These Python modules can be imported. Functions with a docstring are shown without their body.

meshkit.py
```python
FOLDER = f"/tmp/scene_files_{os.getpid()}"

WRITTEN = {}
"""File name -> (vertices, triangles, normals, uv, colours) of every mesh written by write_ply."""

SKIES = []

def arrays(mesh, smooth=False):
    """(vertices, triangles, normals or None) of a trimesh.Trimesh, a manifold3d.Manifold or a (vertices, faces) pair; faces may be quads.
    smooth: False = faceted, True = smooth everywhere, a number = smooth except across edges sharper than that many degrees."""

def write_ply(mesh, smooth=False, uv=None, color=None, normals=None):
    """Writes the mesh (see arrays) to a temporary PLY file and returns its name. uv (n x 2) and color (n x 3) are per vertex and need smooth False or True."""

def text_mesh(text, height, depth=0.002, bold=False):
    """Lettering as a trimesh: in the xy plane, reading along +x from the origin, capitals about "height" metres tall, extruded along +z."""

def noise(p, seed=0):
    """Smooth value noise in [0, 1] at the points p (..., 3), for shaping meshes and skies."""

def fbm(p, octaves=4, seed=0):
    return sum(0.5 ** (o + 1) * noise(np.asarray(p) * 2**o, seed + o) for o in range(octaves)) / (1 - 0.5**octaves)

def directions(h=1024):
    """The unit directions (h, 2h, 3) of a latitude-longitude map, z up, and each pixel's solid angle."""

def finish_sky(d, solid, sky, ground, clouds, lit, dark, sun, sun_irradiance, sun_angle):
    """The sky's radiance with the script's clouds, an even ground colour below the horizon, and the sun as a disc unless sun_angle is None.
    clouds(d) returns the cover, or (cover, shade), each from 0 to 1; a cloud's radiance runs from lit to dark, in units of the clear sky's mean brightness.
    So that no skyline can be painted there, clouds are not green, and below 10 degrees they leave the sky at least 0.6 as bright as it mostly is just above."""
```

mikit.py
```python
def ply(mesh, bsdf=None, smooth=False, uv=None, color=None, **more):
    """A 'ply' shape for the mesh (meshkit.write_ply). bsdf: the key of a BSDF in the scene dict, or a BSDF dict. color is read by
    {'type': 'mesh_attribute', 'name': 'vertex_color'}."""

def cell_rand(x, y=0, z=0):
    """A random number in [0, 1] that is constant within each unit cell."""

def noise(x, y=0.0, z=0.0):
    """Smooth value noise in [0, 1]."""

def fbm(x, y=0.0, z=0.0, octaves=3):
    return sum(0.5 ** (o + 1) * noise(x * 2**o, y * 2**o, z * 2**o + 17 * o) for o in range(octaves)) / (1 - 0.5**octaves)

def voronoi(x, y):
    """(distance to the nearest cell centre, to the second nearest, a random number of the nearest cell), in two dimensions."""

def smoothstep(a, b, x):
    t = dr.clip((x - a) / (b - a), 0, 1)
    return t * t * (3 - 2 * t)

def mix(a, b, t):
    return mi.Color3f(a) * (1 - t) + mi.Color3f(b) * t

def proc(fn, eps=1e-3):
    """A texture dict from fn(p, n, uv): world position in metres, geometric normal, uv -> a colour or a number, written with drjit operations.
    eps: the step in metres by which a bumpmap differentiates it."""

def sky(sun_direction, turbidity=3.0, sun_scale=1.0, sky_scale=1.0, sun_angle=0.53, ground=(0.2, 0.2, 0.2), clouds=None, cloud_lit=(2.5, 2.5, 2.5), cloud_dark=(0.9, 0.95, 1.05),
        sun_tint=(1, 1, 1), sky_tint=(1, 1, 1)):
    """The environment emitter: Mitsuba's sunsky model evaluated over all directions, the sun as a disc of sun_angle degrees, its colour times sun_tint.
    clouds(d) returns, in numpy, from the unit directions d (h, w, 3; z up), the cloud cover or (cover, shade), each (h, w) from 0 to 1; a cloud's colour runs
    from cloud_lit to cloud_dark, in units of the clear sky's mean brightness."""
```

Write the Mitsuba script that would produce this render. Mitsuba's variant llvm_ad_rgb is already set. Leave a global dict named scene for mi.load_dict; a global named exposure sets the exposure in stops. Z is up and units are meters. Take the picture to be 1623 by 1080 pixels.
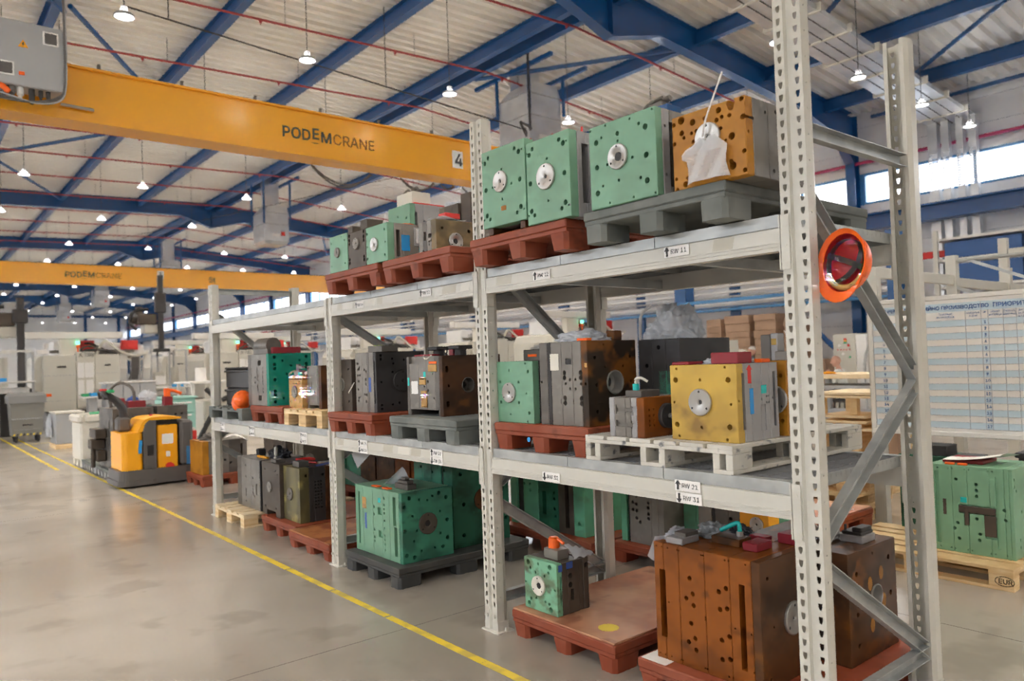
import math, random
import numpy as np, trimesh, manifold3d as m3
import drjit as dr
import mitsuba as mi
import mikit, meshkit
from mikit import proc, fbm, noise, smoothstep, mix

scene, labels = {}, {}
T = mi.ScalarTransform4f
rng = random.Random(7)

# ---------------------------------------------------------------- camera
CAM = np.array([1.590, -2.683, 1.580])
FWD = np.array([-0.77257, 0.63445, 0.02475])
UPV = np.array([0.04074, 0.01062, 0.99911])
scene['camera'] = {'type': 'thinlens', 'fov': 68.31, 'fov_axis': 'x', 'near_clip': 0.05, 'far_clip': 400.0,
                   'aperture_radius': 0.006, 'focus_distance': 4.3,
                   'to_world': T().look_at(origin=CAM.tolist(), target=(CAM + FWD).tolist(), up=UPV.tolist())}
# ---------------------------------------------------------------- sky, lamps' strength and exposure
scene['sky'] = mikit.sky([0.2, -0.6, 0.75], turbidity=5.0, sun_scale=0.0, sky_scale=1.0, ground=(0.3, 0.3, 0.3),
                         clouds=lambda d: np.ones(d.shape[:2]), cloud_lit=(56., 58., 61.), cloud_dark=(56., 58., 61.))
LAMP = (278.0, 253.0, 220.0)       # radiance of the lamps' lower lenses
LAMP_UP = (190.0, 173.0, 150.0)      # and of the ring of light on top
exposure = 0.5
# ---------------------------------------------------------------- materials
def rgb(*c): return {'type': 'rgb', 'value': [float(x) for x in c]}
def mat(name, col, rough=0.5, metal=0.0, spec=0.5, **kw):
    c = col if isinstance(col, dict) else rgb(*col)
    scene['mat_' + name] = {'type': 'twosided', 'b': {'type': 'principled', 'base_color': c, 'roughness': rough, 'metallic': metal, 'specular': spec, **kw}}
def stained(a, b, s, lo, hi, amt=1.0, c=None, sc=None, zs=1.0, k=0.0):
    """colour a with patches of b (and specks of c): grease, rust and rubbed paint on the thing itself"""
    def fn(p, n, uv):
        t = smoothstep(lo, hi, fbm(p.x * s + k, p.y * s, p.z * s * zs + k, 4)) * amt
        col = mix(a, b, t)
        if c is not None:
            col = mix(col, c, smoothstep(.60, .80, fbm(p.x * sc + 5, p.y * sc, p.z * sc + k, 4)) * .85)
        return col
    return proc(fn)
def wood(a, b, s=1.0):
    def fn(p, n, uv):
        g = fbm(p.x * 6 * s, p.y * 6 * s, p.z * 40 * s, 3)
        h = noise(p.x * 14, p.y * 14, p.z * 9)
        return mix(a, b, smoothstep(.25, .75, g * .7 + h * .3))
    return proc(fn)

mat('rack', (.56, .545, .49), .36)
mat('galv', stained((0.34, 0.357, 0.357), (0.442, 0.459, 0.4505), 9, .3, .7), .42, .45)
mat('galv_dark', (.20, .205, .21), .5, .5)
mat('steelwire', (.23, .235, .24), .45, .6)
mat('rack_pale', (.66, .64, .57), .4)
mat('rack_dull', (.47, .445, .37), .4)
mat('red_plastic', stained((0.2021, 0.043, 0.01892), (0.2408, 0.0731, 0.04128), 5, .42, .75, .7, (0.129, 0.0387, 0.0215), 11), .48, spec=.3)
mat('grey_plastic', stained((0.1088, 0.1224, 0.1156), (0.1632, 0.1734, 0.1632), 6, .4, .7), .6, spec=.3)
mat('dark_plastic', stained((0.0375, 0.0405, 0.042), (0.05625, 0.05625, 0.0525), 5, .4, .7), .5, spec=.3)
mat('black_plastic', (.018, .018, .02), .45)
mat('wood', wood((.62, .42, .20), (.78, .60, .35)), .65)
mat('wood_pale', wood((.72, .56, .34), (.84, .70, .48)), .65)
mat('wood_block', wood((.42, .27, .13), (.62, .43, .22)), .7)
mat('plywood', stained((0.324, 0.117, 0.063), (0.45, 0.234, 0.135), 4, .35, .7, 1, (0.216, 0.081, 0.045), 7), .38)
mat('plywood_worn', stained((0.192, 0.056, 0.028), (0.32, 0.128, 0.048), 7, .35, .65, 1, (0.096, 0.04, 0.024), 9), .4, spec=.3)
mat('white_wood', stained((0.506, 0.4876, 0.437), (0.5704, 0.552, 0.4968), 9, .4, .7, 1, (0.0736, 0.0828, 0.1012), 30), .6)
mat('mint', stained((0.09476, 0.2992, 0.1845), (0.08479, 0.2443, 0.1546), 5, .45, .75, 1, (0.09975, 0.2095, 0.1297), 9), .42)
mat('mint_dirty', stained((.15, .36, .23), (.10, .16, .09), 12, .45, .65, 1, (.05, .05, .03), 16), .5)
mat('green', stained((0.0396, 0.1848, 0.1188), (0.0264, 0.1056, 0.0704), 6, .45, .7, 1, (0.0176, 0.0528, 0.0352), 9), .42, spec=.3)
mat('green_light', stained((0.1453, 0.3068, 0.2045), (0.1238, 0.253, 0.1668), 6, .4, .7), .42)
mat('green_pale', stained((0.1906, 0.372, 0.2372), (0.1674, 0.3348, 0.2139), 5, .4, .7), .42)
mat('green_dark', stained((0.016, 0.092, 0.056), (0.0096, 0.04, 0.024), 7, .4, .7, 1, (0.024, 0.128, 0.072), 10), .45, spec=.3)
mat('teal', stained((.005, .19, .135), (.004, .15, .105), 5, .45, .75), .4, spec=.3)
mat('yellow', stained((0.5035, 0.3277, 0.05225), (0.38, 0.2375, 0.04275), 4, .45, .7, 1, (0.19, 0.1045, 0.0285), 8), .42)
mat('ochre', stained((.37, .16, .016), (.27, .11, .013), 6, .4, .7), .42, spec=.3)
mat('tan', stained((.46, .27, .08), (.36, .19, .05), 9, .4, .7, 1, .0 + np.array((.25, .13, .04)), 14), .5)
mat('rust', stained((.21, .060, .007), (.125, .036, .006), 5, .42, .72, 1, (.06, .02, .006), 8), .36, spec=.25)
mat('rust_dark', stained((.072, .029, .010), (.032, .016, .008), 6, .4, .7, 1, (.13, .045, .007), 10), .36, spec=.25)
mat('rust_patchy', stained((.145, .052, .009), (.024, .017, .012), 6, .42, .6, 1, (.20, .078, .012), 9), .36, spec=.25)
mat('grime', stained((0.17, 0.1232, 0.051), (0.085, 0.06375, 0.02975), 9, .4, .65), .45)
mat('khaki', stained((0.124, 0.108, 0.044), (0.072, 0.064, 0.032), 8, .4, .7, 1, (0.24, 0.208, 0.072), 6, zs=.3), .4, spec=.3)
mat('steel', stained((0.1997, 0.1853, 0.1658), (0.1573, 0.1462, 0.1318), 5, .4, .7, 1, (0.2295, 0.2167, 0.1955), 14), .4, .3)
mat('steel_bright', (.46, .45, .43), .3, .75)
mat('steel_light', stained((0.3415, 0.3364, 0.3415), (0.2898, 0.2846, 0.2898), 5, .4, .7), .4, .3)
mat('steel_dark', stained((0.0464, 0.0448, 0.0464), (0.032, 0.0304, 0.0304), 5, .4, .7), .42, .3, spec=.3)
mat('steel_brown', stained((0.0748, 0.0612, 0.0493), (0.0527, 0.0425, 0.0357), 5, .4, .7), .45, .2, spec=.3)
mat('steel_mid', stained((0.1232, 0.1122, 0.1003), (0.08925, 0.08245, 0.07395), 6, .4, .7), .42, .3)
mat('black', (.012, .012, .013), .5)
mat('blue', (0.0051, 0.0527, 0.17), .3)
mat('blue_pale', (.05, .20, .42), .42)
mat('orange_crane', (.90, .40, .022), .22)
mat('truck_yellow', (.85, .37, .012), .35)
mat('truck_grey', (.085, .08, .078), .45)
mat('orange', (.90, .135, .012), .3)
mat('red', (.60, .03, .025), .4)
mat('red_dark', (.20, .012, .02), .4)
mat('lining_red', (.42, .012, .018), .4)
mat('pipe_red', (.30, .03, .03), .4)
mat('pipe_magenta', (.36, .03, .10), .4)
mat('white', (.80, .79, .76), .5)
mat('cream', (.66, .635, .56), .5)
mat('cream_light', (.74, .73, .69), .45)
mat('trolley_grey', (.19, .19, .175), .45)
mat('machine', (.58, .565, .50), .42)
mat('machine_white', (.78, .78, .77), .42)
mat('machine_grey', (0.357, 0.3655, 0.374), .45)
mat('paper', (.84, .83, .81), .7)
mat('paper_blue', (.55, .67, .75), .6)
mat('ink', (.02, .02, .022), .6)
mat('ink_blue', (.03, .09, .25), .6)
mat('line_grey', (.36, .38, .42), .6)
mat('sticker_blue', (.02, .26, .60), .4)
mat('sticker_navy', (.03, .08, .30), .4)
mat('sticker_teal', (.01, .42, .40), .4)
mat('tape', stained((.80, .60, .05), (.62, .48, .10), 8, .45, .75), .5)
mat('lime', (.55, .75, .05), .5)
scene['mat_bag'] = {'type': 'principledthin', 'base_color': rgb(.86, .88, .91), 'roughness': .3, 'diff_trans': 1.0, 'spec_trans': .15}
mat('bag_black', (.02, .022, .028), .22)
mat('bag_grey', (.22, .225, .225), .25)
mat('card', stained((.32, .205, .135), (.27, .17, .11), 3, .4, .7), .7)
mat('card_pink', (.60, .42, .36), .7)
mat('ceiling', (.84, .815, .76), .4)
mat('wall', (.66, .665, .68), .5)
mat('wall_far', (.88, .88, .87), .5)
mat('duct', stained((.56, .58, .60), (.68, .70, .72), 2, .35, .65), .3, .55)
mat('foil', (.70, .72, .75), .22, .8)
mat('skin', (.60, .34, .25), .5)
mat('hair', (.62, .58, .54), .7)
mat('shirt_grey', (.13, .14, .17), .8)
mat('shirt_white', (.70, .72, .70), .8)
mat('trousers', (.05, .06, .09), .8)
mat('aqua', (.28, .52, .46), .45)
mat('green_plastic', (.02, .30, .12), .4)
mat('rope', (.75, .74, .72), .6)
mat('rubber', (.02, .02, .02), .8)
scene['mat_pane'] = {'type': 'thindielectric', 'int_ior': 1.5}
scene['mat_clear'] = {'type': 'thindielectric', 'int_ior': 1.45}

def floor_col(p, n, uv):
    a = fbm(p.x * .9, p.y * .9, 0, 4)
    b = fbm(p.x * 3.1 + 9, p.y * 3.1, 1, 4)
    c = mix((.285, .255, .215), (.36, .325, .28), smoothstep(.3, .7, a))
    c = mix(c, (.23, .203, .168), smoothstep(.55, .75, b) * .55)
    j = dr.minimum(dr.abs(p.x + 2.35 - dr.round((p.x + 2.35) / 6.0) * 6.0), dr.abs(p.y + 4.1 - dr.round((p.y + 4.1) / 6.0) * 6.0))
    c = mix((.20, .175, .15), c, smoothstep(.003, .008, j))
    s = fbm(p.x * 2.3 + 31, p.y * 2.3 + 3, 2, 3)
    return mix(c, (.13, .12, .11), smoothstep(.86, .88, s) * .5)
def floor_rough(p, n, uv):
    return .13 + .16 * fbm(p.x * 1.7, p.y * 1.7, 3, 3)
scene['mat_floor'] = {'type': 'twosided', 'b': {'type': 'principled', 'base_color': proc(floor_col), 'roughness': proc(floor_rough), 'specular': .55}}

# ---------------------------------------------------------------- mesh helpers
def box(x0, x1, y0, y1, z0, z1, c=0.0):
    x0, x1 = min(x0, x1), max(x0, x1); y0, y1 = min(y0, y1), max(y0, y1); z0, z1 = min(z0, z1), max(z0, z1)
    if c <= 0:
        return trimesh.creation.box(bounds=[[x0, y0, z0], [x1, y1, z1]])
    c = min(c, (x1 - x0) * .4, (y1 - y0) * .4, (z1 - z0) * .4)
    pts = []
    for sx in (0, 1):
        for sy in (0, 1):
            for sz in (0, 1):
                X, Y, Z = (x1 if sx else x0), (y1 if sy else y0), (z1 if sz else z0)
                dx, dy, dz = (-c if sx else c), (-c if sy else c), (-c if sz else c)
                pts += [(X, Y + dy, Z + dz), (X + dx, Y, Z + dz), (X + dx, Y + dy, Z)]
    return trimesh.convex.convex_hull(np.array(pts))
def hull(pts): return trimesh.convex.convex_hull(np.array(pts, float))
def cat(*ms):
    out = []
    for m in ms: out += list(m) if isinstance(m, (list, tuple)) else [m]
    return trimesh.util.concatenate(out)
def cyl(p0, p1, r, n=16, r1=None):
    p0, p1 = np.array(p0, float), np.array(p1, float); r1 = r if r1 is None else r1
    z = (p1 - p0) / np.linalg.norm(p1 - p0)
    x = np.cross(z, [0, 0, 1] if abs(z[2]) < .9 else [1, 0, 0]); x /= np.linalg.norm(x); y = np.cross(z, x)
    a = np.arange(n) * 2 * np.pi / n
    ring = np.cos(a)[:, None] * x + np.sin(a)[:, None] * y
    v = np.vstack([p0 + ring * r, p1 + ring * r1, [p0], [p1]])
    f = []
    for i in range(n):
        j = (i + 1) % n
        f += [[i, j, n + j], [i, n + j, n + i], [2 * n, j, i], [2 * n + 1, n + i, n + j]]
    return trimesh.Trimesh(v, f, process=False)
def tube(pts, r, n=8):
    p = np.array(pts, float)
    t = np.gradient(p, axis=0); t /= np.linalg.norm(t, axis=1, keepdims=True)
    ref = np.array([0, 0, 1.]) if np.abs(t[:, 2]).mean() < .8 else np.array([1., 0, 0])
    a = np.cross(t, ref); a /= np.linalg.norm(a, axis=1, keepdims=True) + 1e-9
    b = np.cross(t, a); ang = np.arange(n) * 2 * np.pi / n
    rr = np.broadcast_to(r, (len(p),))[:, None, None]
    v = (p[:, None] + rr * (np.cos(ang)[None, :, None] * a[:, None] + np.sin(ang)[None, :, None] * b[:, None])).reshape(-1, 3)
    f = []
    for i in range(len(p) - 1):
        for j in range(n):
            k = (j + 1) % n
            f += [[i * n + j, (i + 1) * n + j, (i + 1) * n + k], [i * n + j, (i + 1) * n + k, i * n + k]]
    o = len(v); v = np.vstack([v, p[:1], p[-1:]]); e = (len(p) - 1) * n
    for j in range(n):
        k = (j + 1) % n
        f += [[o, j, k], [o + 1, e + k, e + j]]
    return trimesh.Trimesh(v, f, process=False)
def spline(ctrl, n=24):
    """Catmull-Rom through the control points"""
    c = np.array(ctrl, float); c = np.vstack([2 * c[0] - c[1], c, 2 * c[-1] - c[-2]]); out = []
    m = len(c) - 3
    for i in range(m):
        p0, p1, p2, p3 = c[i:i + 4]
        for t in np.linspace(0, 1, max(2, n // m), endpoint=i == m - 1):
            out.append(.5 * (2 * p1 + (p2 - p0) * t + (2 * p0 - 5 * p1 + 4 * p2 - p3) * t * t + (3 * p1 - p0 - 3 * p2 + p3) * t ** 3))
    return np.array(out)
def lathe(prof, o=(0, 0, 0), axis=(0, 0, 1), n=32):
    """(radius, height) profile turned about the axis through o"""
    z = np.array(axis, float); z /= np.linalg.norm(z)
    x = np.cross(z, [0, 0, 1] if abs(z[2]) < .9 else [1, 0, 0]); x /= np.linalg.norm(x); y = np.cross(z, x)
    a = np.arange(n) * 2 * np.pi / n
    ring = np.cos(a)[:, None] * x + np.sin(a)[:, None] * y
    v = np.vstack([np.array(o) + ring * r + z * h for r, h in prof]); f = []
    for i in range(len(prof) - 1):
        for j in range(n):
            k = (j + 1) % n
            f += [[i * n + j, i * n + k, (i + 1) * n + k], [i * n + j, (i + 1) * n + k, (i + 1) * n + j]]
    return trimesh.Trimesh(v, f, process=False)
def prism(poly, axis, a, b):
    """polygon (2d) extruded along x, y or z from a to b"""
    from shapely.geometry import Polygon
    m = trimesh.creation.extrude_polygon(Polygon(poly), b - a, engine='earcut'); v = m.vertices.copy()
    if axis == 'z': w = np.c_[v[:, 0], v[:, 1], v[:, 2] + a]
    elif axis == 'x': w = np.c_[v[:, 2] + a, v[:, 0], v[:, 1]]
    else: w = np.c_[v[:, 0], v[:, 2] + a, v[:, 1]]
    m = trimesh.Trimesh(w, m.faces, process=False)
    if axis == 'y': m.faces = m.faces[:, ::-1]
    return m
def man(m): return m3.Manifold(m3.Mesh(np.ascontiguousarray(m.vertices, np.float32), np.ascontiguousarray(m.faces, np.uint32)))
def unman(M):
    m = M.to_mesh(); return trimesh.Trimesh(np.array(m.vert_properties[:, :3]), np.array(m.tri_verts), process=False)
def cut(m, cutters):
    r = man(m) - m3.Manifold.batch_boolean([man(c) for c in cutters], m3.OpType.Add)
    return unman(r)
def moved(m, x=0, y=0, z=0, rz=0, rx=0, ry=0):
    m = m.copy()
    for ang, ax in ((rx, [1, 0, 0]), (ry, [0, 1, 0]), (rz, [0, 0, 1])):
        if ang: m.apply_transform(trimesh.transformations.rotation_matrix(math.radians(ang), ax))
    m.apply_translation([x, y, z]); return m
def beam2(p0, p1, w, h, up=(0, 0, 1)):
    """a bar of section w x h from p0 to p1"""
    p0, p1 = np.array(p0, float), np.array(p1, float); d = p1 - p0; L = np.linalg.norm(d); d /= L
    s = np.cross(d, up); s /= np.linalg.norm(s); u = np.cross(s, d)
    pts = [p + s * a * w / 2 + u * b * h / 2 for p in (p0, p1) for a in (-1, 1) for b in (-1, 1)]
    return hull(pts)
def channel(p0, p1, w, h, t=.004, up=(0, 0, 1), side=1):
    """a C section from p0 to p1, web w wide, flanges h"""
    p0, p1 = np.array(p0, float), np.array(p1, float); d = p1 - p0; L = np.linalg.norm(d); d /= L
    s = np.cross(d, up); s /= np.linalg.norm(s); u = np.cross(s, d) * side
    def bar(cs, cu, ws, wu):
        return hull([p + s * (cs + a * ws / 2) + u * (cu + b * wu / 2) for p in (p0, p1) for a in (-1, 1) for b in (-1, 1)])
    return cat(bar(0, 0, w, t), bar(-w / 2 + t / 2, h / 2, t, h), bar(w / 2 - t / 2, h / 2, t, h))
def text(s, h, origin, right, up, depth=.0015, bold=False):
    m = meshkit.text_mesh(s, h, depth, bold)
    r, u = np.array(right, float), np.array(up, float); r /= np.linalg.norm(r); u /= np.linalg.norm(u); n = np.cross(r, u)
    return trimesh.Trimesh(np.array(origin) + m.vertices[:, :1] * r + m.vertices[:, 1:2] * u + m.vertices[:, 2:] * n, m.faces, process=False)

# ---------------------------------------------------------------- the scene's book-keeping
_count = {}
def fresh(base):
    n = _count.get(base, 0); _count[base] = n + 1
    return base if n == 0 else f'{base}_{n:03d}'
def add(key, mesh, m, smooth=False, **kw):
    scene[key] = mikit.ply(mesh, 'mat_' + m, smooth, **kw); return key
def part(parent, name, mesh, m, smooth=False, label=None, kind=None, **kw):
    key = fresh(parent + '__' + name); add(key, mesh, m, smooth, **kw)
    if label or kind: labels[key] = {**({'label': label} if label else {}), **({'kind': kind} if kind else {})}
    return key
def thing(name, label, cat_, group=None, kind=None):
    key = fresh(name); labels[key] = {'label': label, 'category': cat_}
    if group: labels[key]['group'] = group
    if kind: labels[key]['kind'] = kind
    return key
def solid(name, mesh, m, label, cat_, group=None, smooth=False, kind=None, **kw):
    key = thing(name, label, cat_, group, kind); add(key, mesh, m, smooth, **kw); return key
def struct(name, mesh=None, m=None, smooth=False):
    labels[name] = {'kind': 'structure'}
    if mesh is not None: add(name, mesh, m, smooth)
    return name
def clone(src, name, T4, label=None, group=None):
    """another of the same thing: its entries again under a key of their own"""
    key = fresh(name); labels[key] = {**labels[src]}
    if label: labels[key]['label'] = label
    if group: labels[key]['group'] = group
    for k in [k for k in scene if k == src or k.startswith(src + '__')]:
        scene[key + k[len(src):]] = {**scene[k], 'to_world': T4}
        if k != src and k in labels: labels[key + k[len(src):]] = dict(labels[k])
    return key
# ---------------------------------------------------------------- the hall
YR = 8.46                                        # ridge
def ztop(y): return 9.02 - (.03 if y < YR else .087) * abs(y - YR)      # top of purlins and rafters, underside of the deck
X_FAR, X_BACK, Y_LEFT, Y_WALL = -95.0, 9.0, -14.0, 18.5
struct('floor', box(X_FAR, X_BACK, Y_LEFT, Y_WALL + .3, -.2, 0), 'floor')
def deck():
    xs, zs = [], []
    x = X_FAR
    while x < X_BACK:
        xs += [x, x + .13, x + .17, x + .27]; zs += [0, 0, .09, .09]; x += .31
    ys = [Y_LEFT, YR, Y_WALL + .3]; n = len(xs)
    v = np.vstack([np.c_[xs, np.full(n, y), np.array(zs) + ztop(y)] for y in ys]); f = []
    for r in range(2):
        for i in range(n - 1):
            a, b, c, d = r * n + i, r * n + i + 1, (r + 1) * n + i + 1, (r + 1) * n + i
            f += [[a, c, b], [a, d, c]]
    up = v + [0, 0, .12]; m = len(v)
    f2 = [[b + m, a + m, c + m] for a, b, c in f]
    return trimesh.Trimesh(np.vstack([v, up]), f + f2, process=False)
struct('ceiling', deck(), 'ceiling')
FRAMES = [-8.6, -33.0, -44.9, -56.9, -68.9, -80.4]
PURLINS = [-9.0, -6.1, -3.2, -.25, 2.6, 5.45, 8.22, 8.72, 11.3, 14.05, 16.9]

def i_beam_x(y, zt, x0, x1, h=.32, w=.17):
    return cat(box(x0, x1, y - w / 2, y + w / 2, zt - .014, zt), box(x0, x1, y - w / 2, y + w / 2, zt - h, zt - h + .014), box(x0, x1, y - .006, y + .006, zt - h, zt))
seg = [X_BACK] + FRAMES + [X_FAR + .3]
ORD = ['first', 'second', 'third', 'fourth', 'fifth', 'sixth', 'seventh', 'eighth', 'ninth', 'tenth', 'eleventh', 'twelfth', 'thirteenth', 'fourteenth', 'fifteenth', 'sixteenth', 'seventeenth']
BAY = ['in the roof bay nearest the camera', 'between the first and second portal frames', 'between the second and third portal frames', 'between the third and fourth portal frames', 'between the fourth and fifth portal frames', 'in the last but one roof bay', 'in the last roof bay at the gable']
for k in range(len(seg) - 1):
    for j, y in enumerate(PURLINS[::-1]):
        if (k == 0 and y < 2) or (k > 0 and y < -1): continue
        solid('roof_purlin', i_beam_x(y, ztop(y), seg[k + 1] + .012, seg[k] - .012), 'blue',
              f'blue roof purlin, {ORD[j]} from the right wall, {BAY[k]}', 'roof beam', 'blue purlins under the roof deck')
def rafter_outline(half):
    zb = lambda y: ztop(y) - .58
    if half == 'web':
        top = [(-9.5, ztop(-9.5) - .004), (YR, ztop(YR) - .004), (18.2, ztop(18.2) - .004)]
        bot = [(18.2, 6.75), (17.6, 7.35), (15.4, zb(15.4)), (9.9, zb(9.9)), (YR, 7.94), (7.1, zb(7.1)), (-9.5, zb(-9.5))]
        return top + bot
for i, X in enumerate(FRAMES):
    t = thing('portal_frame', ['blue portal frame nearest the camera, its eaves knee above the near end of the rack',
        'blue portal frame second from the camera, its ridge gusset above the far crane girder',
        'blue portal frame third from the camera, close above the far crane girder', 'blue portal frame hidden mostly behind the far crane girder',
        'blue portal frame far down the hall, second from the far gable wall', 'blue portal frame far down the hall, next to the white gable wall'][i], 'portal frame')
    o = rafter_outline('web')
    part(t, 'rafter_web', prism(o, 'x', X - .008, X + .008), 'blue')
    b = o[3:]
    part(t, 'bottom_flange', cat([beam2((X, p[0], p[1]), (X, q[0], q[1]), .26, .018, up=(0, 0, 1)) for p, q in zip(b[:-1], b[1:])]), 'blue')
    part(t, 'top_flange', cat([beam2((X, p[0], p[1] - .011), (X, q[0], q[1] - .011), .26, .016) for p, q in ((o[0], o[1]), (o[1], o[2]))]), 'blue')
    part(t, 'ridge_plate', box(X - .13, X + .13, YR - .012, YR + .012, 7.945, ztop(YR) - .03), 'blue')
    part(t, 'column', cat(box(X - .13, X + .13, 18.2, 18.22, 0, 7.4), box(X - .13, X + .13, 18.46, 18.48, 0, ztop(18.4) - .03), box(X - .008, X + .008, 18.2, 18.48, 0, ztop(18.4) - .03)), 'blue')
    part(t, 'knee_plate', cat([box(X - .13, X + .13, 18.21, 18.47, z, z + .016) for z in (6.74, 7.38)]), 'blue')
# wind bracing in the roof
def brace(a, b, r=.05): return cyl((a[0], a[1], ztop(a[1]) - .30), (b[0], b[1], ztop(b[1]) - .30), r, 10)
BR = [((-14.3, -.05), (-18.6, 2.45)), ((-14.6, -.1), (-11.2, -2.6)), ((-26.0, -.1), (-22.2, 2.45)), ((-27.3, .05), (-32.6, 2.5)),
      ((-8.9, 11.2), (-13.5, 8.8)), ((-8.4, 14.0), (-5.2, 11.5)), ((-3.4, 14.1), (-6.8, 16.9)), ((-2.4, 18.0), (-7.9, 18.1)), ((-33.2, 13.9), (-38.8, 16.8)), ((-44.7, 14.2), (-39.2, 16.8))]
BL = ['thin blue roof brace crossing above the grey control cabinet, running right', 'thin blue roof brace running left from above the control cabinet', 'thin blue roof brace below the near crane girder at left', 'thin blue roof brace at the left edge above the second portal frame',
      'thin blue roof brace between the ridge gusset of the near frame and the ventilation unit', 'thin blue roof brace beside the roof duct, near the right end post', 'thin blue roof brace crossing near the right edge under the deck', 'thin blue rod along the eaves above the wall riser', 'thin blue roof brace beyond the second frame towards the wall', 'thin blue roof brace before the third frame towards the wall']
for i, (a, b) in enumerate(BR):
    solid('roof_brace', brace(a, b), 'blue', BL[i], 'brace', 'blue roof braces')
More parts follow.
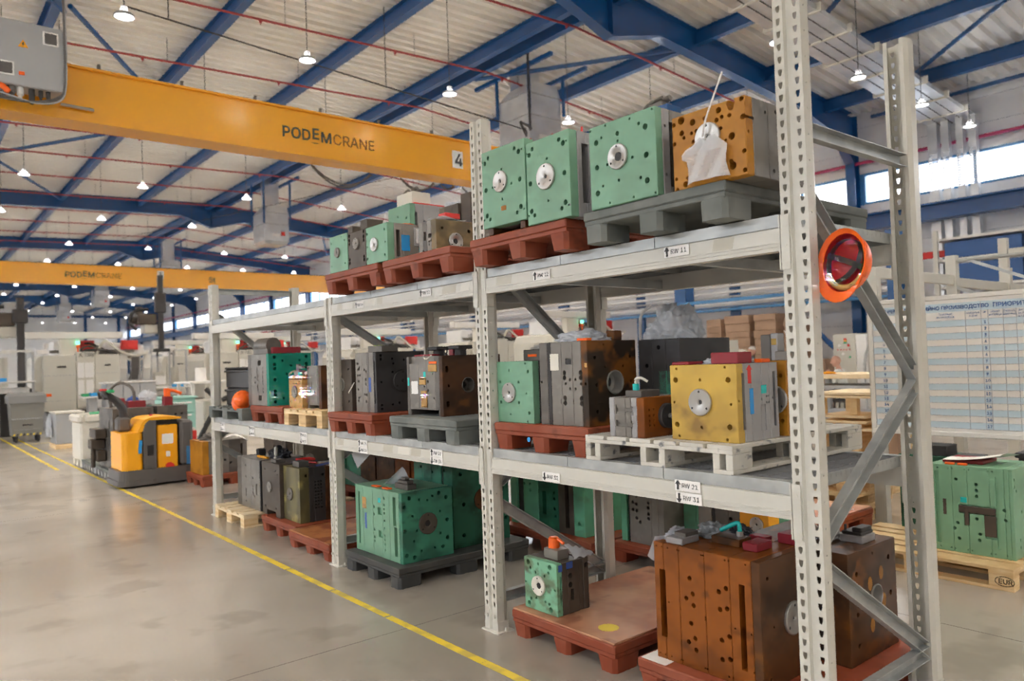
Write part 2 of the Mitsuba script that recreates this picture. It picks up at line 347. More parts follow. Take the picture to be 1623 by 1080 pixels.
# right wall: panels, posts, window strip
WZ0, WZ1 = 5.58, 6.45
struct('wall_right', cat(box(X_FAR, X_BACK, Y_WALL, Y_WALL + .2, 0, WZ0), box(X_FAR, X_BACK, Y_WALL, Y_WALL + .2, WZ1, 8.3)), 'wall')
joints = [box(X_FAR, X_BACK, Y_WALL - .004, Y_WALL, z, z + .012) for z in (1.1, 2.2, 3.3, 4.4, 7.1, 7.75)]
struct('trim_1', cat(joints), 'line_grey')
posts = [-8.6 - 6.1 * k for k in range(-2, 15)]
for k, px in enumerate(posts):
    isf = any(abs(px - F) < 1.2 for F in FRAMES)
    if not isf:
        solid('wall_post', cat(box(px - .09, px + .09, 18.28, 18.295, 0, 8.0), box(px - .09, px + .09, 18.465, 18.48, 0, 8.1), box(px - .006, px + .006, 18.28, 18.48, 0, 8.05)), 'blue',
              f'blue wall post between window bays, {ORD[k]} along the long wall from the near end', 'post', 'blue wall posts')
    x1, x0 = px - .12, px - 6.1 + .12
    w = struct(f'window_{k + 1}')
    fr = [box(x0 - .12, x1 + .12, Y_WALL - .02, Y_WALL + .12, z, z + .06) for z in (WZ0, WZ1 - .06)] + [box(a - .12, a + .12, Y_WALL + .01, Y_WALL + .2, WZ0, WZ1) for a in (x0, x1)]
    n = 4
    for j in range(n + 1):
        xx = x0 + .12 + (x1 - x0 - .24) * j / n
        fr.append(box(xx - .035, xx + .035, Y_WALL - .01, Y_WALL + .1, WZ0, WZ1))
    part(w, 'frame', cat(fr), 'blue_pale')
    for j in range(n):
        a = x0 + .12 + (x1 - x0 - .24) * j / n + .036; b = x0 + .12 + (x1 - x0 - .24) * (j + 1) / n - .036
        key = part(w, 'pane', box(a, b, Y_WALL + .05, Y_WALL + .0502, WZ0 + .061, WZ1 - .061), 'pane')
        v = np.array([[a, Y_WALL + .05, WZ0 + .061], [b, Y_WALL + .05, WZ0 + .061], [b, Y_WALL + .05, WZ1 - .061], [a, Y_WALL + .05, WZ1 - .061]])
        add(key, (v, np.array([[0, 1, 2], [0, 2, 3]])), 'pane')
# far gable wall, the left wall and the wall behind the camera
struct('wall_far', box(X_FAR - .2, X_FAR, Y_LEFT, Y_WALL + .2, 0, 9.3), 'wall_far')
struct('wall_left', cat(box(X_FAR, X_BACK, Y_LEFT - .2, Y_LEFT, 0, 5.0), box(X_FAR, X_BACK, Y_LEFT - .2, Y_LEFT, 6.6, 9.0)), 'wall_far')
struct('wall_back', cat(box(X_BACK, X_BACK + .2, Y_LEFT, Y_WALL + .2, 0, 9.2)), 'wall_far')
for y, w_ in ((2.2, 'leftmost'), (8.1, 'second from left'), (14.2, 'third from left'), (17.6, 'rightmost')):
    solid('gable_post', box(X_FAR + .001, X_FAR + .20, y - .14, y + .14, 0, ztop(y) - .02), 'blue', w_ + ' blue post on the white gable wall far away', 'post', 'blue gable posts')
solid('gable_rail', box(X_FAR + .202, X_FAR + .3, -8, 18.4, 7.9, 8.15), 'blue', 'blue beam across the top of the far white gable wall', 'beam')
# crane runway along the right wall
solid('crane_runway', box(X_FAR + .3, X_BACK - .1, -8.95, -8.55, 4.74, 5.16), 'blue', 'blue crane runway beam on the left side of the hall', 'crane rail')
for k in range(9): solid('runway_column', box(6 - 12 * k - .15, 6 - 12 * k + .15, -8.9, -8.6, 0, 4.738), 'blue', f'blue column under the left crane runway, {ORD[k]} from the near end', 'column')
solid('crane_runway', cat(box(X_FAR + .3, X_BACK - .1, 17.55, 17.95, 5.12, 5.16), box(X_FAR + .3, X_BACK - .1, 17.55, 17.95, 4.74, 4.78), box(X_FAR + .3, X_BACK - .1, 17.73, 17.77, 4.78, 5.12)), 'blue',
      'long blue crane runway beam along the wall below the windows', 'crane rail')
# ceiling sprinkler pipes
for k in range(14):
    x = -6.5 - 3.03 * k
    if k in (5,): x -= .2
    ms = []
    for a, b in ((-9.0, YR), (YR, 18.0)):
        ms.append(cyl((x, a, ztop(a) - .52), (x, b, ztop(b) - .52), .024, 8))
    t = thing('sprinkler_pipe', f'thin dark red sprinkler pipe under the roof, {ORD[k]} of them counted from the camera', 'pipe', 'sprinkler pipes under the roof')
    part(t, 'pipe_run', cat(ms), 'pipe_red')
    for j in range(9):
        y = -7.5 + 3.0 * j + (k % 3) * .7
        if y > 17.5: continue
        part(t, 'sprinkler_head', cat(cyl((x, y, ztop(y) - .58), (x, y, ztop(y) - .52), .03, 8), cyl((x, y, ztop(y) - .62), (x, y, ztop(y) - .58), .012, 6)), 'pipe_red')
        part(t, 'hanger', cyl((x, y + .5, ztop(y + .5) - .5), (x, y + .5, ztop(y + .5)), .006, 5), 'steel_dark')
solid('wall_pipe', cat(cyl((X_FAR + .5, 18.28, 6.72), (2, 18.28, 6.72), .045, 10)), 'pipe_magenta', 'dark red fire pipe running along the wall above the windows', 'pipe')
solid('drop_pipe', cyl((-6.95, 18.15, 6.72), (-6.95, 18.15, 7.9), .03, 8), 'pipe_magenta', 'short dark red pipe dropping from the roof to the wall pipe', 'pipe')
# pipes and rails along the wall below the runway
for z, y, r, m, lab in ((3.80, 17.22, .045, 'cream_light', 'topmost of the pale pipes along the long wall'), (3.61, 17.22, .045, 'cream_light', 'second of the pale pipes along the long wall'), (3.42, 17.22, .045, 'machine_white', 'third of the pale pipes along the long wall'),
                  (3.27, 17.22, .03, 'machine_grey', 'thin grey pipe just above the thick silver pipe'), (3.06, 17.25, .12, 'duct', 'thick silver pipe lowest along the long wall')):
    solid('service_pipe', cyl((-60, y, z), (-7.2, y, z), r, 10), m, lab, 'pipe')
solid('cable_tray', box(-60, -7.2, 17.12, 17.39, 2.85, 2.92), 'blue_pale', 'light blue cable tray under the silver pipe along the wall', 'cable tray')
t = thing('pipe_bar', 'dark red bar with white boxes above the pale pipes along the wall', 'bar')
part(t, 'bar', box(-60, -7.2, 17.14, 17.26, 3.99, 4.07), 'pipe_red')
for k in range(24): part(t, 'white_box', box(-8.2 - 1.9 * k - .5 - .3 * (k % 3), -8.2 - 1.9 * k, 17.05, 17.135, 4.02, 4.13), 'white')
for k in range(40): part(t, 'stud', box(-7.5 - 1.2 * k - .03, -7.5 - 1.2 * k, 17.15, 17.20, 3.846, 3.989), 'cream_light')
for k, x in enumerate((-12.0, -15.8, -19.6, -25.2, -30.8, -36.4, -42.0)):
    solid('pipe_post', cat(box(x - .16, x + .16, 17.40, 17.52, 0, 4.4), box(x - .06, x + .06, 17.271, 17.399, 3.88, 3.95)), 'blue', f'blue post carrying the wall pipes, {ORD[k]} from the near end', 'post', 'blue pipe posts')
solid('pipe_outlet', cat(tube(spline([(-15.3, 16.8, 0), (-15.3, 16.8, 1.3), (-15.3, 16.8, 2.6), (-15.2, 16.85, 3.0), (-14.9, 16.95, 3.2)], 18), .05, 8)), 'machine_grey', 'bent grey pipe dropping from the wall pipes', 'pipe')
# flat silver duct under the roof and down the wall
dz = lambda y: 7.22 + .087 * (18.3 - y)
t = thing('roof_duct', 'flat silver duct slung under the roof near the right edge, ending at the wall', 'duct')
sheets = []
for k in range(4):
    xa, xb = -6.45 + k * .26, -6.45 + k * .26 + .25
    part(t, 'duct_strip', hull([(x, y, dz(y) + d) for x in (xa, xb) for y in (2.0, 18.3) for d in (0, .10)]), 'duct')
for k in range(12):
    y = 17.6 - 1.15 * k
    part(t, 'duct_bracket', box(-6.55, -5.33, y - .025, y + .025, dz(y) - .03, dz(y) + .14), 'cream')
for x in (-6.19, -5.93, -5.67):
    part(t, 'duct_seam', hull([(x + a, y, dz(y) - .012 + d) for a in (-.012, .004) for y in (2.0, 18.3) for d in (0, .1)]), 'steel_dark')
t = thing('wall_duct', 'silver slatted riser coming down the wall between the windows', 'duct')
for k, (a, b) in enumerate(((-6.45, -6.22), (-6.12, -5.95), (-5.78, -5.62), (-5.5, -5.33))):
    part(t, 'riser_strip', cat(box(a, a + .02, 18.0, 18.2, 2.0, 7.25), box(b - .02, b, 18.0, 18.2, 2.0, 7.25), box(a, b, 18.0, 18.02, 2.0, 5.5), box(a, b, 18.0, 18.02, 6.45, 7.25),
                            *[box(a, b, 18.0, 18.015, 5.5 + j * .06, 5.53 + j * .06) for j in range(16)]), 'duct')
# ---------------------------------------------------------------- lamps
def lamp(x, y, z=6.8):
    r_ = LX.index(x) - 2; c_ = ([-5.8, -2.85] + LY)[::-1].index(y)
    t = thing('ceiling_lamp', f'round high bay lamp, {ORD[c_]} from right wall, ' + (f'{ORD[r_]} row down the hall' if r_ >= 0 else ('in the row beside' if r_ == -1 else 'in the row behind') + ' the camera'), 'lamp', 'round high bay lamps')
    part(t, 'housing', lathe([(0, .16), (.05, .16), (.06, .07), (.135, .04), (.15, .0), (.135, .0), (.13, .012), (0, .012)], (x, y, z), n=20), 'machine_grey', smooth=35)
    v = [[x, y, z + .006]] + [[x + .128 * math.cos(a), y + .128 * math.sin(a), z + .006] for a in np.arange(16) * math.pi / 8]
    f = [[0, 1 + (i + 1) % 16, 1 + i] for i in range(16)]
    part(t, 'lens', (np.array(v), np.array(f)), 'white', emitter={'type': 'area', 'radiance': rgb(*LAMP)})
    a = np.arange(16) * math.pi / 8
    v = np.vstack([np.c_[x + r * np.cos(a), y + r * np.sin(a), np.full(16, zz)] for r, zz in ((.065, z + .072), (.13, z + .046))])
    f = [q for i in range(16) for q in ([i, 16 + i, 16 + (i + 1) % 16], [i, 16 + (i + 1) % 16, (i + 1) % 16])]
    part(t, 'upper_lens', (v, np.array(f)), 'white', emitter={'type': 'area', 'radiance': rgb(*LAMP_UP)})
    part(t, 'rod', cyl((x, y, z + .161), (x, y, ztop(y)), .008, 5), 'steel_dark')
LX = [4.9, -.1, -5.25, -10.4, -15.8, -21.4, -26.9, -33.0, -38.6, -44.5, -50.0, -56.2, -62.5, -70.5, -78, -87]
LY = [0.0, 2.85, 5.8, 9.0, 11.85, 14.7, 17.4]
for x in (-5.25, -10.4, -15.8, -21.4, -26.9, -33.0, -38.6): 
    for y in LY: 
        if not (x == -5.25 and y < 2): lamp(x, y)
for x in (-44.5, -50.0, -56.2, -62.5, -70.5, -78, -87):
    for y in LY[1:6]: lamp(x, y)
for x in (-10.4, -5.25, -.1, 4.9):
    for y in (-2.85, -5.8): lamp(x, y)
for x in (-.1, 4.9): 
    for y in (0., 2.85, 5.8): lamp(x, y)
# ---------------------------------------------------------------- the pallet rack
def upright(H, holes=True):
    t = .0035; w = .115; d = .08
    out = [(0, 0), (.042, 0), (.048, .014), (.067, .014), (.073, 0), (w, 0), (w, .052), (w - .012, d), (w - .030, d), (w - .030, d - t), (w - .014, d - t), (w - t, .052), (w - t, t),
           (.0755, t), (.0695, .014 + t), (.0455, .014 + t), (.0395, t), (t, t), (t, .052), (.014, d - t), (.030, d - t), (.030, d), (.012, d), (0, .052)]
    m = prism(out, 'z', 0.008, H)
    if holes:
        cs = []
        for cx in (.0225, .0925):
            z = .16
            while z < H - .02:
                cs.append(prism([(cx - .0085, z + .012), (cx - .0085, z), (cx - .004, z - .014), (cx + .004, z - .014), (cx + .0085, z), (cx + .0085, z + .012)], 'y', -.01, .010)); z += .05
        for cy in (.026,):
            z = .2
            while z < H - .05:
                cs.append(cyl((w - .01, cy, z), (w + .01, cy, z), .0045, 6)); z += .1
        m = cut(m, cs)
    return m
up21 = mikit.ply(upright(2.12), 'mat_rack', False)
up30, up25 = mikit.ply(upright(3.0), 'mat_rack', False), mikit.ply(upright(2.5), 'mat_rack', False)
XP = [-.0, -2.012, -4.024, -6.905]; WP = .115; D = 1.0
rack = thing('pallet_rack', 'cream steel pallet rack with two loaded shelves along the aisle', 'pallet rack')
labels[rack]['label'] = 'long cream steel pallet rack with perforated posts, loaded with moulds, along the yellow floor line'
def foot(x, y, s):
    return cat(box(x - .012, x + WP + .03, y - .02 if s > 0 else y - .10, y + .10 if s > 0 else y + .02, 0, .008), box(x - .004, x - .001, y, y + s * .08, .008, .06), box(x + WP + .001, x + WP + .004, y, y + s * .08, .008, .06),
               *[cyl((x + cx, y - s * .002, .09), (x + cx, y - s * .012, .09), .011, 8) for cx in (.0225, .0925)], cyl((x + WP + .018, y + s * .05, .008), (x + WP + .018, y + s * .05, .026), .01, 6))
for i, x in enumerate(XP):
    ply_ = up25 if i == 3 else up30; H = 2.5 if i == 3 else 3.0
    for s in (1, -1):
        k = fresh(rack + '__upright')
        scene[k] = {**(up21 if i == 2 else ply_), 'to_world': T().translate([x, 0, 0]) if s > 0 else T().translate([x + WP, D, 0]).rotate([0, 0, 1], 180)}
        part(k, 'foot_plate', foot(x, 0 if s > 0 else D, s), 'rack')
    xm = x + .062
    zs = [(2.43, 2.43, .0), (2.16, 1.45, 0), (1.40, .86, 1), (.73, .20, 0)]
    ya, yb = .075, D - .075
    part(rack, 'frame_strut', channel((xm, ya, H - .57 if i < 2 else 2.43 if i == 3 else 2.0), (xm, yb, H - .57 if i < 2 else 2.43 if i == 3 else 2.0), .06, .035, .004, up=(1, 0, 0)), 'galv')
    part(rack, 'frame_strut', channel((xm, ya, .19), (xm, yb, .19), .06, .035, .004, up=(1, 0, 0)), 'galv')
    for za, zb, fl in ([(1.96, 1.45, 0)] if i == 2 else [zs[1]]) + zs[2:]:
        a, b = ((xm, ya, za), (xm, yb, zb)) if not fl else ((xm, yb, za), (xm, ya, zb))
        part(rack, 'frame_diagonal', channel(a, b, .062, .036, .004, up=(1, 0, 0)), 'galv')
def beam_profile(y, s):
    return [(y, 0), (y, .088), (y + s * .014, .094), (y + s * .05, .094), (y + s * .05, 0)]
BEAM = []
for k in range(3):
    xa, xb = XP[k + 1] + WP + .003, XP[k] - .003
    for lev, zb in ((1, .922), (2, 1.967)):
        zt = zb + .094
        for s, y in ((1, -.006), (-1, D + .006)):
            pr = beam_profile(y, s)
            m = prism([(a, z + zb) for a, z in pr], 'x', xa, xb)
            rib = cat(box(xa, xb, y - s * .004, y, zb + .016, zb + .020), box(xa, xb, y - s * .004, y, zb + .030, zb + .033))
            b = part(rack, 'beam', cat(m, rib), 'rack')
            for xe, e in ((xa, 1), (xb, -1)):
                px = xe - e * .003
                part(b, 'end_plate', cat(box(px - (.036 if e > 0 else 0), px + (.0 if e > 0 else .036), y - s * .001, y + s * .004, zb - .075, zt + .045),
                                         box(xe, xe + e * .006, y - s * .001, y + s * .052, zb - .075, zt + .045),
                                         *[cyl((px - e * .02, y - s * .001, z), (px - e * .02, y - s * .003, z), .006, 6) for z in (zb - .05, zb + .02, zt)]), 'rack')
            if s > 0: BEAM.append((k, lev, b))
        # decks: galvanised panels
        n = 3 if k < 2 else 4
        for j in range(n):
            a = xa + .004 + (xb - xa - .008) * j / n + .002; c = xa + .004 + (xb - xa - .008) * (j + 1) / n - .002
            d = part(rack, 'deck_panel', cat(box(a, c, .002, .006, zt, zt + .05), box(a, c, D - .006, D - .002, zt, zt + .05), box(a, c, .006, .05, zt + .047, zt + .05), box(a, c, D - .05, D - .006, zt + .047, zt + .05),
                                             box(a, a + .003, .006, D - .006, zt + .0, zt + .05), box(c - .003, c, .006, D - .006, zt, zt + .05)), 'galv')
            bars = [box(a, c, y - .003, y + .003, zt + .026, zt + .046) for y in np.arange(.06, D - .04, .042)]
            part(d, 'grating', cat(bars, [box(x - .002, x + .002, .006, D - .006, zt + .03, zt + .045) for x in np.arange(a + .05, c, .1)]), 'steelwire', kind='stuff')
        for xx in (xa + .5, xb - .5):
            part(rack, 'deck_tie', box(xx - .02, xx + .02, .046, D - .046, zb + .01, zb + .06), 'galv')
# shelf labels on the beams
def arrow(x, z, h, up=True):
    s = 1 if up else -1
    return cat(box(x - .005, x + .005, -.0125, -.0112, z - h / 2, z + h / 2), prism([(x - .015, z + s * h * .12), (x + .015, z + s * h * .12), (x, z + s * h * .55)][::s], 'y', -.0125, -.0112))
def shelf_label(k, lev, x0, z, words, up, h=.026, w=.12):
    b = [q for q in BEAM if q[0] == k and q[1] == lev][0][2]
    p = part(b, 'label_plate', box(x0 - .016, x0 + w, -.0112, -.0102, z - .024, z + .024), 'paper', label='white shelf label reading ' + words)
    part(p, 'lettering', cat(text(words, h * .78, (x0 + .02, -.0112, z - h * .39), (1, 0, 0), (0, 0, 1), .0008), arrow(x0, z, .04, up)), 'ink')
shelf_label(0, 1, -.545, 1.000, 'RW 21', True); shelf_label(0, 1, -.540, .946, 'RW 31', False)
shelf_label(0, 1, -1.42, .993, 'RW 22', True, w=.02) if False else None
shelf_label(0, 1, -1.43, .952, 'RW 32', False)
shelf_label(0, 2, -.555, 2.032, 'RW 11', True); shelf_label(0, 2, -1.45, 2.022, 'RW 12', True)
shelf_label(1, 1, -2.515, .997, 'RW 23', True); shelf_label(1, 1, -2.515, .947, 'RW 33', False)
shelf_label(1, 1, -3.49, .997, 'RW 24', True); shelf_label(1, 1, -3.49, .947, 'RW 34', False)
shelf_label(1, 2, -2.585, 2.03, 'RW 13', True); shelf_label(1, 2, -3.48, 2.02, 'RW 14', True)
shelf_label(2, 1, -4.53, .997, 'RW 25', True); shelf_label(2, 1, -4.53, .947, 'RW 35', False)
shelf_label(2, 1, -5.72, .997, 'RW 26', True); shelf_label(2, 1, -5.72, .947, 'RW 36', False)
shelf_label(2, 1, -6.55, .997, 'RW 27', True); shelf_label(2, 1, -6.55, .947, 'RW 37', False)
# yellow floor tape
ts = []
random.seed(3)
x = 1.6
while x > -22:
    L = random.uniform(.25, 1.3); ts.append((x, x - L)); x -= L + random.choice((.003, .004, .02))
t = thing('floor_tape', 'worn yellow tape line along the aisle floor in front of the rack', 'floor tape')
for a, b in ts[:60]:
    part(t, 'tape_piece', hull([(px, py + random.uniform(-.004, .004), pz) for px in (a, b) for py in (-.335, -.285) for pz in (0, .0012)]), 'tape')

for k, lev, spans in ((1, 2, ((-3.80, -3.72, 'rack_dull'), (-3.71, -3.55, 'rack_pale'), (-3.54, -3.42, 'rack_dull'), (-3.41, -3.2, 'rack_pale'), (-3.18, -3.10, 'rack_dull'), (-2.35, -2.2, 'rack_dull'), (-2.15, -2.06, 'rack_pale'))), (1, 1, ((-3.86, -3.76, 'rack_dull'), (-3.15, -3.02, 'rack_dull'), (-2.95, -2.8, 'rack_pale'), (-2.78, -2.66, 'rack_dull'))), (0, 2, ((-1.8, -1.66, 'rack_dull'), (-.32, -.22, 'rack_dull')))):
    b = [q for q in BEAM if q[0] == k and q[1] == lev][0][2]; z0 = .922 if lev == 1 else 1.967
    for xa, xb, m in spans: part(b, 'tape_patch', hull([(x + .012 * (z > z0 + .06), y, z) for x in (xa, xb) for y in (-.0066, -.0062) for z in (z0 + .036, z0 + .086)]), m)
# ---------------------------------------------------------------- pallets
def rot_tile(x, y, a): return T().translate([x, y, 0]).rotate([0, 0, 1], a)
def plastic_pallet(label, x0, y0, z0, m, w=.8, L=1.2, top=None, group=None, h=.15, discs=False, patch=None, feet='taper'):
    """moulded pallet: nine feet, a deck with rims; the short side faces the aisle"""
    t = thing('pallet', label, 'pallet', group)
    td = .012 if top else 0
    zt = z0 + h - td
    dk = .045
    body = [box(x0, x0 + w, y0, y0 + L, zt - dk, zt, .006), box(x0 + .004, x0 + w - .004, y0 + .004, y0 + L - .004, zt - dk - .022, zt - dk + .001, .004)]
    part(t, 'deck', cat(body), m)
    if not top:
        part(t, 'rim', cat(box(x0, x0 + w, y0, y0 + .02, zt, zt + .006, .002), box(x0, x0 + w, y0 + L - .02, y0 + L, zt, zt + .006, .002), box(x0, x0 + .02, y0 + .02, y0 + L - .02, zt, zt + .006, .002), box(x0 + w - .02, x0 + w, y0 + .02, y0 + L - .02, zt, zt + .006, .002)), m) if False else None
    fw, fl = .135, .20
    for i in range(3):
        for j in range(3):
            cx = (x0 + fw / 2, x0 + w / 2, x0 + w - fw / 2)[i]; cy = (y0 + fl / 2, y0 + L / 2, y0 + L - fl / 2)[j]
            q = .012 if feet == 'taper' else .003
            a, b = fw / 2, fl / 2; c = .02
            def ring(a, b, z): return [(cx + sx * (a - (c if k else 0)), cy + sy * (b - (0 if k else c)), z) for sx in (-1, 1) for sy in (-1, 1) for k in (0, 1)]
            part(t, 'foot', hull(ring(a - .001, b - .001, zt - dk - .02) + ring(a - q, b - q, z0)), m)
    if top:
        part(t, 'top_board', box(x0 + .006, x0 + w - .006, y0 + .006, y0 + L - .006, zt, zt + td, .003), top, label='worn board top')
        if discs:
            for dx, dy in ((w - .18, .15), (w - .2, L - .16)):
                part(t, 'yellow_dot', cyl((x0 + dx, y0 + dy, zt + td), (x0 + dx, y0 + dy, zt + td + .0008), .055, 28), 'tape', label='round yellow dot')
    return t
def wooden_pallet(label, x0, y0, z0, m='wood', w=.8, L=1.2, h=.144, along='y', block='wood_block', group=None, eur=False, n=5, split=False):
    """boards across, stringers, nine blocks, three skids along the length"""
    t = thing('pallet', label, 'pallet', group)
    k = h / .144
    W_, L_ = (w, L) if along == 'y' else (L, w)
    def bx(a0, a1, b0, b1, c0, c1, c=.002):   # a across (short side w), b along (long side L)
        return box(x0 + a0, x0 + a1, y0 + b0, y0 + b1, z0 + c0 * k, z0 + c1 * k, c) if along == 'y' else box(x0 + b0, x0 + b1, y0 + a0, y0 + a1, z0 + c0 * k, z0 + c1 * k, c)
    wid = [.145, .10, .145, .10, .145] if n == 5 else [(w - .02 * (n - 1)) / n] * n
    gap = (w - sum(wid)) / (n - 1); a = 0
    for q in wid:
        part(t, 'top_board', bx(a, a + q, 0, L, .122, .144), m); a += q + gap
    for b in (0, L / 2 - .0725, L - .145):
        part(t, 'stringer', bx(0, w, b, b + .145, .100, .122), m)
    for a in (0, w / 2 - .0725, w - .1):
        ww = .145 if 0 < a < w - .1 else .1
        for b in (0, L / 2 - .0725, L - .145):
            if split:
                for q in (a, a + ww - .035): part(t, 'block', bx(q, q + .035, b, b + .145, .022, .100), block)
            else: part(t, 'block', bx(a, a + ww, b, b + .145, .022, .100), block)
        part(t, 'skid', bx(a, a + ww, 0, L, 0, .022), m)
    return t

# ---------------------------------------------------------------- injection moulds
def mould(label, X, Y, Z, axis, plates, feats=(), c=.003, name='injection_mould', group=None):
    """a stack of plates along the axis; holes, slots and recesses are cut into them; rings, plates and labels are parts"""
    x0, x1 = X; y0, y1 = Y; z0, z1 = Z
    t = thing(name, label, 'mould', group)
    tot = sum(p[0] for p in plates); at = 0; P = []
    for p in plates:
        th, m = p[0], p[1]; ins = p[2] if len(p) > 2 else 0; inz = p[3] if len(p) > 3 else (0 if ins == 0 else ins)
        if axis == 'y':
            a = y0 + (y1 - y0) * at / tot; b = y0 + (y1 - y0) * (at + th) / tot
            P.append([box(x0 + ins, x1 - ins, a + .0006, b - .0006, z0, z1 - inz, c), m])
        else:
            a = x0 + (x1 - x0) * at / tot; b = x0 + (x1 - x0) * (at + th) / tot
            P.append([box(a + .0006, b - .0006, y0 + ins, y1 - ins, z0, z1 - inz, c), m])
        at += th
    def on(face, u, v):
        if face == 'F': return np.array((x0 + u * (x1 - x0), y0, z0 + v * (z1 - z0))), np.array((0, -1., 0))
        if face == 'R': return np.array((x1, y0 + u * (y1 - y0), z0 + v * (z1 - z0))), np.array((1., 0, 0))
        return np.array((x0 + u * (x1 - x0), y0 + v * (y1 - y0), z1)), np.array((0, 0, 1.))
    cutters, adds = [], []
    for f in feats:
        k, face = f[0], f[1]
        if k == 'h':
            r = f[4]; d = f[5] if len(f) > 5 else max(.045, 5 * r)
            p, n = on(face, f[2], f[3]); cutters.append(cyl(p + n * .01, p - n * d, r, 14))
        elif k == 's':
            d = f[6] if len(f) > 6 else .03
            if d >= .03 and d < .1: d = min(.11, d * 2.6)
            p, n = on(face, f[2], f[3]); q, _ = on(face, f[4], f[5])
            lo, hi = np.minimum(p, q) , np.maximum(p, q); ax = np.argmax(np.abs(n))
            if n[ax] > 0: lo[ax] -= d; hi[ax] += .01
            else: lo[ax] -= .01; hi[ax] += d
            cutters.append(box(lo[0], hi[0], lo[1], hi[1], lo[2], hi[2]))
        else: adds.append(f)
    for f in adds:
        if f[0] == 'bore':
            p, n = on(f[1], f[2], f[3]); cutters.append(cyl(p + n * .01, p - n * .07, f[4], 32))
    for m, mm in P:
        b = m.bounds
        mine = [q for q in cutters if np.all(q.bounds[0] < b[1]) and np.all(q.bounds[1] > b[0])]
        part(t, 'plate', cut(m, mine) if mine else m, mm)
    for f in adds:
        p, n = on(f[1], f[2], f[3])
        if f[0] == 'ring':
            R = f[4]; mm = f[5] if len(f) > 5 else 'steel_bright'; ri = R * (f[6] if len(f) > 6 else .22)
            prof = [(R, .0003), (R, .009), (R * .95, .012), (R * .55 + ri * .4, .012), (ri, .008), (ri * .7, .004), (ri * .6, .0005)]
            g = lathe(prof, p, n, 36)
            rk = part(t, 'locating_ring', g, mm, smooth=35, label='round locating ring with a centre bore')
            up = np.array((0, 0, 1.)); s = np.cross(up, n)
            bs = []
            for a in (90, 215, 325):
                q = p + (s * math.cos(math.radians(a)) + up * math.sin(math.radians(a))) * R * .78
                part(rk, 'screw_hole', cyl(q + n * .0115, q + n * .0125, R * .085, 10), 'black')
            part(rk, 'nozzle_seat', cyl(p + n * .0005, p + n * .002, ri * .62, 20), 'black')
        elif f[0] == 'bore':
            R = f[4]; mm = f[5] if len(f) > 5 else 'steel_bright'
            prof = [(R * 1.0, .0), (R * 1.0, .005), (R * .90, .006), (R * .84, -.006), (R * .78, -.05), (R * .48, -.056), (R * .46, -.068)]
            part(t, 'bushing', lathe(prof, p, n, 36), mm, smooth=35, label='bright sunk bushing')
            part(t, 'bushing_core', cyl(p - n * .067, p - n * .060, R * .47, 16), 'black')
        elif f[0] == 'st':
            q, _ = on(f[1], f[4], f[5]); lo, hi = np.minimum(p, q), np.maximum(p, q); ax = np.argmax(np.abs(n))
            th = f[8] if len(f) > 8 else .0012
            if n[ax] > 0: lo[ax] += .0002; hi[ax] += th
            else: lo[ax] -= th; hi[ax] -= .0002
            if len(f) > 7 and f[7] == 'paint_spot':
                c_, h_ = (lo + hi) / 2, (hi - lo) / 2; e = [0, 1, 2]; e.remove(ax)
                pts = []
                for a_ in np.linspace(0, 2 * np.pi, 20, endpoint=False):
                    for s_ in (-1, 1):
                        q_ = c_.copy(); q_[e[0]] += h_[e[0]] * math.cos(a_); q_[e[1]] += h_[e[1]] * math.sin(a_); q_[ax] += s_ * h_[ax]; pts.append(q_)
                part(t, 'paint_spot', hull(pts), f[6], label='orange oval spot'); continue
            part(t, f[7] if len(f) > 7 else 'label_plate', box(lo[0], hi[0], lo[1], hi[1], lo[2], hi[2], min(.003, th * .3)), f[6], label=LAB.get((f[7] if len(f) > 7 else 'label_plate', f[6])))
    return t
LAB = {('label_plate', 'sticker_blue'): 'blue label strip', ('label_plate', 'sticker_teal'): 'small turquoise label', ('label_plate', 'sticker_navy'): 'dark blue label strip',
       ('label_plate', 'cream'): 'cream type plate', ('label_plate', 'paper'): 'white type plate'}
def H4(face, u, v, r, uu=None, vv=None):
    uu = 1 - u if uu is None else uu; vv = 1 - v if vv is None else vv
    return [('h', face, a, b, r) for a in (u, uu) for b in (v, vv)]
def grid(face, us, vs, r): return [('h', face, u, v, r) for u in us for v in vs]
def eyebolt(parent, x, y, z, m='steel_dark', r=.016):
    a = np.linspace(0, 2 * np.pi, 15)
    part(parent, 'eye_bolt', cat(cyl((x, y, z), (x, y, z + .012), .012, 10), tube([(x + r * math.cos(t), y, z + .012 + r + r * math.sin(t)) for t in a], .0045, 6)), m)
def block(parent, name, X, Y, Z, m, c=.003, label=None): return part(parent, name, box(X[0], X[1], Y[0], Y[1], Z[0], Z[1], c), m, label=label)
def crumple(cx, cy, z0, rx, ry, h, seed, sharp=1.0, n=3):
    """a crumpled plastic bag: a lumpy, creased closed sheet resting on z0"""
    m = trimesh.creation.icosphere(n + 1, 1.0); v = m.vertices.copy()
    a = meshkit.fbm(v * 1.7 + seed * 7.3, 4, seed); b = np.abs(meshkit.noise(v * 3.1 + seed * 3.1, seed + 5) - .5) * 2
    b2 = np.abs(meshkit.noise(v * 6.3 + seed * 1.7, seed + 9) - .5) * 2
    r = .62 + .80 * a - .40 * sharp * b - .20 * sharp * b2
    v = v * r[:, None]; v[:, 2] = np.maximum(v[:, 2], -.12) + .12
    v[:, 2] *= h / v[:, 2].max(); v[:, 0] *= rx / np.abs(v[:, 0]).max(); v[:, 1] *= ry / np.abs(v[:, 1]).max()
    return trimesh.Trimesh(v + [cx, cy, z0], m.faces, process=False)
